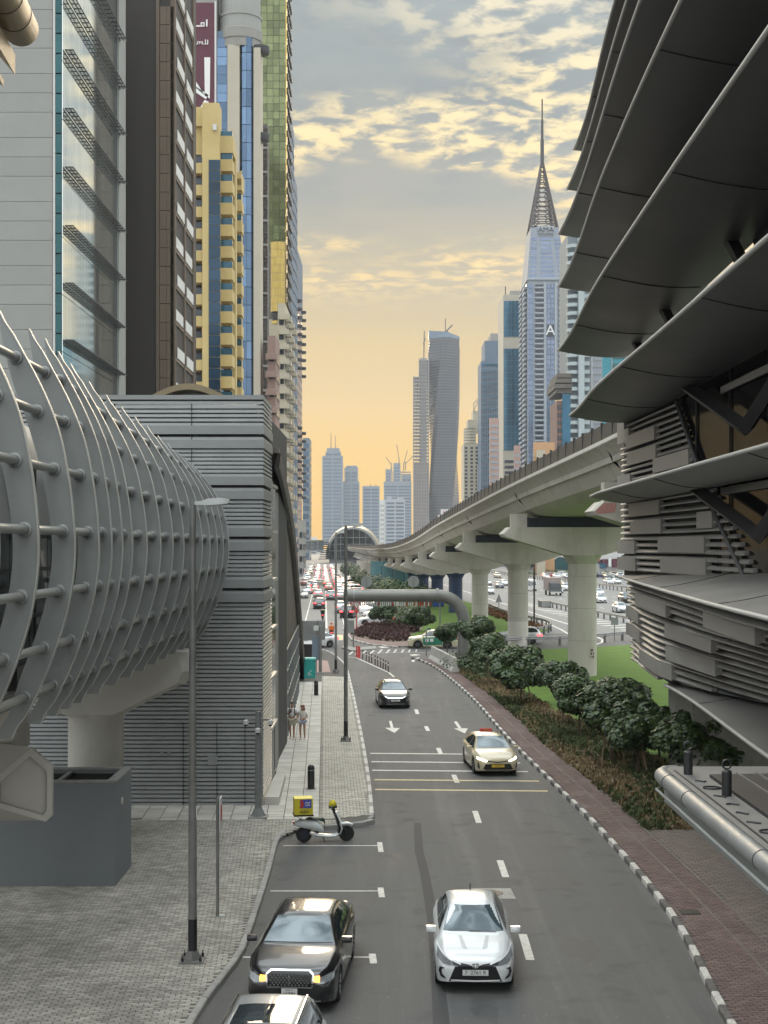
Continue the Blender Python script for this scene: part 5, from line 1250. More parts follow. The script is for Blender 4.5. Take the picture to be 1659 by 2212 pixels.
for (a, c) in (((1025, 885), (1038, 855)), ((1038, 855), (1040, 885)), ((1025, 885), (1025, 868)), ((1025, 868), (1038, 855))): MB().tube([(XD(a[0], W1), W1 + 8, ZD(a[1], W1)), (XD(c[0], W1), W1 + 8, ZD(c[1], W1))], .35, 5).build('roof_frame', M['beige'], tW)
me = bm_(0, 1.7, W1 - .2, W1 - .01, 0, 1.4).mesh('window', M['window'])
rep(tW, 'window', me, [(XD(a, W1), 0, ZD(970, W1) - i * 2.45) for a in (1004, 1016, 1027) for i in range(18)])
me = bm_(XD(1030.5, W1), XD(1039, W1), W1 - .8, W1 - .01, 0, 1.1).mesh('balcony', M['white_wall'])
rep(tW, 'balcony', me, [(0, 0, ZD(1010, W1) - i * 2.45) for i in range(12)])
t, x0, x1, zt, d2 = slab_tower('pink_block', 'pink balconied apartment block at the foot of the stepped tower', 1078, 1059, 1057, 903, 700, M['pinkwall'], M['silver_wall'], 3.0, 1.0, z_lo=5)
slab_tower('low_block', 'small pink stepped block below the blue glass tower', 1124, 1112, 1110, 962, 520, M['pinkwall'], M['silver_wall'], 2.6, .9, z_lo=5, cat='building')
slab_tower('orange_building', 'low orange topped building at the foot of the spired tower', 1198, 1154, 1152, 955, 430, M['brown_panel'] if False else mat('orange_render', (0.5, 0.3, 0.16), 0.8, var=0.06), M['beige'], 3.0, .6, z_lo=20, cat='building', nfl=2)
slab_tower('green_block', 'small green glazed block beside the orange topped building', 1178, 1161, 1159, 972, 425, M['beige'], gl('mint_glass', (0.2, 0.36, 0.3)), 3.0, 1.8, z_lo=20, cat='building', nfl=4)
# cornice tower
tK = thing('cornice_tower', (XD(1212, 480), 480, 0), 'brown and blue tower with heavy overhanging cornice in front of the spired tower', 'tower')
MB().box(XD(1203, 480), XD(1214, 480), 480, 500, 0, ZD(866, 480)).build('brick_side', mat('brick_pink', (0.20, 0.12, 0.10), 0.8, var=0.1), tK)
MB().box(XD(1214, 480) + .01, XD(1232, 480), 479.5, 500, 0, ZD(850, 480)).build('blue_side', M['deep_blue'], tK)
for i, (e, y) in enumerate(((0, 850), (3, 840), (1, 828), (-3, 816))): MB().box(XD(1200 - e, 480), XD(1234, 480), 478.5 - e * .3, 501, ZD(y, 480), ZD(y - 9, 480)).build('cornice', M['dusk_grey'], tK)
me = bm_(0, .65, 479.8, 479.98, 0, 1.5).mesh('window', M['window'])
rep(tK, 'window', me, [(XD(a, 480), 0, ZD(885, 480) - i * 2.6) for a in (1204.2, 1209.5) for i in range(12)])
# white curved balcony tower
tV = thing('curved_tower', (XD(1250, 560), 560, 0), 'white tower with curved balconies partly hidden by the station blades', 'tower')
V1 = 560.0; vx0, vx1 = XD(1226, V1), XD(1262, V1)
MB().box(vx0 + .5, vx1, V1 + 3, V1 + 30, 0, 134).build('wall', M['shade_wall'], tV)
n = 12; prf = [(vx0 + (vx1 - 2.2 - vx0) * k / n, V1 + 3 - 3.2 * math.sin(math.pi * (.12 + .6 * k / n))) for k in range(n + 1)]
b = MB(); b.loft([[(x, y, 0), (x, y, 1.35), (x + .1, y + 2, 1.35), (x + .1, y + 2, 0)] for x, y in prf]); me = b.mesh('balcony', M['aqua_wall'], 30)
rep(tV, 'balcony', me, [(0, 0, 14 + i * 3.35) for i in range(35)])
MB().box(vx1 - 2.3, vx1, V1 - .8, V1 + 4, 0, 134).build('pier', M['aqua_wall'], tV)
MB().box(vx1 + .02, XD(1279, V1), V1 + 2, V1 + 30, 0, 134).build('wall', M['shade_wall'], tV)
me = bm_(vx1 + .1, XD(1274, V1), V1 + .4, V1 + 1.98, 0, 1.5).mesh('balcony', M['aqua_wall'])
rep(tV, 'balcony', me, [(0, 0, 14 + i * 3.35) for i in range(35)])
tX = thing('teal_tower', (XD(1330, 600), 600, 0), 'bright teal glass building seen through the gap under the station blades', 'tower')
MB().box(XD(1280, 600), XD(1301, 600), 600, 625, 0, 97).build('stone_wall', M['silver_wall'], tX)
MB().box(XD(1301, 600) + .02, XD(1440, 600), 601, 640, 0, 97).build('core', M['cyan_glass'], tX)
me = bm_(XD(1324, 600), XD(1440, 600), 600.5, 600.98, 0, 2.4).mesh('window_band', M['teal_glass'])
rep(tX, 'window_band', me, [(0, 0, 30 + i * 4.2) for i in range(16)])
me = bm_(XD(1321, 600), XD(1323, 600), 600.3, 600.98, 0, 76).mesh('fin', M['aqua_wall']); link('fin', me, tX, (0, 0, 20))
me = bm_(XD(1280, 600), XD(1300, 600), 599.8, 599.98, 0, .25).mesh('panel_joint', M['grey_stone'])
rep(tX, 'panel_joint', me, [(0, 0, 25 + i * 3.0) for i in range(24)])
slab_tower('beige_block', 'beige and grey block glimpsed in the slot between two station blades', 1530, 1440, 1436, 575, 300, M['cream'], M['grey_stone'], 4, 1.5, z_lo=20)
# ---------------------------------------------------------------- tower frame under construction and twisted tower
tU = thing('unfinished_tower', (XD(910, 1900), 1900, 0), 'unfinished concrete tower frame with open floors next to the twisted tower', 'tower')
U1 = 1900.0
def ux(x): return XD(x, U1)
def uz(y): return ZD(y, U1)
MB().box(ux(908), ux(922), U1 + 6, U1 + 24, 0, uz(772)).build('core', M['frame_conc'], tU)
MB().box(ux(895), ux(926), U1 + 1.5, U1 + 30, 0, uz(1000)).build('lower_cladding', mat('reddish_cladding', (0.17, 0.125, 0.12), 0.7, var=0.2, scale=0.05), tU)
me = bm_(ux(892.5), ux(927), U1, U1 + 30, 0, .9).mesh('floor_slab', M['frame_conc']); me2 = bm_(ux(905), ux(927), U1, U1 + 30, 0, .9).mesh('floor_slab', M['frame_conc'])
z = uz(1140); 
while z < uz(772):
    link('floor_slab', me if z < uz(812) else me2, tU, (0, 0, z)); z += 4.6
for x in (893.5, 899, 905.5, 911, 916, 921, 926): MB().box(ux(x) - .6, ux(x) + .6, U1 + .4, U1 + 1.6, 0, uz(812 if x < 905 else 774)).build('column', M['frame_conc'], tU)
tcr = thing('tower_crane', (ux(916), U1 + 10, uz(772)), 'thin tower crane mast on top of the unfinished tower frame', 'crane')
MB().tube([(ux(916), U1 + 10, uz(772)), (ux(917), U1 + 10, uz(712))], .7, 4).build('mast', M['lattice'], tcr); MB().tube([(ux(914), U1 + 10, uz(742)), (ux(920), U1 + 10, uz(728))], .5, 4).build('jib', M['lattice'], tcr)
tY = thing('twisted_tower', (XD(959, 1900), 1900, 0), 'tall dark grey tower twisting as it rises with a slanted top', 'tower')
yc = 1925.0; xc = XD(959, yc); hw_ = 17.5
zt = ZD(733, yc); nf = 76
def sq(z, ang, s):
    out = []
    for k in range(4):
        for e in (-1, 1):
            a = ang + k * math.pi / 2 + e * (math.pi / 4 - .16); r_ = s * 1.26
            out.append((xc + r_ * math.cos(a), yc + r_ * math.sin(a), z))
    return out
for f in range(nf):
    z0_, z1_ = zt * f / nf, zt * (f + 1) / nf; a0 = R(-90 + 95 * (f / nf) + 45)
    s = hw_ * (1.0 if f < nf - 3 else .97)
    b = MB(); b.loft([sq(z0_, a0, s), sq(z0_ + 1.2, a0, s)]); b.build('floor_edge', M['twist'], tY)
    b = MB(); b.loft([sq(z0_ + 1.2, a0 + R(.2), s * .965), sq(z1_, a0 + R(.8), s * .965)]); b.build('window_band', M['window'], tY)
b = MB(); r0 = sq(zt, R(50), hw_); r1 = [(p[0], p[1], zt + 4 + 7 * (1 - (p[0] - xc + 20) / 40)) for p in sq(zt, R(52), hw_ * .96)]; b.loft([r0, r1]); b.build('crown', M['steel_blue'], tY)
tcr = thing('tower_crane', (xc + 3, yc, zt), 'luffing crane jib on top of the twisted tower', 'crane')
MB().tube([(xc + 2, yc, zt), (xc + 2, yc, ZD(688, yc))], .6, 4).build('mast', M['lattice'], tcr); MB().tube([(XD(956, yc), yc, ZD(724, yc)), (XD(977, yc), yc, ZD(702, yc))], 1.0, 4).build('jib', M['lattice'], tcr); MB().box(XD(962, yc), XD(968, yc), yc - 2, yc + 2, ZD(722, yc), ZD(716, yc)).build('cab', M['lattice'], tcr)
# sign board building in front
tZ = thing('sign_building', (XD(972, 860), 860, 0), 'white building with pink lettered sign board at the foot of the twisted tower', 'building')
Z1 = 860.0
MB().box(XD(948, Z1), XD(1000, Z1), Z1, Z1 + 20, 0, ZD(1112, Z1)).build('wall', M['white_wall'], tZ)
sg = MB().box(XD(952, Z1), XD(996, Z1), Z1 - .8, Z1 - .01, ZD(1112, Z1), ZD(1100, Z1)).build('sign_board', M['white_print'], tZ)
def zs_(pts, w=.4): stroke(sg, 'sign_lettering', M['red_print'], [(XD(x, Z1), ZD(y, Z1)) for x, y in pts], w, Z1 - 1.1, .2)
zs_([(958, 1104), (958, 1108), (963, 1108), (963, 1105)]); zs_([(966, 1108), (971, 1108), (971, 1105), (968, 1105)]); zs_([(973, 1109), (977, 1107), (977, 1104)]); zs_([(979, 1108), (984, 1108), (984, 1104)]); zs_([(987, 1103), (987, 1108)]); zs_([(960, 1102), (961, 1102)]); zs_([(975, 1102.5), (976.5, 1102.5)])
me = bm_(0, 2, Z1 - .2, Z1 - .01, 0, 2).mesh('window', M['window'])
rep(tZ, 'window', me, [(XD(951 + i * 8, Z1), 0, ZD(1126, Z1)) for i in range(6)])
# ---------------------------------------------------------------- distant cluster under the sunset
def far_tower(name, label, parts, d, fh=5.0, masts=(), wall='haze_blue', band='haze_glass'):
    t = thing(name, (XD((parts[0][0] + parts[0][1]) / 2, d), d, 0), label, 'tower')
    for (a, c, yb_, yt) in parts:
        z0_, z1_ = ZD(yb_, d), ZD(yt, d)
        MB().box(XD(a, d), XD(c, d), d, d + 35, max(0, z0_), z1_).build('wall', M[wall], t)
        bb = MB(); z = max(8, z0_) + 1
        me = bm_(XD(a, d) + 2.0, XD(c, d) - 2.0, d - .6, d - .02, 0, fh * .55).mesh('window_band', M[band])
        while z < z1_ - fh: link('window_band', me, t, (0, 0, z)); z += fh
        for f in (.0, .5, 1.0): MB().box(XD(a, d) + f * (XD(c, d) - XD(a, d) - 2), XD(a, d) + f * (XD(c, d) - XD(a, d) - 2) + 2, d - .9, d - .03, max(0, z0_), z1_).build('fin', M[wall], t)
    for (x, ya, yb_) in masts: MB().tube([(XD(x, d), d + 10, ZD(ya, d)), (XD(x, d), d + 10, ZD(yb_, d))], [.9, .5], 5).build('mast', M['lattice'], t)
    return t
FD = 2600.0
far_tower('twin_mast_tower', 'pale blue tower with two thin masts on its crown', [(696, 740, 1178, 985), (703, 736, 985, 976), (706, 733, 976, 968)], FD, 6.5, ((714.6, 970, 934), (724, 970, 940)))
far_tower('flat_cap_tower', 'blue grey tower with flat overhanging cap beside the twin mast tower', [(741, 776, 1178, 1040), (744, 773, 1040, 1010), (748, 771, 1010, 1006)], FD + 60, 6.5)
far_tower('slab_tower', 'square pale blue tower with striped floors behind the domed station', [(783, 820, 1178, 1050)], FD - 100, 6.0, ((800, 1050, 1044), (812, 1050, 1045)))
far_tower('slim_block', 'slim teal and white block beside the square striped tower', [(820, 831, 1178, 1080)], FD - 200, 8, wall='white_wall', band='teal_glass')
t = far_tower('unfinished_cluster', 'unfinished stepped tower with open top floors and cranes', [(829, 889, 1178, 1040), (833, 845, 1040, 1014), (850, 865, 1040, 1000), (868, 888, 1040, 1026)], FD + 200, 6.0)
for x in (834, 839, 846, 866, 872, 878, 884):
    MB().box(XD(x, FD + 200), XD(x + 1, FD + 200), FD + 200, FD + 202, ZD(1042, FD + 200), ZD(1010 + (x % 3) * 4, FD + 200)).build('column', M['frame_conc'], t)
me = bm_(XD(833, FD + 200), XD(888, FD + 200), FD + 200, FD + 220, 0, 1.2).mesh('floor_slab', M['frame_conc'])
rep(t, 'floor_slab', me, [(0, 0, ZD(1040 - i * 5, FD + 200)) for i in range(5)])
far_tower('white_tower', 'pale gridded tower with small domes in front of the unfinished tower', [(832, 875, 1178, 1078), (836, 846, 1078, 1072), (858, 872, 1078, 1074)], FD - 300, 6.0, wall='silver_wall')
for i, (x, ya, x2, y2, la) in enumerate(((845, 1010, 834, 988, 'thin'), (862, 999, 857, 960, 'tall'), (872, 1010, 880, 972, 'leaning'), (876, 1008, 892, 985, 'low slung'))):
    d = FD + 200; c = thing('tower_crane', (XD(x, d), d, ZD(ya, d)), f'{la} luffing crane on the distant unfinished stepped tower', 'crane', 'cranes on the unfinished tower')
    MB().tube([(XD(x, d), d, ZD(ya + 8, d)), (XD(x, d), d, ZD(ya - 10, d))], .9, 4).build('mast', M['lattice'], c); MB().tube([(XD(x, d), d, ZD(ya - 6, d)), (XD(x2, d), d, ZD(y2, d))], .7, 4).build('jib', M['lattice'], c)
# ---------------------------------------------------------------- buildings across the highway under the viaduct
t, x0, x1, zt, d2 = slab_tower('shop_building', 'white shop building with coloured posters across the highway', 1380, 1289, 1286, 1186, 480, M['white_wall'], M['window'], 3.5, 1.4, cat='building')
for i, (a, c, ya, yb_, m_) in enumerate(((1290, 1296, 1207, 1212, 'red_print'), (1300, 1312, 1208, 1226, 'banner'), (1314, 1320, 1206, 1224, 'white_print'), (1322, 1334, 1207, 1226, 'banner'), (1336, 1350, 1205, 1220, 'steel_dark'), (1295, 1309, 1217, 1228, 'blue_rail'))):
    MB().box(XD(a, 479), XD(c, 479), 478.5 - i * .05, 479.2, ZD(yb_, 479), ZD(ya, 479)).build('poster', M[m_], t)
t = thing('arched_entrance', (XD(1211, 470), 470, 0), 'arched white station entrance across the highway', 'station entrance')
n = 16
b = MB(); b.loft([[(XD(1211, 470) + r_ * math.cos(math.pi * k / n), 470 + y, .5 + h * math.sin(math.pi * k / n)) for r_, h, y in ((3.6, 5.0, 0), (4.3, 5.8, 0), (4.3, 5.8, 8), (3.6, 5.0, 8))] for k in range(n + 1)]); b.build('arch', M['white_wall'], t, smooth=30)
b = MB(); r_ = [(XD(1211, 470) + 3.6 * math.cos(math.pi * k / n), 471, .5 + 5.0 * math.sin(math.pi * k / n)) for k in range(n + 1)]; b.add(r_, [tuple(range(n + 1))]); b.build('glass', M['teal_glass'], t)
slab_tower('grey_lowrise', 'grey low building behind the arched entrance across the highway', 1292, 1120, 1118, 1196, 520, M['grey_stone'], M['window'], 3.6, 1.6, cat='building')
slab_tower('far_lowrise', 'long low building seen between the viaduct columns', 1120, 1010, 1000, 1208, 620, M['haze_blue'], M['window'], 3.6, 1.6, cat='building')
# ================================================================ street furniture
M['pole'] = mat('galvanised_pole', (0.20, 0.20, 0.19), 0.5, metal=0.4, var=0.15, scale=1.5, dirt=(0.11, 0.108, 0.1), dscale=2, damt=0.5)
M['lamp_head'] = mat('lamp_head_grey', (0.36, 0.38, 0.37), 0.45, var=0.06)
M['lamp_glass'] = mat('lamp_glass', (0.45, 0.47, 0.46), 0.2, var=0)
M['black_paint'] = mat('black_paint', (0.015, 0.015, 0.016), 0.4, var=0.1, scale=5)
M['teal_box'] = mat('teal_cabinet_paint', (0.015, 0.25, 0.23), 0.5, var=0.06, scale=2)
M['sign_back'] = mat('sign_back_grey', (0.24, 0.25, 0.24), 0.5, metal=0.2, var=0.08)
M['red'] = mat('red_paint', (0.42, 0.03, 0.025), 0.5, var=0.1, scale=4)
M['rail'] = mat('guard_rail_steel', (0.30, 0.30, 0.285), 0.5, metal=0.5, var=0.12, scale=0.6)
M['rail_post'] = mat('guard_post', (0.13, 0.13, 0.125), 0.6, metal=0.3, var=0.1)
M['blue_sign'] = mat('blue_sign', (0.01, 0.05, 0.22), 0.5, var=0.08)
def copy_tree(o, parent=None):
    c = o.copy(); COL.objects.link(c)
    if parent is not None: c.parent = parent
    for ch in list(o.children): copy_tree(ch, c)
    return c
def local(mb, name, m, parent, smooth=False, loc=None, rot=None): return mb.build(name, m, parent, smooth=smooth, local=True, loc=loc, rot=rot)
# street lamps
lp = thing('street_lamp', (*GD(416, 2089), .13), 'grey street lamp on the brick paving in front of the footbridge', 'street lamp', 'street lamps along the pavement')
local(MB().lathe([(.097, 0), (.095, 2.0), (.085, 5.5), (.07, 10.2)], n=16), 'pole', M['pole'], lp, 40)
local(MB().lathe([(.103, .25), (.102, .95)], n=16), 'black_band', M['black_paint'], lp, 40)
local(MB().box(-.26, .26, -.26, .26, 0, .05), 'base_plate', M['pole'], lp)
local(MB().lathe([(.2, .05), (.13, .22), (.1, .26)], n=4), 'base_skirt', M['pole'], lp)
for a in range(4): local(MB().lathe([(.03, .05), (.03, .13), (.012, .14), (.012, .2)], (.2 * (1 if a % 2 else -1), .2 * (1 if a < 2 else -1), 0), 8), 'anchor_bolt', M['black_paint'], lp)
hd_ = local(MB().loft([[(x, -w, z0), (x, w, z0), (x, w * .7, z1), (x, -w * .7, z1)] for x, w, z0, z1 in ((0.05, .05, 10.17, 10.25), (.2, .06, 10.17, 10.26), (.34, .12, 10.16, 10.31), (.62, .14, 10.18, 10.33), (.78, .1, 10.2, 10.30), (.83, .04, 10.22, 10.27))]), 'lamp_head', M['lamp_head'], lp, 40)
local(MB().box(.34, .74, -.09, .09, 10.14, 10.175), 'lamp_glass', M['lamp_glass'], hd_)
local(MB().box(.088, .10, -.06, .06, 3.2, 3.45), 'number_plate', M['white_print'], lp)
lp2 = copy_tree(lp); lp2.location = (*GD(747, 1607), .13); lp2['label'] = 'grey street lamp at the kerb beside the two pedestrians'
lp3 = copy_tree(lp); lp3.location = (*GD(725.5, 1457), .13); lp3['label'] = 'grey street lamp near the teal cabinet at the junction corner'
# camera post
cp = thing('camera_post', (*GD(558, 1774), .13), 'dark grey post with three security cameras at the louvred corner', 'camera post')
local(MB().lathe([(.125, .25), (.12, 1.8), (.10, 3.5), (.10, 3.62)], n=16), 'pole', M['collar'], cp, 40)
local(MB().lathe([(.26, .06), (.14, .3), (.125, .34)], n=8), 'base_skirt', M['collar'], cp)
local(MB().box(-.32, .32, -.3, .3, 0, .06), 'base_plate', M['kerb'], cp)
local(MB().box(-.42, .42, -.03, .03, 3.30, 3.36), 'crossarm', M['collar'], cp)
for x, y, z in ((-.42, -.05, 3.18), (.42, -.05, 3.18), (0, -.22, 2.92)):
    o = local(MB().lathe([(.09, 0), (.09, .13), (.03, .16)], (x, y, z), 14), 'camera_housing', M['white_wall'], cp, 40)
    local(MB().lathe([(0, -.08), (.055, -.06), (.078, 0)], (x, y, z), 14), 'camera_dome', M['dark_glass'], o, True)
# parking sign seen edge on
ps = thing('sign_post', (*GD(470, 1990), .13), 'thin post with an edge-on red and white parking sign on the paving', 'sign')
local(MB().lathe([(.04, 0), (.04, 2.95)], n=10), 'post', M['pole'], ps, 40)
local(MB().box(.045, .075, -.05, .35, 2.15, 2.95), 'sign_plate', M['white_wall'], ps)
local(MB().box(.078, .08, .0, .3, 2.35, 2.75), 'sign_symbol', M['red'], ps)
local(MB().obox((.12, -.1, .03), (.12, .09, .05)), 'paper_cup', M['white_wall'], ps)
# bollards
bo_ = thing('bollard', (*GD(672, 1712), .137), 'black domed bollard on the slabs behind the parked scooter', 'bollard', 'black bollards on the pavement')
local(MB().lathe([(.135, 0), (.135, .78), (.12, .86), (.08, .91), (0, .93)], n=20), 'bollard_body', M['black_paint'], bo_, 50)
local(MB().lathe([(.138, .70), (.138, .74)], n=20), 'reflective_band', M['collar'], bo_, 50)
local(MB().box(-.2, .2, -.2, .2, 0, .012), 'base_plate', M['kerb'], bo_)
bo2 = copy_tree(bo_); bo2.location = (*GD(683, 1507), .137); bo2['label'] = 'black domed bollard in front of the teal cabinet'
# teal cabinet
q = GD(669, 1476)
tcb = thing('utility_cabinet', (q[0], q[1], .13), 'teal utility cabinet on a grey plinth beside the station entrance', 'cabinet')
local(MB().box(-.38, .38, 0, .6, .22, 1.5), 'cabinet_body', M['teal_box'], tcb); local(MB().box(-.36, .36, .02, .58, 0, .22), 'plinth', M['kerb'], tcb)
local(MB().loft([[(-.42, -.04, 1.5), (.42, -.04, 1.5), (.42, .64, 1.5), (-.42, .64, 1.5)], [(-.36, .02, 1.6), (.36, .02, 1.6), (.36, .58, 1.6), (-.36, .58, 1.6)]]), 'lid', mat('teal_lid', (0.09, 0.33, 0.31), 0.5), tcb)
for z in (.45, .95, 1.35): local(MB().box(.30, .36, -.03, 0, z, z + .07), 'hinge', M['black_paint'], tcb)
local(MB().loft([[(x, -.008, .62 + .08 * math.sin(x * 20)), (x, -.008, .66 + .08 * math.sin(x * 20))] for x in [-.12 + .02 * i for i in range(13)]], closed=False), 'logo_mark', M['white_print'], tcb)
o = font(tcb, 'cabinet_lettering', 'dubai', M['white_print'], (0, -.008, .5), .12, ext=.001); o.location = (0, -.008, .5)
o = font(tcb, 'cabinet_lettering', 'electricity', M['white_print'], (0, 0, 0), .07, ext=.001); o.location = (0, -.008, .4)
q = GD(663, 1428)
kb = thing('litter_bin', (q[0], q[1], .13), 'dark bin with a pale domed lid behind the teal cabinet', 'bin')
local(MB().box(-.42, .42, 0, .7, 0, 1.25), 'bin_body', M['black_paint'], kb); local(MB().loft([[(-.46, -.03, 1.25), (.46, -.03, 1.25), (.46, .73, 1.25), (-.46, .73, 1.25)], [(-.3, .1, 1.42), (.3, .1, 1.42), (.3, .6, 1.42), (-.3, .6, 1.42)]]), 'lid', M['white_wall'], kb)
# route panel posts beside the cabinet
q = GD(692, 1457)
rp = thing('information_post', (q[0], q[1], .13), 'grey post with tall blue grey notice panel behind the bollards', 'sign')
local(MB().lathe([(.12, 0), (.11, 3.4), (.0, 3.42)], n=14), 'post', M['pole'], rp, 40); local(MB().box(-.35, -.28, .3, .4, 0, 3.2), 'side_post', M['pole'], rp); local(MB().box(-.62, -.1, .2, .26, .9, 2.6), 'notice_panel', M['haze_blue'], rp)
local(MB().box(-.3, .3, -.3, .3, 0, .05), 'base_plate', M['kerb'], rp)
local(MB().box(-.5, -.15, .2, .35, 3.05, 3.4), 'camera_housing', M['white_wall'], rp)
# slatted board, back of a large sign
sbd = thing('slatted_sign', (XD(676, 121), 121, 0), 'large slatted back of a road sign above the white car at the corner', 'sign')
me = MB().box(XD(649, 121), XD(702.5, 121), 120.96, 121.02, 0, .17).mesh('slat', M['sign_back'])
for i in range(8): link('slat', me, sbd, (0, 0, ZD(1383, 121) + i * .205))
MB().box(XD(649, 121), XD(702.5, 121), 121.03, 121.05, ZD(1383, 121), ZD(1341, 121)).build('board', M['sign_back'], sbd)
for x in (653, 687): MB().tube([(XD(x, 121), 120.85, 0), (XD(x, 121), 120.85, ZD(1340, 121))], .06, 8).build('post', M['pole'], sbd)
# twin post sign
ts = thing('twin_post_sign', (*GD(757, 1400), .1), 'grey back of a two-post road sign on the splitter island', 'sign')
for s in (-.27, .27): local(MB().tube([(s, 0, 0), (s * 1.0, .0, 2.45)], .06, 8), 'post', M['pole'], ts)
local(MB().box(-.34, .34, -.09, -.06, 1.3, 2.45), 'sign_plate', M['sign_back'], ts)
# delineators
pts = [(150, 770), (168, 772), (183, 782), (217, 793), (256, 812), (286, 822), (314, 833), (352, 852), (380, 867), (411, 881), (440, 897), (467, 912), (494, 931)]
me1 = MB().lathe([(.075, 0), (.05, .03), (.045, .75), (.03, .78)], n=10)
mR, mB = me1.mesh('post_body', M['red'], 40), me1.mesh('post_body', mat('brown_post', (0.07, 0.035, 0.03), 0.6), 40)
ring_me = MB().lathe([(.049, .5), (.048, .6)], n=10).mesh('reflective_band', M['white_wall'])
ords = ['first', 'second', 'third', 'fourth', 'fifth', 'sixth', 'seventh', 'eighth', 'ninth', 'tenth', 'eleventh', 'twelfth', 'thirteenth', 'fourteenth', 'fifteenth', 'sixteenth', 'seventeenth', 'eighteenth', 'nineteenth', 'twentieth', 'twenty-first', 'twenty-second', 'twenty-third', 'twenty-fourth', 'twenty-fifth', 'twenty-sixth']
for i, p in enumerate(pts):
    q = GD(*ce(*p)); red = i < 3
    o = thing('traffic_post', (q[0], q[1], .006), (f'{ords[i]} of the three red flexible posts at the junction' if red else f'dark flexible traffic post, {ords[i - 3]} after the three red ones'), 'traffic post', 'flexible posts along the turn lane')
    c = link('post_body', mR if red else mB, o, (0, 0, 0), local=True, scale=(1.3 if red else 1, 1.3 if red else 1, 1.25 if red else 1)); link('reflective_band', ring_me, o, (0, 0, 0), local=True)
o = thing('traffic_post', (*GD(713, 1398), .006), 'lone dark flexible post near the red motorcyclist', 'traffic post', 'flexible posts along the turn lane'); link('post_body', mB, o, (0, 0, 0), local=True, scale=(1.3, 1.3, 1.5))
# pipe gantry
M['gantry'] = mat('gantry_grey', (0.185, 0.185, 0.17), 0.5, metal=0.3, var=0.1, scale=0.8, dirt=(0.12, 0.12, 0.11), dscale=1, damt=0.5)
g1 = 106.0
gp = thing('pipe_gantry', (XD(1002, g1), g1, .1), 'thick grey pipe gantry bending over the turn lane', 'gantry')
xe_, xv, zc_, er = XD(742, g1), XD(1002, g1), ZD(1286.5, g1), 1.95
pth = [(xe_, g1, zc_), (xv - er, g1, zc_)] + [(xv - er + er * math.sin(R(a)), g1, zc_ - er + er * math.cos(R(a))) for a in range(10, 91, 10)] + [(xv, g1, .05)]
MB().tube(pth, .46, 24).build('pipe', M['gantry'], gp, smooth=40)
for x in (XD(765, g1), XD(945, g1)):
    MB().tube([(x - .06, g1, zc_), (x + .06, g1, zc_)], .56 if x > 0 else .475, 24).build('flange', M['gantry'] if x > 0 else M['sign_back'], gp)
for k in range(16):
    a = 2 * math.pi * k / 16; MB().tube([(XD(945, g1) - .1, g1 + .51 * math.cos(a), zc_ + .51 * math.sin(a)), (XD(945, g1) + .1, g1 + .51 * math.cos(a), zc_ + .51 * math.sin(a))], .03, 6).build('flange_bolt', M['pole'], gp)
MB().box(xv - .8, xv + .8, g1 - .8, g1 + .8, .05, .3).build('footing', M['concrete'], gp)
for x in (791.5, 893.3):
    o = MB().lathe([(.43, 0), (.43, .03), (0, .03)], (XD(x, g1), g1 + .35, ZD(1256.5, g1)), 24, 'Y').build('disc_sign', M['sign_back'], gp, smooth=30)
    MB().box(XD(x, g1) - .035, XD(x, g1) + .035, g1 + .28, g1 + .34, zc_ + .3, ZD(1246, g1)).build('sign_bracket', M['pole'], gp)
me_w, me_r = [MB().lathe([(.02, 0), (.045, .05), (.045, .3), (.03, .34)], n=8).mesh('hanging_marker', M[m_], 40) for m_ in ('white_wall', 'red')]
for k in range(44):
    x = lerp(xe_ + .1, XD(930, g1), k / 43); link('hanging_marker', me_r if k % 7 == 3 or (k > 34 and k % 2) else me_w, gp, (x, g1 - .1, zc_ - .46 - .34))
# jersey barrier
a, c = Vector((*GD(934, 1427), .13)), Vector((*GD(984, 1456), .13))
jb = thing('jersey_barrier', a, 'pale concrete traffic barrier on the footpath before the pipe gantry', 'barrier')
t_ = (c - a).normalized(); nrm = Vector((-t_.y, t_.x, 0)); L_ = (c - a).length
sec = [(-.34, 0), (-.34, .1), (-.17, .38), (-.1, 1.05), (.1, 1.05), (.17, .38), (.34, .1), (.34, 0)]
b = MB(); b.loft([[a + t_ * s + nrm * u + Vector((0, 0, v)) for u, v in sec] for s in (0, L_ / 2 - .03)]); b.build('barrier_unit', M['concrete_w'], jb)
b = MB(); b.loft([[a + t_ * s + nrm * u + Vector((0, 0, v)) for u, v in sec] for s in (L_ / 2 + .03, L_)]); b.build('barrier_unit', M['concrete_w'], jb)
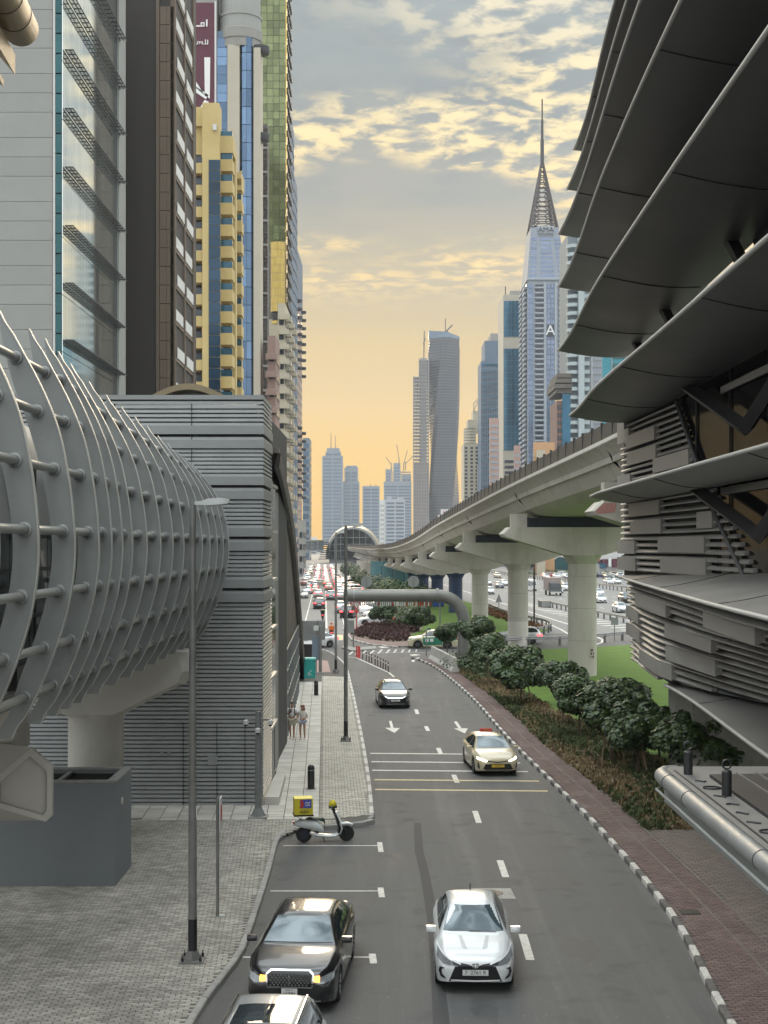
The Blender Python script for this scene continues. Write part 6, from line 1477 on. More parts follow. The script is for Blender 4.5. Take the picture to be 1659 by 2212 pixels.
# give way sign, posts on verge and small signs
gw = thing('give_way_sign', (XD(770, 150), 150, .1), 'red bordered triangular give way sign beside the white parked car', 'sign')
local(MB().tube([(0, 0, 0), (0, 0, 3.2)], .05, 8), 'post', M['red'], gw)
b = MB(); T = [(-.55, 3.3), (.55, 3.3), (0, 2.35)]; t2 = [(-.33, 3.17), (.33, 3.17), (0, 2.6)]
local(MB().extrude([(x, -.06, z) for x, z in T], (0, .03, 0)), 'sign_plate', M['red'], gw); local(MB().extrude([(x, -.07, z) for x, z in t2], (0, .008, 0)), 'sign_face', M['white_wall'], gw); local(MB().extrude([(x * .9, -.06, 2.3 - (3.3 - z) * -.9 - .9) for x, z in ((-.35, 2.2), (.35, 2.2), (0, 2.7))], (0, .03, 0)), 'lower_plate', M['red'], gw)
def small_sign(px, py, d, h, label, shape='rect', w=.6, hh=.7, m='sign_back'):
    o = thing('road_sign', (XD(px, d), d, .1), label, 'sign')
    local(MB().tube([(0, 0, 0), (0, 0, h)], .045, 8), 'post', M['pole'], o)
    if shape == 'rect': local(MB().box(-w / 2, w / 2, -.07, -.045, h - hh, h), 'sign_plate', M[m], o)
    else: local(MB().extrude([(-w / 2, -.06, h - hh), (w / 2, -.06, h - hh), (0, -.06, h)], (0, .03, 0)), 'sign_plate', M[m], o)
small_sign(1077.6, 1330, 195, 2.6, 'triangular warning sign seen from behind beside the highway rail', 'tri', .95, 1.2)
small_sign(1232, 1405, 133, 2.2, 'grey sign plate on a post just in front of the lawn rail', 'rect', .35, .6)
small_sign(1327.5, 1403, 137, 2.3, 'grey square sign plate on the lawn behind the rail', 'rect', .7, .75)
small_sign(921, 1424, 118, 2.3, 'small sign post on the footpath nose before the green taxi', 'rect', .12, .5)
o = thing('road_sign', (XD(948, 165), 165, .1), 'dark blue square direction sign on a grey post on the island lawn', 'sign')
local(MB().tube([(.12, -.12, 0), (.12, -.12, 2.6)], .09, 8), 'post', M['pole'], o); local(MB().box(-.7, .6, -.06, 0, 2.1, 3.5), 'sign_plate', M['blue_sign'], o)
o = thing('street_lamp', (XD(1154, 158), 158, .1), 'tall dark lamp column standing between two viaduct columns by the highway', 'street lamp')
local(MB().tube([(0, 0, 0), (0, 0, 12)], [.11, .08], 10), 'pole', M['lattice'], o); local(MB().box(-1.2, 1.2, -.1, .1, 11.95, 12.1), 'lamp_arm', M['pole'], o)
# guard rails
def guard(label, pts, post_step=2.0, h=.75, name='guard_rail', beam=True):
    P = smooth_path(pts, 8)
    o = thing(name, (P[0].x, P[0].y, 0), label, 'guard rail')
    def sec(p, q, z0_):
        t = (q - p).normalized(); n = Vector((-t.y, t.x)); return n
    rings = []
    for i, p in enumerate(P):
        t = (P[min(i + 1, len(P) - 1)] - P[max(i - 1, 0)]).normalized(); n = Vector((-t.y, t.x))
        rings.append([(p.x + n.x * u, p.y + n.y * u, h + v) for u, v in ((-.06, -.15), (-.1, -.08), (-.05, 0), (-.1, .08), (-.06, .15), (.0, .15), (.0, -.15))])
    MB().loft(rings).build('rail_beam', M['rail'], o, smooth=30)
    me = MB().box(-.09, .09, -.09, .09, 0, h + .1).mesh('rail_post', M['rail_post'])
    for q, a in resample(P, post_step): link('rail_post', me, o, (q.x, q.y, .0), (0, 0, a))
    return o
guard('steel guard rail along the far edge of the lawn', [GD(1090, 1399), GD(1131.6, 1396), GD(1232, 1393), GD(1300, 1388), GD(1362, 1383.4), (36, 141)], 3.2)
guard('steel guard rail curving round the planted verge tip', [GD(1030, 1300), GD(1053, 1315), GD(1097.5, 1334), GD(1141, 1345), GD(1178, 1354), GD(1190, 1363), GD(1178, 1369), GD(1157, 1374)], 2.6)
guard('steel guard rail dividing the hatched gore from the highway', [GD(1176.4, 1309), GD(1232, 1321.5), GD(1291.6, 1334), GD(1358, 1348), GD(1420, 1360)], 3.2)
cc = thing('crash_cushion', (*GD(1176, 1312), 0), 'dark crash cushion at the tip of the gore rail', 'crash cushion')
local(MB().box(-.6, .9, -1.0, 3.5, 0, .95), 'cushion_body', M['rail_post'], cc); local(MB().box(-.5, .8, -1.05, -1.0, .15, .85), 'cushion_face', M['sign_back'], cc)
guard('long median barrier rail on the far side of the highway', [(30, 560), (41, 400), GD(1289.5, 1270), GD(1355.6, 1279), (56, 230)], 3.5, h=1.0)
guard('far service road rail beyond the highway', [(52, 560), (62, 400), (70, 330), (80, 260)], 5, h=1.2)
# hedge and planter bits at the verge
# ================================================================ vehicles
M['car_paint'] = mat('car_paint', (1, 1, 1), 0.28, metal=0.1, var=0.0, objcol=True, coat=1.0)
M['car_glass'] = mat('car_glass', (0.02, 0.028, 0.032), 0.03, var=0.0, spec=0.9)
M['windscreen'] = mat('windscreen_glass', (0.07, 0.10, 0.115), 0.03, var=0.0, spec=1.0, metal=0.35)
M['tyre'] = mat('tyre_rubber', (0.012, 0.012, 0.012), 0.85, var=0.1)
M['rim'] = mat('wheel_rim', (0.30, 0.30, 0.30), 0.35, metal=0.7, var=0.05)
M['trim'] = mat('black_trim', (0.010, 0.010, 0.012), 0.35, var=0.0)
M['chrome'] = mat('chrome', (0.65, 0.65, 0.64), 0.12, metal=1.0, var=0)
M['headlamp'] = mat('headlamp', (0.30, 0.32, 0.33), 0.1, metal=0.4, var=0.2, scale=12)
M['headlamp_on'] = mat('headlamp_lit', (0.8, 0.8, 0.75), 0.2, var=0, emit=(1, .93, .75), estr=3.0)
M['tail'] = mat('tail_lamp', (0.25, 0.01, 0.012), 0.2, var=0)
M['tail_on'] = mat('tail_lamp_lit', (0.5, 0.02, 0.02), 0.2, var=0, emit=(1, .05, .06), estr=1.6)
M['amber_on'] = mat('amber_lamp_lit', (0.8, 0.3, 0.02), 0.2, var=0, emit=(1, .42, .05), estr=2.2)
M['plate'] = mat('number_plate', (0.62, 0.62, 0.60), 0.5, var=0.05, scale=9)
M['plate_y'] = mat('taxi_plate', (0.60, 0.40, 0.03), 0.5, var=0)
M['plate_ink'] = mat('plate_ink', (0.02, 0.02, 0.02), 0.6, var=0)
SEDAN = dict(L=4.43, W=1.73, wb=2.55, ax=.86, rw=.305,
  top=[(0, .60), (.05, .70), (.2, .80), (.6, .905), (1.02, .975), (1.12, 1.0), (1.95, 1.405), (2.35, 1.465), (2.9, 1.462), (3.35, 1.385), (3.95, 1.10), (4.25, 1.065), (4.38, 1.0), (4.43, .86)],
  hw=[(0, .56), (.06, .67), (.2, .77), (.5, .835), (1, .86), (3.4, .865), (4.0, .83), (4.3, .76), (4.43, .63)], sh=[(0, .55), (.3, .72), (1, .86), (3.5, .95), (4.2, .95), (4.43, .82)],
  ws=[(-.66, 1.01), (-.50, 1.385), (.50, 1.385), (.66, 1.01)], tilt=.46)
LIMO = dict(L=5.10, W=1.91, wb=2.99, ax=.95, rw=.345,
  top=[(0, .66), (.05, .80), (.2, .88), (.7, .97), (1.25, 1.03), (1.36, 1.05), (2.25, 1.43), (2.7, 1.48), (3.3, 1.475), (3.8, 1.40), (4.45, 1.14), (4.8, 1.11), (5.02, 1.05), (5.10, .9)],
  hw=[(0, .66), (.06, .78), (.22, .87), (.5, .925), (1, .95), (3.9, .955), (4.5, .92), (4.95, .84), (5.1, .7)], sh=[(0, .6), (.3, .82), (1, .93), (3.5, 1.0), (4.7, 1.02), (5.1, .85)],
  ws=[(-.73, 1.06), (-.55, 1.40), (.55, 1.40), (.73, 1.06)], tilt=.48)
SUV = dict(L=4.65, W=1.86, wb=2.68, ax=.92, rw=.36,
  top=[(0, .74), (.06, .92), (.2, 1.0), (.8, 1.10), (1.15, 1.15), (1.22, 1.17), (1.85, 1.58), (2.3, 1.68), (3.4, 1.67), (4.0, 1.60), (4.35, 1.30), (4.52, 1.10), (4.65, .9)],
  hw=[(0, .66), (.06, .78), (.2, .86), (.5, .91), (1, .93), (4.0, .93), (4.4, .88), (4.65, .76)], sh=[(0, .66), (.3, .9), (1, 1.02), (4.2, 1.08), (4.65, .88)],
  ws=[(-.72, 1.2), (-.58, 1.56), (.58, 1.56), (.72, 1.2)], tilt=.36)
def car_body(sp):
    L, wb, ax, rw = sp['L'], sp['wb'], sp['ax'], sp['rw']
    rings = []; s = 0.0; ss = []
    while s < L: ss.append(s); s += .06 if s < .3 or s > L - .3 else .075
    ss.append(L)
    for s in ss:
        hw, zt, zs_ = interp(sp['hw'], s), sinterp(sp['top'], s), interp(sp['sh'], s)
        zs_ = min(zs_, zt - .04)
        zb = .20 + .06 * max(0, 1 - s / .3) + .1 * max(0, 1 - (L - s) / .35)
        arch = zb
        for wc in (ax, ax + wb):
            q = rw + .075; dd_ = abs(s - wc)
            if dd_ < q: arch = max(arch, rw + math.sqrt(q * q - dd_ * dd_))
        zl = max(zb, min(arch, zs_ - .12))
        rise = max(0, zt - zs_ - .08); ew = max(.25, hw - .13 - rise * sp['tilt']); ez = zt - .02 - .06 * min(1, rise * 2)
        h = zs_ - zl
        half = [(hw * .97, zl), (hw * .995, zl + h * .25), (hw, zl + h * .55), (hw * .985, zl + h * .85), (hw - .045, zs_), (hw - .085, zs_ + min(.03, (zt - zs_) * .4)),
                (lerp(hw - .085, ew, .5), lerp(zs_ + .03, ez, .52) if rise > .02 else lerp(zs_, ez, .6)), (ew, ez), (ew - .06, ez + (zt - ez) * .55), (ew * .55, zt - .008), (0, zt)]
        y = s - L / 2
        ring = [(x, y, z) for x, z in half] + [(-x, y, z) for x, z in half[-2::-1]]
        if s > .2 and s < L - .2: ring += [(-hw * .75, y, max(zl, zb)), (-hw * .75, y, zb), (hw * .75, y, zb), (hw * .75, y, max(zl, zb))]
        else: ring += [(-hw * .7, y, zb), (-hw * .4, y, zb), (hw * .4, y, zb), (hw * .7, y, zb)]
        rings.append(ring)
    b = MB(); b.loft(rings)
    return b
def subdivide(me, cuts):
    bm = bmesh.new(); bm.from_mesh(me); bmesh.ops.triangulate(bm, faces=bm.faces)
    for _ in range(cuts): bmesh.ops.subdivide_edges(bm, edges=bm.edges, cuts=1, use_grid_fill=False); bmesh.ops.triangulate(bm, faces=bm.faces)
    bm.to_mesh(me); bm.free()
class Car:
    def __init__(s, name, sp):
        s.sp = sp; s.root = bpy.data.objects.new(name, None); COL.objects.link(s.root); s.root.empty_display_size = .3
        mb = car_body(sp); o = mb.build('body', M['car_paint'], s.root, smooth=48, local=True)
        s.body = o
        s.bvh = BVHTree.FromPolygons([Vector(v) for v in mb.v], mb.f)
    def patch(s, name, poly, axis, m, off=.008, cuts=3, parent=None):
        """polygon in a view plane laid onto the body: axis F (x,z) from the front, B from behind, L / R (y,z) from the sides, T (x,y) from above"""
        me = bpy.data.meshes.new(name); me.from_pydata([(p[0], p[1], 0) for p in poly], [], [tuple(range(len(poly)))]); subdivide(me, cuts)
        dirs = dict(F=Vector((0, 1, 0)), B=Vector((0, -1, 0)), L=Vector((1, 0, 0)), R=Vector((-1, 0, 0)), T=Vector((0, 0, -1)))
        dr = dirs[axis]
        for v in me.vertices:
            u, w = v.co.x, v.co.y
            o = Vector((u, 0, w)) if axis in 'FB' else (Vector((0, u, w)) if axis in 'LR' else Vector((u, w, 0)))
            hit, nrm, i, dist = s.bvh.ray_cast(o - dr * 6, dr)
            if hit is None: hit, nrm, i, dist = s.bvh.find_nearest(o - dr * 2.2)
            if nrm.dot(dr) > 0: nrm = -nrm
            v.co = hit + nrm * off
        bm = bmesh.new(); bm.from_mesh(me); bmesh.ops.recalc_face_normals(bm, faces=bm.faces)
        if bm.faces and sum((f.normal.dot(dr) for f in bm.faces)) > 0: bmesh.ops.reverse_faces(bm, faces=bm.faces)
        bm.to_mesh(me); bm.free(); me.materials.append(m); me.shade_smooth()
        return link(name, me, parent or s.root, (0, 0, 0), local=True)
    def wheels(s):
        sp = s.sp; rw = sp['rw']; w = .20
        ty = MB().lathe([(rw * .64, -w / 2), (rw * .93, -w / 2), (rw, -w / 2 + .035), (rw, w / 2 - .035), (rw * .93, w / 2), (rw * .64, w / 2)], n=28, axis='X').mesh('tyre', M['tyre'], 40)
        rb = MB()
        rb.lathe([(rw * .64, -w * .46), (rw * .60, -w * .46), (rw * .58, -.02), (rw * .58, .02), (rw * .60, w * .46), (rw * .64, w * .46)], n=28, axis='X')
        for k in range(10):
            a = 2 * math.pi * k / 10
            for sx_ in (-1, 1): rb.tube([(sx_ * w * .42, .04 * math.cos(a), .04 * math.sin(a)), (sx_ * w * .45, rw * .61 * math.cos(a), rw * .61 * math.sin(a))], .022, 4)
        rb.lathe([(.06, -w * .45), (.06, w * .45)], n=10, axis='X')
        rm = rb.mesh('rim', M['rim'], 40)
        for sx_ in (-1, 1):
            for yy in (sp['ax'], sp['ax'] + sp['wb']):
                e = bpy.data.objects.new('wheel', ty); COL.objects.link(e); e.parent = s.root; e.location = (sx_ * (sp['W'] / 2 - .13), yy - sp['L'] / 2, rw)
                link('rim', rm, e, (0, 0, 0), local=True)
        local(MB().box(-sp['W'] / 2 + .2, sp['W'] / 2 - .2, -sp['L'] / 2 + .4, sp['L'] / 2 - .4, .16, .55), 'underbody', M['trim'], s.root)
    def common(s, head='headlamp', tail='tail', screen='windscreen'):
        sp = s.sp; L = sp['L']; y0 = -L / 2; ws = sp['ws']
        s.patch('windscreen', ws, 'F', M[screen])
        T = sp['top']; roofs = [p for p in T if p[1] > T[5][1] + .2]
        c0, c1 = T[5][0], roofs[-1][0]
        rear_s = [p[0] for p in T if p[0] > c1][0]
        zb_ = interp(sp['sh'], L * .5) + .07; zt_ = max(p[1] for p in T) - .11
        ya, yb_ = y0 + lerp(c0, roofs[0][0], .30), y0 + lerp(roofs[0][0], roofs[1][0], .15)
        yc_, yd = y0 + lerp(c1, rear_s, .1), y0 + lerp(c1, rear_s, .72)
        ym = y0 + L * .53
        for ax in 'LR':
            s.patch('side_window', [(ya, zb_), (yb_, zt_ - .02), (ym - .04, zt_ + .02), (ym - .04, zb_)], ax, M['car_glass'], cuts=3)
            s.patch('side_window', [(ym + .04, zb_ + .005), (ym + .04, zt_ + .02), (yc_, zt_ - .03), (yd, zb_ + .06)], ax, M['car_glass'], cuts=3)
        zr0, zr1 = interp(T, rear_s) + .02, zt_ + .02
        s.patch('rear_window', [(-ws[3][0] * .92, zr0 + .04), (-ws[2][0] * 1.02, zr1), (ws[2][0] * 1.02, zr1), (ws[3][0] * .92, zr0 + .04)], 'B', M['car_glass'])
        for sx_ in (-1, 1):
            m_ = local(MB().loft([[(sx_ * (sp['W'] / 2 - .07 + u), y0 + c0 + .18 + v * dv, interp(sp['sh'], c0) + .10 + w) for v, w in ((-.07, 0), (-.09, .06), (-.05, .12), (.05, .12), (.06, .0))] for u, dv in ((0.02, .5), (.1, .9), (.19, 1), (.23, .6))]), 'mirror', M['car_paint'], s.root, 50)
            local(MB().quad(*[(sx_ * (sp['W'] / 2 - .07 + u), y0 + c0 + .245, interp(sp['sh'], c0) + .11 + w) for u, w in ((.07, .0), (.21, .0), (.2, .1), (.08, .1))]), 'mirror_glass', M['chrome'], m_)
        s.wheels()
        zt2 = interp(sp['sh'], L) + .02
        for sx_ in (-1, 1):
            hw = sp['hw'][-1][1]
            s.patch('tail_lamp', [(sx_ * hw * .55, zt2 - .12), (sx_ * hw * .6, zt2 + .05), (sx_ * (hw + .14), zt2 + .07), (sx_ * (hw + .14), zt2 - .10)], 'B', M[tail], cuts=3)
        s.patch('rear_plate', [(-.26, .62), (-.26, .75), (.26, .75), (.26, .62)], 'B', M['plate'], off=.012, cuts=2)
        s.patch('rear_bumper_trim', [(-.6, .28), (-.6, .42), (.6, .42), (.6, .28)], 'B', M['trim'], cuts=3)
    def place(s, loc, rz, label, group=None, cat='car'):
        s.root.location = loc; s.root.rotation_euler = (0, 0, rz); tag(s.root, label, cat, group); return s.root
def paint(root, col):
    for o in [root] + list(root.children):
        if o.name.split('.')[0] in ('body', 'mirror', 'roof_panel', 'parked_car', 'traffic_car'): o.color = (*col, 1)
WHITE, BLACK, CREAMC, SILVER, GREY = (.62, .64, .64), (.008, .008, .009), (.50, .44, .29), (.38, .39, .39), (.10, .105, .11)
def car_text(parent, txt, loc, size, m=None, rz=0):
    o = font(parent, 'plate_lettering', txt, m or M['plate_ink'], (0, 0, 0), size, ext=.001); o.location = loc; o.rotation_euler = (R(90), 0, rz); return o
# --- white sedan (front lane)
c = Car('sedan', SEDAN); c.common()
y0 = -SEDAN['L'] / 2
c.patch('lower_grille', [(-.42, .60), (-.56, .27), (.56, .27), (.42, .60), (0, .56)], 'F', M['trim'])
c.patch('upper_grille', [(-.46, .60), (-.50, .68), (-.15, .62), (0, .56), (.15, .62), (.50, .68), (.46, .60), (0, .545)], 'F', M['trim'], off=.010)
for s_ in (-1, 1):
    c.patch('headlamp', [(s_ * .30, .62), (s_ * .78, .83), (s_ * .80, .70), (s_ * .66, .61), (s_ * .38, .58)], 'F', M['headlamp'], cuts=3)
    c.patch('lamp_brow', [(s_ * .30, .635), (s_ * .55, .735), (s_ * .79, .86), (s_ * .80, .83), (s_ * .56, .705), (s_ * .31, .61)], 'F', mat('lamp_brow', (.75, .76, .76), .3, var=0), off=.014, cuts=3)
    c.patch('fog_recess', [(s_ * .60, .32), (s_ * .72, .34), (s_ * .76, .44), (s_ * .74, .54), (s_ * .64, .54), (s_ * .70, .50), (s_ * .70, .42)], 'F', M['trim'], off=.010, cuts=3)
    c.patch('hood_crease', [(s_ * .33, y0 + .98), (s_ * .26, y0 + .98), (s_ * .16, y0 + .35), (s_ * .27, y0 + .42)], 'T', mat('hood_crease_shade', (.40, .42, .43), .35, coat=.6, var=0), off=.004)  # greyer patch paints the shade of the bonnet crease
c.patch('bumper_lip', [(-.50, .285), (-.52, .315), (0, .30), (.52, .315), (.50, .285), (0, .265)], 'F', M['plate'], off=.02)
p = c.patch('number_plate', [(-.27, .40), (-.27, .52), (.27, .52), (.27, .40)], 'F', M['plate'], off=.03, cuts=2)
car_text(c.root, '7  2761 R', (0, y0 - .035, .46), .115)
em = MB()
for rx_, rz_ in ((.075, .05), (.028, .048), (.06, .02)): em.tube([(rx_ * math.cos(2 * math.pi * k / 18), y0 - .03, .605 + (.018 if rz_ == .02 else 0) + rz_ * math.sin(2 * math.pi * k / 18)) for k in range(19)], .008, 5)
local(em, 'emblem', M['chrome'], c.root)
c.patch('wiper', [(-.1, y0 + 1.13), (.5, y0 + 1.12), (.5, y0 + 1.14), (-.1, y0 + 1.16)], 'T', M['trim'], off=.012)
q = GD(1033, 2148); c.place((q[0], q[1] + SEDAN['L'] / 2, 0), R(-1.5), 'white sedan driving towards the camera in the near lane'); paint(c.root, WHITE)
local(MB().tube([(0, .9, 1.43), (0, 1.0, 1.55)], .02, 6), 'antenna', M['trim'], c.root)
sedan_root = c.root
# --- black limousine parked
c = Car('sedan', LIMO); c.common(); y0 = -LIMO['L'] / 2
c.patch('grille', [(-.44, .56), (-.46, .78), (-.38, .83), (.38, .83), (.46, .78), (.44, .56)], 'F', M['trim'], off=.012)
gm = MB()
for i in range(11):
    for j in range(5): 
        gm.obox((-.36 + i * .072 + (.036 if j % 2 else 0) - .018, y0 - .035, .60 + j * .048), (.042, .012, .03), ry=R(45))
o = local(gm, 'grille_mesh', M['chrome'], c.root); o['kind'] = 'stuff'
c.patch('grille_frame', [(-.47, .555), (-.49, .79), (-.40, .855), (.40, .855), (.49, .79), (.47, .555), (.44, .56), (.455, .78), (.375, .833), (-.375, .833), (-.455, .78), (-.44, .56)], 'F', M['chrome'], off=.02, cuts=2)
c.patch('chrome_bar', [(-.45, .535), (-.45, .565), (.45, .565), (.45, .535)], 'F', M['chrome'], off=.03)
local(MB().obox((0, y0 - .05, .70), (.03, .02, .16)), 'emblem', M['chrome'], c.root)
for s_ in (-1, 1):
    h = c.patch('headlamp', [(s_ * .46, .70), (s_ * .86, .80), (s_ * .88, .68), (s_ * .70, .62), (s_ * .50, .62)], 'F', M['headlamp'], cuts=3)
    c.patch('indicator_lamp', [(s_ * .48, .66), (s_ * .48, .76), (s_ * .60, .77), (s_ * .60, .65)], 'F', M['amber_on'], off=.02, cuts=2)
    c.patch('fog_vent', [(s_ * .55, .32), (s_ * .86, .38), (s_ * .86, .46), (s_ * .60, .42)], 'F', M['trim'], cuts=2)
c.patch('bumper_chrome', [(-.80, .27), (-.80, .29), (.80, .29), (.80, .27)], 'F', M['chrome'], off=.015, cuts=3)
for ax in 'LR':
    c.patch('window_trim', [(-.95, 1.02), (-.95, 1.035), (1.55, 1.10), (1.55, 1.085)], ax, M['chrome'], off=.014, cuts=3)
    for yy in (-.35, .75): c.patch('door_handle', [(yy, .86), (yy, .885), (yy + .2, .89), (yy + .2, .865)], ax, M['chrome'], off=.02, cuts=1)
c.patch('number_plate', [(-.16, .36), (-.16, .53), (.16, .53), (.16, .36)], 'F', M['plate'], off=.035, cuts=2)
car_text(c.root, '16096', (0, y0 - .05, .425), .105); car_text(c.root, 'DXB  M', (0, y0 - .05, .50), .05)
q = GD(641, 2188); c.place((q[0] + .04, q[1] + LIMO['L'] / 2 - .1, 0), R(-4.0), 'black limousine parked at the kerb with amber indicators lit'); paint(c.root, BLACK)
# --- silver car at the picture bottom
c = Car('sedan', SUV); c.common(); y0 = -SUV['L'] / 2
c.patch('glass_roof', [(-.5, -.45), (-.5, .9), (.5, .9), (.5, -.45)], 'T', M['car_glass'], off=.006)
for s_ in (-1, 1): local(MB().tube([(s_ * .60, -.5, 1.70), (s_ * .60, 1.3, 1.70)], .022, 6), 'roof_rail', M['chrome'], c.root)
q = PD(578, 2174, 24.2); c.place((q[0], 24.2 - 1.35, 0), R(-4.0), 'silver car with glass roof and chrome rails parked in front of the limousine'); paint(c.root, SILVER)
# --- cream taxi saloon with lights on
TAXI = dict(SEDAN); TAXI.update(L=4.9, W=1.84, wb=2.83, ax=.95, rw=.33, top=[(a * 1.106, z * .985) for a, z in SEDAN['top']], hw=[(a * 1.106, w * 1.064) for a, w in SEDAN['hw']], sh=[(a * 1.106, z * .985) for a, z in SEDAN['sh']], ws=[(x * 1.06, z * .985) for x, z in SEDAN['ws']])
c = Car('taxi', TAXI); c.common(); y0 = -TAXI['L'] / 2
c.patch('lower_grille', [(-.52, .52), (-.62, .28), (.62, .28), (.52, .52)], 'F', M['trim'])
c.patch('upper_grille', [(-.60, .63), (-.62, .67), (0, .60), (.62, .67), (.60, .63), (0, .565)], 'F', M['trim'], off=.010)
for s_ in (-1, 1):
    c.patch('headlamp', [(s_ * .42, .64), (s_ * .80, .76), (s_ * .82, .69), (s_ * .48, .60)], 'F', M['headlamp_on'], off=.012, cuts=3)
    c.patch('fog_recess', [(s_ * .72, .32), (s_ * .80, .36), (s_ * .80, .56), (s_ * .76, .56)], 'F', M['trim'], cuts=2)
c.patch('number_plate', [(-.26, .385), (-.26, .495), (.26, .495), (.26, .385)], 'F', M['plate_y'], off=.03, cuts=2)
car_text(c.root, '10614', (0, y0 - .035, .44), .09)
c.patch('roof_panel', [(-.52, .55), (-.52, 1.15), (.52, 1.15), (.52, .55)], 'T', mat('dark_roof_wrap', (.03, .02, .07), .3, var=0, coat=.8), off=.006)
local(MB().loft([[(-.28, .75, 1.43), (.28, .75, 1.43), (.28, .93, 1.43), (-.28, .93, 1.43)], [(-.24, .80, 1.55), (.24, .80, 1.55), (.24, .88, 1.55), (-.24, .88, 1.55)]]), 'taxi_sign', M['red'], c.root)
car_text(c.root, 'TAXI', (0, .765, 1.495), .1, M['plate_y'])
q = GD(1063, 1678); c.place((q[0] + .05, q[1] + TAXI['L'] / 2, 0), R(4.5), 'cream taxi with headlights on crossing the painted lines', cat='taxi'); paint(c.root, CREAMC)
for o in c.root.children:
    if o.name.startswith('roof_panel'): o.color = (.03, .02, .07, 1)
# --- black fastback
c = Car('sedan', TAXI); c.common(); y0 = -TAXI['L'] / 2
for s_ in (-1, 1): c.patch('headlamp', [(s_ * .40, .66), (s_ * .82, .80), (s_ * .84, .76), (s_ * .42, .62)], 'F', M['chrome'], off=.012, cuts=3)
c.patch('chrome_bar', [(-.42, .60), (-.44, .65), (.44, .65), (.42, .60)], 'F', M['chrome'], off=.014)
c.patch('number_plate', [(-.26, .44), (-.26, .55), (.26, .55), (.26, .44)], 'F', M['plate'], off=.03, cuts=2)
car_text(c.root, '4 80911', (0, y0 - .035, .495), .09)
c.patch('bumper_lip', [(-.5, .27), (-.5, .30), (.5, .30), (.5, .27)], 'F', M['chrome'], off=.012)
q = GD(848, 1532); c.place((q[0], q[1] + TAXI['L'] / 2, 0), R(4.0), 'glossy black car following behind the cream taxi'); paint(c.root, BLACK)
# --- green and cream taxi SUV, side on
c = Car('taxi', SUV); c.common(); L = SUV['L']
M['taxi_green'] = mat('taxi_green', (.02, .19, .11), .3, var=0, coat=.8)
c.patch('green_door_panel', [(-.95, .30), (-.95, 1.02), (2.1, 1.10), (2.1, .75), (1.9, .75), (.95, .35)], 'R', M['taxi_green'], off=.006, cuts=4)
c.patch('door_sticker', [(-.72, .62), (-.72, .9), (-.42, .9), (-.42, .62)], 'R', M['plate'], off=.012, cuts=2); c.patch('door_sticker', [(-.3, .62), (-.3, .9), (0, .9), (0, .62)], 'R', M['plate'], off=.012, cuts=2)
for ax in 'LR': c.patch('door_seam', [(.10, .32), (.10, 1.04), (.12, 1.04), (.12, .32)], ax, M['trim'], off=.014, cuts=2)
c.patch('headlamp', [(-.85, .80), (-.85, .9), (-.4, .86), (-.45, .78)], 'F', M['headlamp']); c.patch('headlamp', [(.85, .80), (.85, .9), (.4, .86), (.45, .78)], 'F', M['headlamp'])
local(MB().box(-.2, .2, -.5, -.2, 1.67, 1.85), 'taxi_sign', M['taxi_green'], c.root)
q = GD(936, 1401); c.place((q[0], q[1] + .9, 0), R(-90), 'cream and green taxi crossing the junction behind the pipe gantry', cat='taxi'); paint(c.root, (.55, .50, .34))
# --- templates for traffic
def tmpl(sp, tail='tail_on', head='headlamp'):
    c = Car('traffic_car', sp); c.common(tail=tail)
    for s_ in (-1, 1): c.patch('headlamp', [(s_ * .42, sp['sh'][1][1] - .10), (s_ * .80, sp['sh'][1][1] + .02), (s_ * .82, sp['sh'][1][1] - .06), (s_ * .48, sp['sh'][1][1] - .16)], 'F', M[head], off=.012, cuts=2)
    c.patch('lower_grille', [(-.5, .52), (-.6, .30), (.6, .30), (.5, .52)], 'F', M['trim'], cuts=2); c.patch('number_plate', [(-.26, .4), (-.26, .51), (.26, .51), (.26, .4)], 'F', M['plate'], off=.03, cuts=1)
    return c.root
def merge(root, name):
    bm = bmesh.new(); mats = []
    def rec(o, Mx):
        if o.type == 'MESH':
            m_ = o.data.materials[0]
            if m_ not in mats: mats.append(m_)
            k = mats.index(m_); n0 = len(bm.faces); tmp = o.data.copy(); tmp.transform(Mx); bm.from_mesh(tmp); bm.faces.ensure_lookup_table()
            for f in bm.faces[n0:]: f.material_index = k
            bpy.data.meshes.remove(tmp)
        for ch in o.children:
            rec(ch, Mx @ Matrix.LocRotScale(ch.location, ch.rotation_euler, ch.scale))
    rec(root, Matrix.Identity(4))
    me = bpy.data.meshes.new(name); bm.to_mesh(me); bm.free()
    for m_ in mats: me.materials.append(m_)
    return me
TS, TV = tmpl(SEDAN), tmpl(SUV)
farS, farV = merge(TS, 'car_shell'), merge(TV, 'car_shell')
used = {'TS': False, 'TV': False}
def put_car(kind, x, y, rz, col, label, group, near=False, name='traffic_car', cat='car'):
    if near:
        T = TS if kind == 's' else TV; key = 'TS' if kind == 's' else 'TV'
        o = T if not used[key] else copy_tree(T); used[key] = True
    else:
        o = bpy.data.objects.new(name, farS if kind == 's' else farV); COL.objects.link(o)
    if not o.name.startswith(name): o.name = name
    o.location = (x, y, 0.0); o.rotation_euler = (0, 0, rz); tag(o, label, cat, group); paint(o, col); o.color = (*col, 1); return o
PAL = [('white', (.62, .63, .62)), ('white', (.58, .59, .58)), ('silver', (.33, .34, .34)), ('grey', (.11, .115, .12)), ('black', (.012, .012, .013)), ('white', (.6, .6, .59)), ('beige', (.42, .36, .26)), ('red', (.25, .02, .02)), ('white', (.62, .62, .6)), ('dark blue', (.015, .03, .08))]
rs = random.Random(11)
slope = 0.043
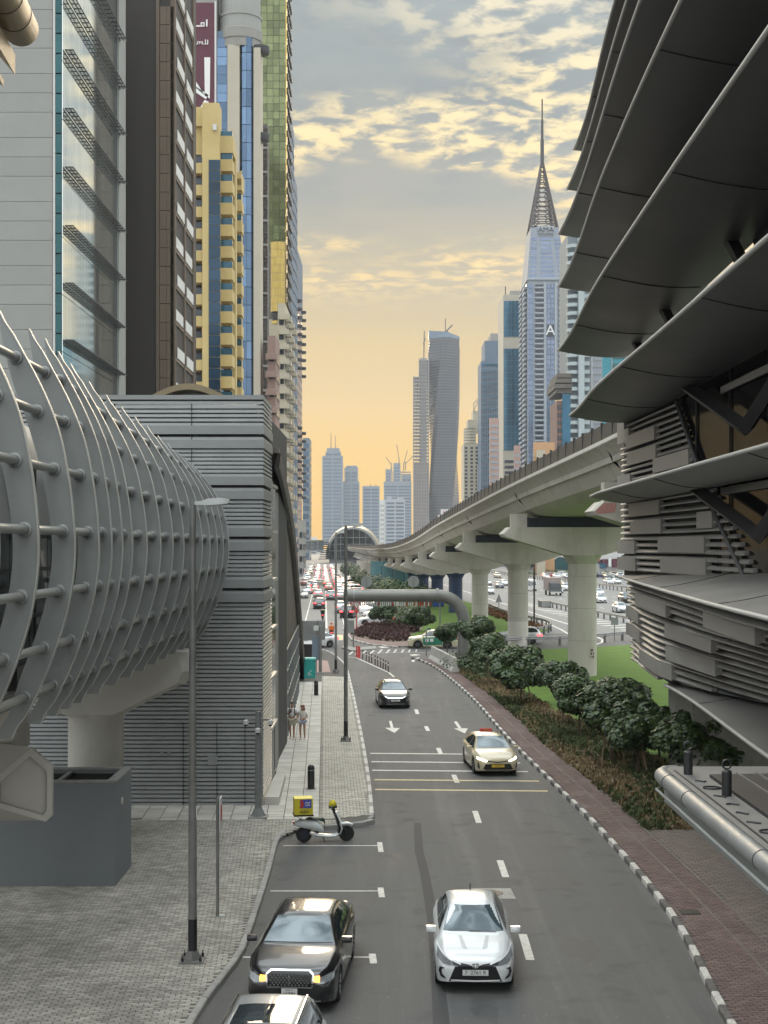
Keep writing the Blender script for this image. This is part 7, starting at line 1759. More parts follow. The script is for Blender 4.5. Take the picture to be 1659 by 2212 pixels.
# hand placed nearer ones
def at(px, py): return GD(px, py)
hand = [('v', 688, 1316, 1, ('black', (.02, .02, .022)), 'dark SUV with brake lights behind the green motorcyclist', True),
        ('s', 686, 1291, 1, ('white', (.6, .6, .6)), 'white saloon ahead of the dark SUV in the queue', True), ('v', 713.8, 1297, 1, ('grey', (.14, .145, .15)), 'grey hatchback angled in the middle lane of the queue', True),
        ('v', 735.5, 1325, 1, ('silver', (.36, .37, .37)), 'silver van seen from behind between the two lamp posts', True), ('s', 654.4, 1293, -1, ('silver', (.3, .31, .31)), 'silver car at the pavement edge facing the camera', True),
        ('s', 663.6, 1283, -1, ('white', (.62, .62, .62)), 'white car facing the camera behind the silver one at the edge', True), ('v', 670, 1270, -1, ('white', (.6, .6, .6)), 'white high car facing the camera, third in the oncoming file', True),
        ('s', 709, 1276, 1, ('beige', (.42, .36, .26)), 'beige taxi with red lights in the middle of the queue', True)]
n_ = 0
for kind, px, py, dr, (cn, cc_), label, near in hand:
    x, y = at(px, py); put_car(kind, x, y + 2.2, R(180) + slope if dr > 0 else slope, cc_, label, 'cars queueing on the avenue', near)
o = put_car('s', *at(694, 1264), R(100), (.40, .35, .26), 'beige car turned side on across the queue', 'cars queueing on the avenue', True)
q = at(678, 1400); o = put_car('s', q[0], q[1] + 1.0, R(-60), (.6, .61, .61), 'white car waiting under the slatted sign at the corner', 'cars queueing on the avenue', True)
lanes = [(-13.2, -1, 330, 'oncoming lane by the pavement'), (-10.6, 1, 275, 'left queue lane'), (-8.0, 1, 325, 'middle queue lane'), (-5.4, 1, 245, 'queue lane by the parked row')]
LN = {0: 'oncoming file', 1: 'lane next to the oncoming file', 2: 'middle lane', 3: 'lane beside the parked row'}
for li, (x200, dr, d, nm) in enumerate(lanes):
    k = 0
    while d < 600 and k < 24:
        cn, cc_ = PAL[rs.randrange(len(PAL))]; kind = rs.choice('ssv')
        y = d; x = x200 - slope * (y - 200) + rs.uniform(-.25, .25)
        put_car(kind, x, y, (R(180) if dr > 0 else 0) + slope + rs.uniform(-.02, .02), cc_, f'distant {cn} car, {ords[k]} far one in the {LN[li]}', 'cars queueing on the avenue')
        d += rs.uniform(9.5, 17) * (1 + (d - 200) / 900); k += 1
# parked row at an angle, right of the avenue
q = at(812, 1350); put_car('s', q[0], q[1], R(-86), (.62, .62, .62), 'white saloon parked side on behind the purple planting', 'cars parked along the avenue', True)
px_ = [(800, 1336), (794, 1329), (788, 1322.5), (783, 1316.5), (778, 1311), (774, 1306), (770, 1301), (767, 1296), (764, 1291), (761, 1286), (759, 1281), (757, 1276), (755, 1271), (753, 1266), (751, 1261), (749, 1257)]
for k, (a, c_) in enumerate(px_):
    x, y = at(a, c_); cn, cc_ = PAL[(k * 3) % len(PAL)] if k > 3 else ('white', (.6, .6, .6))
    put_car('sv'[k % 3 == 1], x + (1.2 if k < 4 else 0), y, R(-62) + rs.uniform(-.05, .05), cc_, f'{cn} parked car, {ords[k]} behind the white saloon in the parked row', 'cars parked along the avenue', k < 2, 'parked_car')
put_car('v', *at(752, 1334), R(175), (.012, .012, .013), 'black SUV waiting beside the give way sign', 'cars parked along the avenue', True, 'parked_car')
# highway traffic
hw_c = [('s', 1080, 1271, 'dark blue', (.02, .03, .07), 'dark blue car on the highway between the first two viaduct columns'), ('s', 1091, 1266, 'white', (.6, .6, .6), 'white car just behind the dark blue one on the highway'), ('v', 1076, 1249, 'beige', (.42, .36, .26), 'beige high car far back on the highway'),
        ('s', 1059, 1284, 'white', (.6, .6, .6), 'white car half hidden by the third viaduct column'), ('s', 1055, 1265, 'silver', (.35, .35, .35), 'silver car behind the white one at the third column'), ('v', 1225, 1277, 'white', (.6, .6, .6), 'white car beside the box lorry on the highway'),
        ('s', 1207, 1281, 'white', (.6, .6, .6), 'white car hidden behind the box lorry'), ('s', 1209, 1263, 'beige', (.45, .4, .3), 'beige car behind the box lorry'), ('s', 1300, 1303, 'white', (.6, .6, .6), 'white saloon on the highway next to the near viaduct column'),
        ('s', 1345, 1324, 'white', (.55, .56, .56), 'two-tone car on the highway closest to the louvred station wall'), ('v', 1356, 1303, 'black', (.015, .015, .016), 'black car at the louvred station wall edge'), ('s', 1296, 1288, 'white', (.6, .6, .6), 'white car behind the near viaduct column'),
        ('s', 1335, 1262, 'white', (.6, .6, .6), 'white car on the far side of the highway median'), ('v', 1318, 1264, 'white', (.6, .6, .6), 'white high car on the far side of the highway median'), ('s', 1048, 1262, 'grey', (.12, .12, .12), 'grey car beside the navy column on the highway')]
for k, (kind, px, py, cn, cc_, label) in enumerate(hw_c):
    x, y = at(px, py); put_car(kind, x, y + 2, slope, cc_, label, 'cars on the highway', False)
for k in range(14):
    px = 1180 + k * 7.5 if k < 7 else 1296 + (k - 7) * 8.5; x, y = XD(px, 395 + (k % 3) * 12), 395 + (k % 3) * 12
    cn, cc_ = PAL[(k * 7) % len(PAL)]
    put_car('sv'[k % 2], x, y, R(90) if k % 3 else slope, cc_, f'tiny {cn} car, {ords[k]} along the service road across the highway', 'cars across the highway', False)
q = at(1123, 1394); put_car('v', q[0], q[1] + 2, R(-95), (.6, .61, .61), 'white car leaving the slip road behind the second viaduct column', 'cars on the highway', True)
# box lorry and bus
q = at(1201, 1287); lo = thing('box_lorry', (q[0], q[1], 0), 'box lorry with dark cab driving towards the camera on the highway', 'lorry'); lo.rotation_euler = (0, 0, slope)
local(MB().box(-1.25, 1.25, 1.9, 7, .9, 3.35), 'cargo_box', mat('lorry_box', (.30, .24, .22), .6, var=.1), lo); local(MB().loft([[(-1.1, 0, .5), (1.1, 0, .5), (1.1, 0, 1.5), (.95, .25, 2.35), (-.95, .25, 2.35), (-1.1, 0, 1.5)], [(-1.1, 1.8, .5), (1.1, 1.8, .5), (1.1, 1.8, 1.5), (1.0, 1.8, 2.4), (-1.0, 1.8, 2.4), (-1.1, 1.8, 1.5)]]), 'cab', mat('cab_grey', (.08, .09, .09), .4), lo)
local(MB().quad((-.95, -.02, 1.5), (.95, -.02, 1.5), (.85, .22, 2.25), (-.85, .22, 2.25)), 'windscreen', M['car_glass'], lo); local(MB().box(-1.0, 1.0, -.05, 0, .5, .75), 'bumper', M['white_wall'], lo)
for x in (-1, 1):
    for y in (.9, 5.6): local(MB().lathe([(.25, -.13), (.45, -.13), (.45, .13), (.25, .13)], (x, y, .45), 16, 'X'), 'wheel', M['tyre'], lo)
    local(MB().box(x * .95 - .12, x * .95 + .12, -.04, .02, .85, 1.05), 'headlamp', M['headlamp'], lo)
q = at(1150, 1277); lo = thing('minibus', (q[0], q[1], 0), 'white minibus beside the second viaduct column on the highway', 'minibus'); lo.rotation_euler = (0, 0, slope)
local(MB().loft([[(-.95, 0, .4), (.95, 0, .4), (.95, 0, 1.2), (.8, .5, 2.3), (-.8, .5, 2.3), (-.95, 0, 1.2)], [(-.95, 5, .4), (.95, 5, .4), (.95, 5, 1.2), (.85, 5, 2.4), (-.85, 5, 2.4), (-.95, 5, 1.2)]]), 'body', M['white_wall'], lo); local(MB().quad((-.85, -.01, 1.25), (.85, -.01, 1.25), (.75, .44, 2.15), (-.75, .44, 2.15)), 'windscreen', M['car_glass'], lo)
for x in (-.85, .85):
    for y in (.9, 4): local(MB().lathe([(.2, -.12), (.36, -.12), (.36, .12), (.2, .12)], (x, y, .36), 16, 'X'), 'wheel', M['tyre'], lo)
# ================================================================ scooter, riders, pedestrians
M['white_plastic'] = mat('white_plastic', (.60, .63, .62), .3, var=0.03, coat=.4)
M['seat'] = mat('seat_vinyl', (.012, .028, .022), .5, var=.1)
M['box_yellow'] = mat('box_yellow', (.52, .44, .02), .5, var=.04)
M['box_blue'] = mat('box_blue', (.05, .07, .34), .5, var=0)
M['skin'] = mat('skin', (.42, .24, .16), .55, var=.05)
M['hair'] = mat('hair_dark', (.012, .009, .008), .6, var=.1)
M['hair_red'] = mat('hair_auburn', (.13, .028, .015), .6, var=.1)
M['shirt'] = mat('white_shirt', (.80, .79, .82), .8, var=.06, scale=8)
M['khaki'] = mat('khaki_cloth', (.46, .43, .34), .85, var=.06, scale=8)
M['denim'] = mat('pale_denim', (.42, .45, .56), .85, var=.08, scale=8)
M['orange'] = mat('orange_cloth', (.55, .13, .02), .7, var=.08, scale=6)
M['green_cloth'] = mat('green_cloth', (.03, .30, .16), .7, var=.08, scale=6)
def wheel_set(parent, x, r, dark=False, solid=False):
    ty = local(MB().lathe([(r * .70, -.05), (r * .92, -.055), (r, -.02), (r, .02), (r * .92, .055), (r * .70, .05)], (x, 0, r), 30, 'Y'), 'wheel', M['tyre'], parent, 40)
    if solid:
        local(MB().lathe([(0, -.06), (r * .55, -.06), (r * .66, -.03), (r * .66, .03), (r * .55, .06), (0, .06)], (x, 0, r), 30, 'Y'), 'hub', mat('hub_navy', (.012, .015, .03), .4), ty, 40)
        local(MB().lathe([(r * .66, -.045), (r * .74, -.05), (r * .74, .05), (r * .66, .045)], (x, 0, r), 30, 'Y'), 'rim', M['sign_back'], ty, 40)
    else:
        b = MB(); b.lathe([(r * .70, -.03), (r * .64, -.03), (r * .64, .03), (r * .70, .03)], (x, 0, r), 30, 'Y')
        for k in range(5):
            a = 2 * math.pi * k / 5 + .3; b.tube([(x, 0, r), (x + r * .67 * math.cos(a), 0, r + r * .67 * math.sin(a))], .018, 5); b.tube([(x + r * .3 * math.cos(a), 0, r + r * .3 * math.sin(a)), (x + r * .66 * math.cos(a + .35), 0, r + r * .66 * math.sin(a + .35))], .013, 5)
        b.lathe([(.04, -.05), (.04, .05)], (x, 0, r), 12, 'Y'); local(b, 'rim', M['dark_metal'], ty, 40)
def shell(secs, n=12):
    """secs: (x, z centre, half width, half height)"""
    return MB().loft([[(x, w * math.cos(2 * math.pi * k / n), z + h * math.sin(2 * math.pi * k / n)) for k in range(n)] for x, z, w, h in secs])
def scooter(root, bodym, box=True):
    wheel_set(root, -.68, .25, solid=True); wheel_set(root, .68, .245)
    local(shell([(-1.02, .60, .02, .03), (-.95, .60, .09, .08), (-.75, .60, .14, .14), (-.5, .57, .16, .17), (-.28, .52, .16, .17), (-.14, .45, .15, .14), (-.06, .38, .12, .06)]), 'rear_shell', bodym, root, 50)
    local(shell([(-.5, .30, .10, .05), (-.25, .22, .14, .06), (.1, .19, .15, .05), (.32, .20, .15, .05), (.45, .30, .13, .06), (.5, .36, .1, .03)]), 'floorboard', bodym, root, 50)
    local(shell([(-.62, .74, .09, .02), (-.5, .75, .13, .045), (-.2, .73, .13, .05), (-.06, .70, .11, .07), (-.02, .62, .08, .1), (-.03, .5, .06, .09)]), 'seat', M['seat'], root, 50)
    b = MB(); b.loft([[(x + .03, w, z), (x + .03, -w, z), (x - .03, -w * .9, z), (x - .03, w * .9, z)] for x, z, w in ((.40, .24, .12), (.44, .42, .2), (.38, .66, .21), (.30, .86, .15), (.25, .98, .09))]); local(b, 'leg_shield', M['trim'], root, 40)
    b = MB(); b.loft([[(x + .05, w, z), (x + .09, 0, z), (x + .05, -w, z), (x + .015, -w, z), (x + .015, w, z)] for x, z, w in ((.42, .24, .12), (.48, .42, .21), (.42, .66, .22), (.34, .86, .16), (.29, .96, .1))]); local(b, 'front_fairing', bodym, root, 40)
    local(shell([(.44, .50, .05, .03), (.55, .56, .08, .05), (.72, .565, .085, .045), (.88, .52, .06, .03)]), 'front_fender', bodym, root, 50)
    for s in (-.075, .075): local(MB().tube([(.68, s, .25), (.46, s, .62), (.36, s * .5, .86)], .025, 8), 'fork', M['dark_metal'], root)
    local(MB().tube([(.32, 0, .88), (.24, 0, 1.06)], .05, 8), 'stem', M['trim'], root)
    local(MB().tube([(.16, -.34, 1.08), (.22, -.15, 1.10), (.24, 0, 1.10), (.22, .15, 1.10), (.16, .34, 1.08)], .018, 8), 'handlebar', M['trim'], root)
    local(shell([(.12, 1.16, .08, .08), (.2, 1.20, .13, .13), (.30, 1.19, .12, .12), (.36, 1.14, .05, .06)]), 'headlamp_cowl', M['box_yellow'] if box else M['trim'], root, 50)
    local(shell([(.11, 1.10, .09, .05), (.2, 1.11, .135, .05), (.32, 1.11, .125, .05), (.37, 1.10, .06, .04)]), 'cowl_band', M['trim'], root, 50)
    local(MB().tube([(-.1, -.08, .2), (-.02, -.16, .02)], .015, 6), 'side_stand', M['dark_metal'], root)
    local(MB().tube([(-.75, 0, .70), (-.95, 0, .86), (-.6, 0, .86)], .02, 6), 'rack', M['dark_metal'], root)
    local(MB().tube([(-.68, .08, .25), (-.4, .08, .3), (-.2, .05, .3)], .04, 8), 'swing_arm', M['trim'], root)
    local(MB().box(-1.03, -.99, -.09, .09, .60, .68), 'tail_lamp', M['tail_on'] if not box else M['tail'], root)
q1, q2 = GD(656.4, 1819.5), GD(748.8, 1816.5)
ang = math.atan2(q2[1] - q1[1], q2[0] - q1[0])
sc_ = thing('scooter', ((q1[0] + q2[0]) / 2, (q1[1] + q2[1]) / 2, 0), 'white delivery scooter with yellow box parked at the kerb corner', 'scooter', rz=ang)
scooter(sc_, M['white_plastic'])
bx_ = local(MB().box(-1.0, -.42, -.27, .27, .90, 1.43), 'delivery_box', M['box_yellow'], sc_)
local(MB().box(-1.02, -.40, -.29, .29, .87, .92), 'box_base', M['trim'], sc_)
local(MB().box(-.83, -.47, -.276, -.271, 1.13, 1.40), 'box_print', M['box_blue'], bx_)
local(MB().extrude([(-.86, -.279, 1.14), (-.74, -.279, 1.14), (-.70, -.279, 1.26), (-.76, -.279, 1.39), (-.84, -.279, 1.36), (-.80, -.279, 1.25)], (0, .003, 0)), 'box_print', M['red'], bx_)
def sb2(pts, w, m): 
    P = [(p[0], p[1]) for p in pts]; o = stroke(None, 'box_lettering', m, P, w, -.283, .003); o.parent = bx_; return o
sb2([(-.52, 1.33), (-.52, 1.29), (-.60, 1.29), (-.60, 1.32)], .018, M['white_print']); sb2([(-.62, 1.33), (-.62, 1.29), (-.68, 1.29)], .018, M['white_print']); sb2([(-.51, 1.22), (-.56, 1.22), (-.56, 1.25)], .018, M['white_print']); sb2([(-.58, 1.26), (-.58, 1.21), (-.66, 1.21), (-.66, 1.24)], .018, M['white_print'])
sb2([(-.56, 1.05), (-.56, 1.00), (-.64, 1.00), (-.64, 1.05)], .025, M['trim']); sb2([(-.66, 1.05), (-.70, 1.05), (-.70, 1.01), (-.66, 1.01), (-.68, .97), (-.74, .97)], .022, M['trim']); sb2([(-.74, 1.05), (-.74, 1.00), (-.82, 1.00), (-.82, 1.05)], .025, M['trim'])
for x in (-.60, -.78): sb2([(x - .01, 1.07), (x + .012, 1.07)], .022, M['trim'])
local(MB().box(-.995, -.99, -.2, .2, .97, 1.37), 'box_side_print', M['box_blue'], bx_)
# ---------------------------------------------------------------- people
def skin(name, V, E, m, parent, sub=1, smooth=True):
    me = bpy.data.meshes.new(name); me.from_pydata([v[:3] for v in V], E, []); o = bpy.data.objects.new(name, me)
    md = o.modifiers.new('s', 'SKIN'); md.use_smooth_shade = True
    for v, sv_ in zip(V, me.skin_vertices[0].data): r = v[3]; sv_.radius = (r, v[4] if len(v) > 4 else r)
    me.skin_vertices[0].data[0].use_root = True
    o.modifiers.new('u', 'SUBSURF').levels = sub
    em_ = bake(o)
    em_.materials.clear(); em_.materials.append(m); em_.shade_smooth()
    return link(name, em_, parent, (0, 0, 0), local=True)
def person(root, J, top, bottom, hairm, shoe, long_hair=False, helmet=None):
    """J: joints in metres, facing -Y"""
    V = []; E = []; idx = {}
    def v(k, p, r, r2=None): idx[k] = len(V); V.append((*p, r, r2 or r)); return idx[k]
    def e(a, b_): E.append((idx[a], idx[b_]))
    v('pelvis', J['pelvis'], .13, .11); v('waist', J['waist'], .12, .095); v('chest', J['chest'], .15, .11); v('neck', J['neck'], .055); v('chin', J['chin'], .075, .085); v('head', J['head'], .085, .1); v('crown', J['crown'], .06)
    for a, b_ in (('pelvis', 'waist'), ('waist', 'chest'), ('chest', 'neck'), ('neck', 'chin'), ('chin', 'head'), ('head', 'crown')): e(a, b_)
    for s in 'lr':
        v('sh' + s, J['sh' + s], .062); v('el' + s, J['el' + s], .045); v('wr' + s, J['wr' + s], .030); e('chest', 'sh' + s); e('sh' + s, 'el' + s); e('el' + s, 'wr' + s)
        w = Vector(J['wr' + s]); d = (w - Vector(J['el' + s])).normalized(); sx_ = -1 if s == 'l' else 1
        v('pa' + s, w + d * .08, .034, .018); e('wr' + s, 'pa' + s)
        side = Vector((0, 1, 0)).cross(d).normalized() if abs(d.y) < .9 else Vector((1, 0, 0))
        for f, (o_, ln) in enumerate(((-.03, .065), (-.01, .08), (.01, .075), (.03, .055))):
            v(f'f{f}{s}', w + d * (.08 + ln) + side * o_ + Vector((0, -.015, 0)), .008); e('pa' + s, f'f{f}{s}')
        v('th' + s, w + d * .07 + Vector((-sx_ * .01, -.05, 0)), .01); e('wr' + s, 'th' + s)
        v('hp' + s, J['hp' + s], .085); v('kn' + s, J['kn' + s], .056); v('cf' + s, Vector(J['kn' + s]).lerp(Vector(J['an' + s]), .35), .055); v('an' + s, J['an' + s], .036); v('to' + s, Vector(J['an' + s]) + Vector(J.get('toe', (0, -.16, -.05))), .035, .025)
        for a, b_ in (('pelvis', 'hp'), ('hp', 'kn'), ('kn', 'cf'), ('cf', 'an'), ('an', 'to')): e(a if a == 'pelvis' else a + s, b_ + s)
    body = skin('body', V, E, M['skin'], root)
    P = lambda k, r, r2=None, off=(0, 0, 0): (*(Vector(J[k]) + Vector(off)), r, r2 or r)
    mid = lambda a, b_, t: Vector(J[a]).lerp(Vector(J[b_]), t)
    tv = [P('waist', .152, .125, (0, 0, -.10)), P('waist', .145, .12), P('chest', .175, .13), P('neck', .07, .07, (0, 0, -.02)), P('shl', .082), (*mid('shl', 'ell', .75), .068), P('shr', .082), (*mid('shr', 'elr', .75), .068)]
    skin('shirt', tv, [(0, 1), (1, 2), (2, 3), (2, 4), (4, 5), (2, 6), (6, 7)], top, root)
    kneef = .78 if bottom is not M['denim'] else .45
    bv = [P('pelvis', .16, .13, (0, 0, .03)), P('hpl', .115), (*mid('hpl', 'knl', kneef), .092), P('hpr', .115), (*mid('hpr', 'knr', kneef), .092)]
    skin('shorts', bv, [(0, 1), (1, 2), (0, 3), (3, 4)], bottom, root)
    for s in 'lr':
        a = Vector(J['an' + s]); t = Vector(J.get('toe', (0, -.16, -.05)))
        skin('shoe', [(*(a + Vector((0, .05, -.045))), .042, .038), (*(a + t * .5 + Vector((0, 0, -.02))), .048, .035), (*(a + t * 1.15), .045, .028)], [(0, 1), (1, 2)], shoe, root)
    h = Vector(J['head'])
    if helmet: skin('helmet', [(*(h + Vector((0, .02, -.05))), .12), (*(h + Vector((0, .02, .06))), .135), (*(h + Vector((0, .02, .13))), .09)], [(0, 1), (1, 2)], helmet, root)
    else:
        hv = [(*(h + Vector((0, .035, -.02))), .088, .085), (*(h + Vector((0, .025, .06))), .098, .1), (*(h + Vector((0, .0, .12))), .07, .075)]; he = [(0, 1), (1, 2)]
        if long_hair: hv += [(*(h + Vector((.06, .06, -.12))), .08, .06), (*(h + Vector((.08, .03, -.26))), .06, .045)]; he += [(0, 3), (3, 4)]
        skin('hair', hv, he, hairm, root)
    f = h + Vector((0, -.098, -.03))
    local(MB().loft([[(f.x - .012, f.y, f.z), (f.x + .012, f.y, f.z), (f.x, f.y, f.z + .045)], [(f.x - .004, f.y - .025, f.z + .005), (f.x + .004, f.y - .025, f.z + .005), (f.x, f.y - .01, f.z + .04)]]), 'nose', M['skin'], root)
    for s in (-1, 1): local(MB().lathe([(0, -.008), (.012, 0), (0, .006)], (f.x + s * .035, f.y + .006, f.z + .05), 8, 'Y'), 'eye', M['trim'], root)
    local(MB().obox((f.x, f.y + .004, f.z - .028), (.045, .012, .01)), 'mouth', M['red'], root)
    return body
def stand(hgt, sway, armL, armR):
    k = hgt / 1.75
    J = dict(pelvis=(0, 0, .96), waist=(0, 0, 1.13), chest=(0, .01, 1.34), neck=(0, .01, 1.49), chin=(0, -.02, 1.565), head=(0, -.005, 1.63), crown=(0, .0, 1.71), shl=(-.185, .01, 1.40), shr=(.185, .01, 1.40),
             hpl=(-.10, 0, .91), hpr=(.10, 0, .91), knl=(-.10, -.03 + sway, .50), knr=(.10, -.05 - sway, .50), anl=(-.10, .10 + sway * 2, .09), anr=(.10, -.02 - sway * 2.2, .08))
    J.update(ell=armL[0], wrl=armL[1], elr=armR[0], wrr=armR[1])
    return {a: tuple(c * k for c in p) for a, p in J.items()}
man = thing('person', (*GD(631, 1603), .137), 'person in white shirt, khaki shorts and backpack looking at a phone', 'person', 'pedestrians on the pavement', rz=R(-5))
person(man, stand(1.78, .05, ((-.23, -.05, 1.15), (-.05, -.22, 1.28)), ((.24, .03, 1.14), (.25, -.08, .92))), M['shirt'], M['khaki'], M['hair'], M['white_plastic'])
local(MB().box(-.15, .15, .14, .28, 1.08, 1.48), 'backpack', M['trim'], man)
for s in (-1, 1): local(MB().tube([(s * .12, .16, 1.46), (s * .12, .0, 1.52), (s * .13, -.13, 1.42), (s * .14, -.135, 1.22), (s * .15, .1, 1.12)], .022, 6), 'strap', M['trim'], man)
local(MB().obox((-.04, -.27, 1.36), (.07, .012, .14), rx=.3), 'phone', M['trim'], man)
wom = thing('person', (*GD(653.5, 1603.5), .137), 'person with auburn hair in white top and pale blue shorts', 'person', 'pedestrians on the pavement', rz=R(-12))
person(wom, stand(1.64, -.05, ((-.26, .02, 1.14), (-.22, -.2, 1.05)), ((.24, .0, 1.13), (.06, -.2, 1.06))), mat('cream_top', (.78, .75, .68), .8, var=.06), M['denim'], M['hair_red'], M['white_plastic'], long_hair=True)
SEAT = dict(pelvis=(0, .0, .82), waist=(0, -.03, .98), chest=(0, -.08, 1.2), neck=(0, -.10, 1.36), chin=(0, -.13, 1.43), head=(0, -.12, 1.5), crown=(0, -.11, 1.58), shl=(-.19, -.08, 1.26), shr=(.19, -.08, 1.26), ell=(-.27, -.3, 1.1), elr=(.27, -.3, 1.1), wrl=(-.28, -.55, 1.1), wrr=(.28, -.55, 1.1),
            hpl=(-.11, -.03, .80), hpr=(.11, -.03, .80), knl=(-.16, -.42, .68), knr=(.16, -.42, .68), anl=(-.14, -.40, .30), anr=(.14, -.40, .30))
def rider(px, py, label_b, label_p, cloth, boxm, d_yaw):
    q = GD(px, py)
    mb_ = thing('motorcycle', (q[0], q[1], 0), label_b, 'motorcycle', 'delivery motorcycles', rz=R(90) + d_yaw); scooter(mb_, M['trim'], box=False)
    local(MB().box(-1.0, -.52, -.26, .26, .88, 1.28), 'delivery_box', boxm, mb_)
    p = thing('person', (q[0], q[1], 0), label_p, 'person', 'motorcycle riders', rz=R(180) + d_yaw)
    person(p, {k: (a, b_ - .05 + .35, c) for k, (a, b_, c) in SEAT.items()}, cloth, M['hair'], M['hair'], M['trim'], helmet=cloth if boxm is M['orange'] else M['trim'])
rider(716, 1379, 'dark motorcycle with orange box and red tail light at the junction', 'person in orange riding the motorcycle nearest the junction', M['orange'], M['orange'], slope)
rider(697, 1339, 'dark motorcycle following the dark SUV', 'person in green riding the motorcycle behind the dark SUV', M['green_cloth'], M['trim'], slope)
# ================================================================ vegetation
M['leaf'] = mat('tree_leaf', (0.026, 0.058, 0.013), 0.45, var=0.25, scale=2.0, island=0.6, tint=(0.055, 0.085, 0.02), spec=.5)
M['leaf2'] = mat('hedge_leaf', (0.045, 0.080, 0.020), 0.5, var=0.3, scale=1.0, island=0.4, tint=(0.09, 0.13, 0.03))
M['bark'] = mat('bark', (0.13, 0.095, 0.065), 0.9, var=0.3, scale=6, bump=.5, bscale=20)
M['dry'] = mat('dry_grass', (0.26, 0.185, 0.10), 0.9, var=0.35, scale=2, island=0.45, tint=(0.16, 0.13, 0.06))
M['tuft'] = mat('shrub_green', (0.075, 0.11, 0.04), 0.8, var=0.35, scale=1.5, island=0.45, tint=(0.10, 0.10, 0.035))
M['stake'] = mat('stake_wood', (0.27, 0.19, 0.11), 0.85, var=.2, scale=6)
def leaves(n, lumps, size, seed, flat=.5):
    r = random.Random(seed); b = MB()
    for _ in range(n):
        c, rad = r.choice(lumps)
        u = Vector((r.gauss(0, 1), r.gauss(0, 1), r.gauss(0, 1))).normalized()
        p = Vector(c) + Vector((u.x * rad[0], u.y * rad[1], u.z * rad[2])) * (r.uniform(.45, 1.0) ** .5)
        nrm = (u * .8 + Vector((r.uniform(-.5, .5), r.uniform(-.5, .5), .55 + r.uniform(-.3, .5)))).normalized()
        t = nrm.cross(Vector((r.uniform(-1, 1), r.uniform(-1, 1), r.uniform(-1, 1)))).normalized(); s = nrm.cross(t)
        L = size * r.uniform(.7, 1.3); w = L * .42
        dip = nrm * (-L * .14)
        b.add([p - t * L * .5 + dip, p - s * w + t * L * .05 + dip * .2, p + nrm * .0 + t * L * .02, p + s * w + t * L * .05 + dip * .2, p + t * L * .5 + dip], [(0, 1, 2), (0, 2, 3), (1, 4, 2), (2, 4, 3)])
    return b
def lumps_for(seed, R_, n=9):
    r = random.Random(seed); out = [((0, 0, 0), (R_ * .7, R_ * .7, R_ * .55))]
    for k in range(n):
        a = 2 * math.pi * k / n + r.uniform(-.3, .3); rr = R_ * r.uniform(.45, .72); s = R_ * r.uniform(.28, .42)
        out.append(((rr * math.cos(a), rr * math.sin(a), r.uniform(-.22, .3) * R_), (s, s, s * .8)))
    for k in range(4):
        a = r.uniform(0, 6.28); out.append(((R_ * .35 * math.cos(a), R_ * .35 * math.sin(a), R_ * .42), (R_ * .35, R_ * .35, R_ * .28)))
    return out
crowns = [leaves(7500, lumps_for(s, 1.0), .155, s).mesh('crown', M['leaf']) for s in (3, 4, 5)]
def trunk_mesh(seed):
    r = random.Random(seed); b = MB()
    b.tube([(0, 0, 0), (.03, .02, .5), (-.02, .03, 1.0), (.02, 0, 1.5), (0, .02, 1.9)], [.065, .055, .05, .045, .035], 9)
    for k in range(6):
        a = 2 * math.pi * k / 6 + r.uniform(-.3, .3); z0_ = r.uniform(1.15, 1.6)
        b.tube([(0, 0, z0_), (.25 * math.cos(a), .25 * math.sin(a), z0_ + .3), (.6 * math.cos(a), .6 * math.sin(a), z0_ + .55)], [.03, .022, .012], 6)
    return b.mesh('trunk', M['bark'], 50)
trunks = [trunk_mesh(s) for s in (1, 2)]
trees = [(1029, 103, 3.0, 1356, 1.15, 'clipped tree partly behind the pipe gantry upright'), (1055, 93, 3, 1398, 1.2, 'clipped tree just in front of the pipe gantry upright'), (1127, 82, 3, 1440, 1.5, 'largest clipped tree, by the paved gap in the planting bed'),
         (1217, 73, 3, 1462, 1.1, 'clipped tree directly before the near viaduct column'), (1251, 68, 3, 1497, 1.15, 'clipped tree just right of the near viaduct column'), (1320, 60.5, 3, 1519, 1.35, 'broad clipped tree midway along the planting bed'),
         (1379, 57.6, 3, 1566, 1.22, 'clipped tree second from the canopy roof'), (1425, 62, 3, 1570, 1.1, 'clipped tree half hidden between the last two trees of the row'), (1508, 54.5, 3, 1596, 1.34, 'clipped tree closest to the canopy roof pipe'),
         (965, 114, 3, 1364, .95, 'small clipped tree covering the back of the green taxi'), (905, 152, 3, 1330, 1.35, 'round clipped tree alone on the island lawn'), (828, 158, 3, 1318, 1.3, 'dark clipped tree beside the white parked saloon')]
for k, (px, d, h, yc_, R_, label) in enumerate(trees):
    zc = ZD(yc_, d); x = XD(px, d)
    t = thing('clipped_tree', (x, d, .09), label, 'tree', 'clipped trees along the road', rz=k * 1.3)
    c = link('crown', crowns[k % 3], t, (0, 0, zc - .26), local=True, scale=(R_ * 1.33, R_ * 1.33, R_ * 1.36)); link('trunk', trunks[k % 2], t, (0, 0, 0), local=True, scale=(1, 1, max(.5, (zc + .1) / 1.95)))
    if k in (2, 5, 6):
        for s in (-.55, .5): local(MB().tube([(s, -.3, 0), (s * .35, -.05, zc - .5)], .035, 6), 'stake', M['stake'], t)
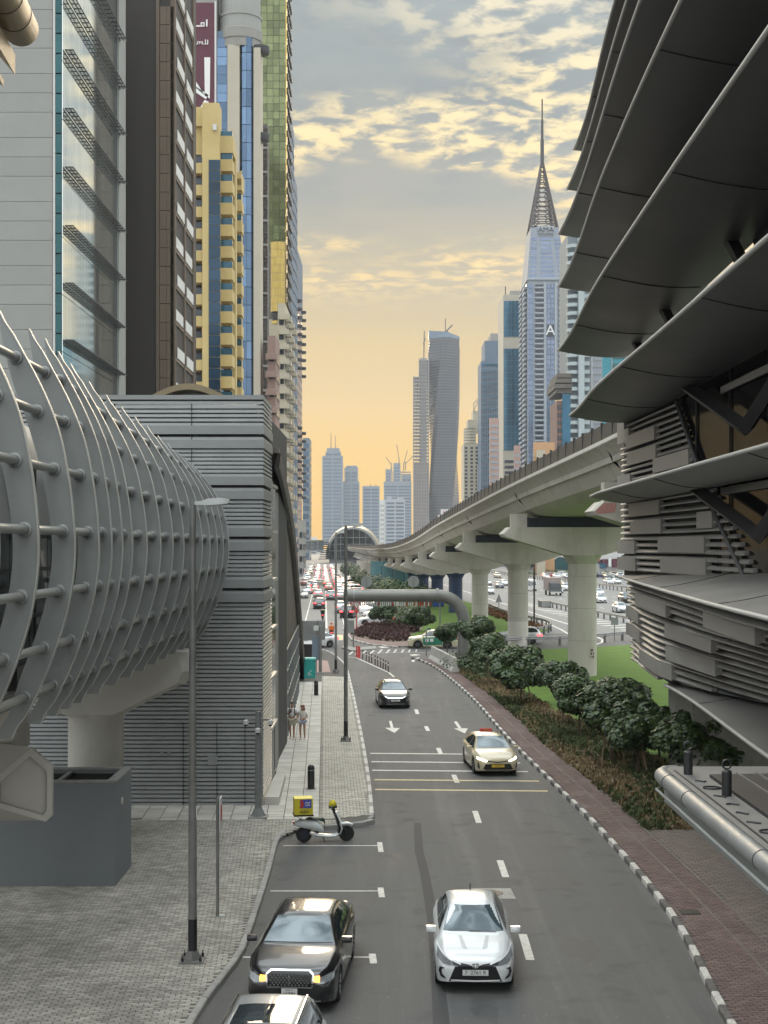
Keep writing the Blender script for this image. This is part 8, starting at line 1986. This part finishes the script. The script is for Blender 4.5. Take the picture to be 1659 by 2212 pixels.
# bed planting
rs = random.Random(21)
def tufts(poly, n, h, m, name, seed, blades=12, cond=None, ymax=999, spread=.16, bw=.03):
    r = random.Random(seed); b = MB(); xs = [p[0] for p in poly]; ys = [p[1] for p in poly]; k = 0; tries = 0
    while k < n and tries < n * 30:
        tries += 1
        x, y = r.uniform(min(xs), max(xs)), r.uniform(min(ys), min(max(ys), ymax))
        if not inside(poly, x, y) or (cond and not cond(x, y, r)): continue
        k += 1; hh = h * r.uniform(.5, 1.35)
        for _ in range(blades):
            a = r.uniform(0, 6.28); rr = r.uniform(.02, spread); e = r.uniform(.3, 1.4); bx_, by_ = x + r.uniform(-.06, .06), y + r.uniform(-.06, .06)
            p0 = Vector((bx_, by_, .09)); p2 = Vector((bx_ + rr * e * math.cos(a), by_ + rr * e * math.sin(a), .09 + hh * r.uniform(.5, 1))); w = bw * r.uniform(.6, 1.4)
            s = Vector((-math.sin(a), math.cos(a), 0)) * w; pm = p0.lerp(p2, .55) + Vector((0, 0, hh * .12))
            b.add([p0 - s * .4, p0 + s * .4, pm + s, pm - s, p2], [(0, 1, 2, 3), (3, 2, 4)])
    o = b.build(name, m); tag(o, None, None, None, 'stuff'); return o
def bednoise(x, y): return math.sin(x * 1.3 + y * .22) + math.sin(y * .35 - x * .6 + 2) * .8
o = tufts(soilpoly, 2300, .27, M['tuft'], 'shrub_planting', 3, 14, lambda x, y, r: bednoise(x, y) + r.uniform(-1, 1) > -.1, bw=.035); tag(o, 'low green shrubs filling the bed under the clipped trees', 'shrubs')
o = tufts(soilpoly, 2600, .24, M['dry'], 'dry_planting', 4, 11, lambda x, y, r: bednoise(x, y) + r.uniform(-1, 1) < .5, spread=.22, bw=.022); tag(o, 'dry brown ground cover among the shrubs in the bed', 'ground cover')
o = tufts(isl2, 900, .45, M['flowers_purple'], 'purple_planting', 5, 16, bw=.07, spread=.3); tag(o, 'purple ground cover on the junction island', 'ground cover')
o = tufts([(15.2, 205), (16.3, 183), (18.0, 158), (16.5, 153), (14.4, 180), (13.2, 205)], 420, .5, mat('red_flowers', (.28, .10, .06), .9, var=.3, island=.4, tint=(.1, .12, .04)), 'red_planting', 6, 14, bw=.08, spread=.35); tag(o, 'reddish flower bed inside the curved guard rail', 'flower bed')
# hedges
def hedge(label, x0, x1, d0, d1, h, n, seed, m='leaf2', size=.4):
    r = random.Random(seed); L = []
    for k in range(14):
        t = r.random(); L.append(((lerp(x0, x1, t) + r.uniform(-1, 1), lerp(d0, d1, t), h * r.uniform(.35, .6)), (1.5, 2.6, h * r.uniform(.3, .5))))
    o = leaves(n, L, size, seed).build('hedge', M[m]); return tag(o, label, 'hedge')
hedge('dense green hedge in front of the teal hoarding', XD(842, 250), XD(925, 205), 250, 205, 4.2, 2600, 31)
hedge('dark bushes at the foot of the abutment wall', XD(775, 330), XD(828, 255), 330, 255, 4.0, 2200, 32, 'leaf')
hedge('far bushes below the domed station', XD(745, 480), XD(785, 330), 480, 330, 4.5, 1800, 33, 'leaf', .6)
hedge('strip of hedge before the shops across the highway', XD(1140, 430), XD(1250, 430), 430, 430, 2.2, 1200, 34, 'leaf2', .5)
hedge('bushes before the white shop building across the highway', XD(1285, 420), XD(1352, 420), 420, 420, 2.0, 900, 35, 'leaf2', .5)
hedge('shrub mass around the foot of the pipe gantry', XD(1000, 104), XD(1050, 100), 108, 99, 1.5, 1500, 36, 'leaf', .2)
hedge('dense bush beside the dark tree on the junction island', XD(858, 165), XD(875, 160), 168, 160, 3.4, 1200, 37, 'leaf2', .25)
# ================================================================ evening haze
hm = bpy.data.materials.new('haze_air'); hm.use_nodes = True; hn, hlk = hm.node_tree.nodes, hm.node_tree.links
hn.clear(); ho = hn.new('ShaderNodeOutputMaterial'); hv = hn.new('ShaderNodeVolumePrincipled')
hv.inputs['Color'].default_value = (.88, .92, 1.0, 1); hv.inputs['Density'].default_value = 0.00008; hv.inputs['Anisotropy'].default_value = 0.2
hlk.new(hv.outputs[0], ho.inputs['Volume'])
hz = MB().box(-1600, 1600, -300, 3500, -1.6, 345).build('haze', hm); tag(hz, None, None, None, 'stuff')
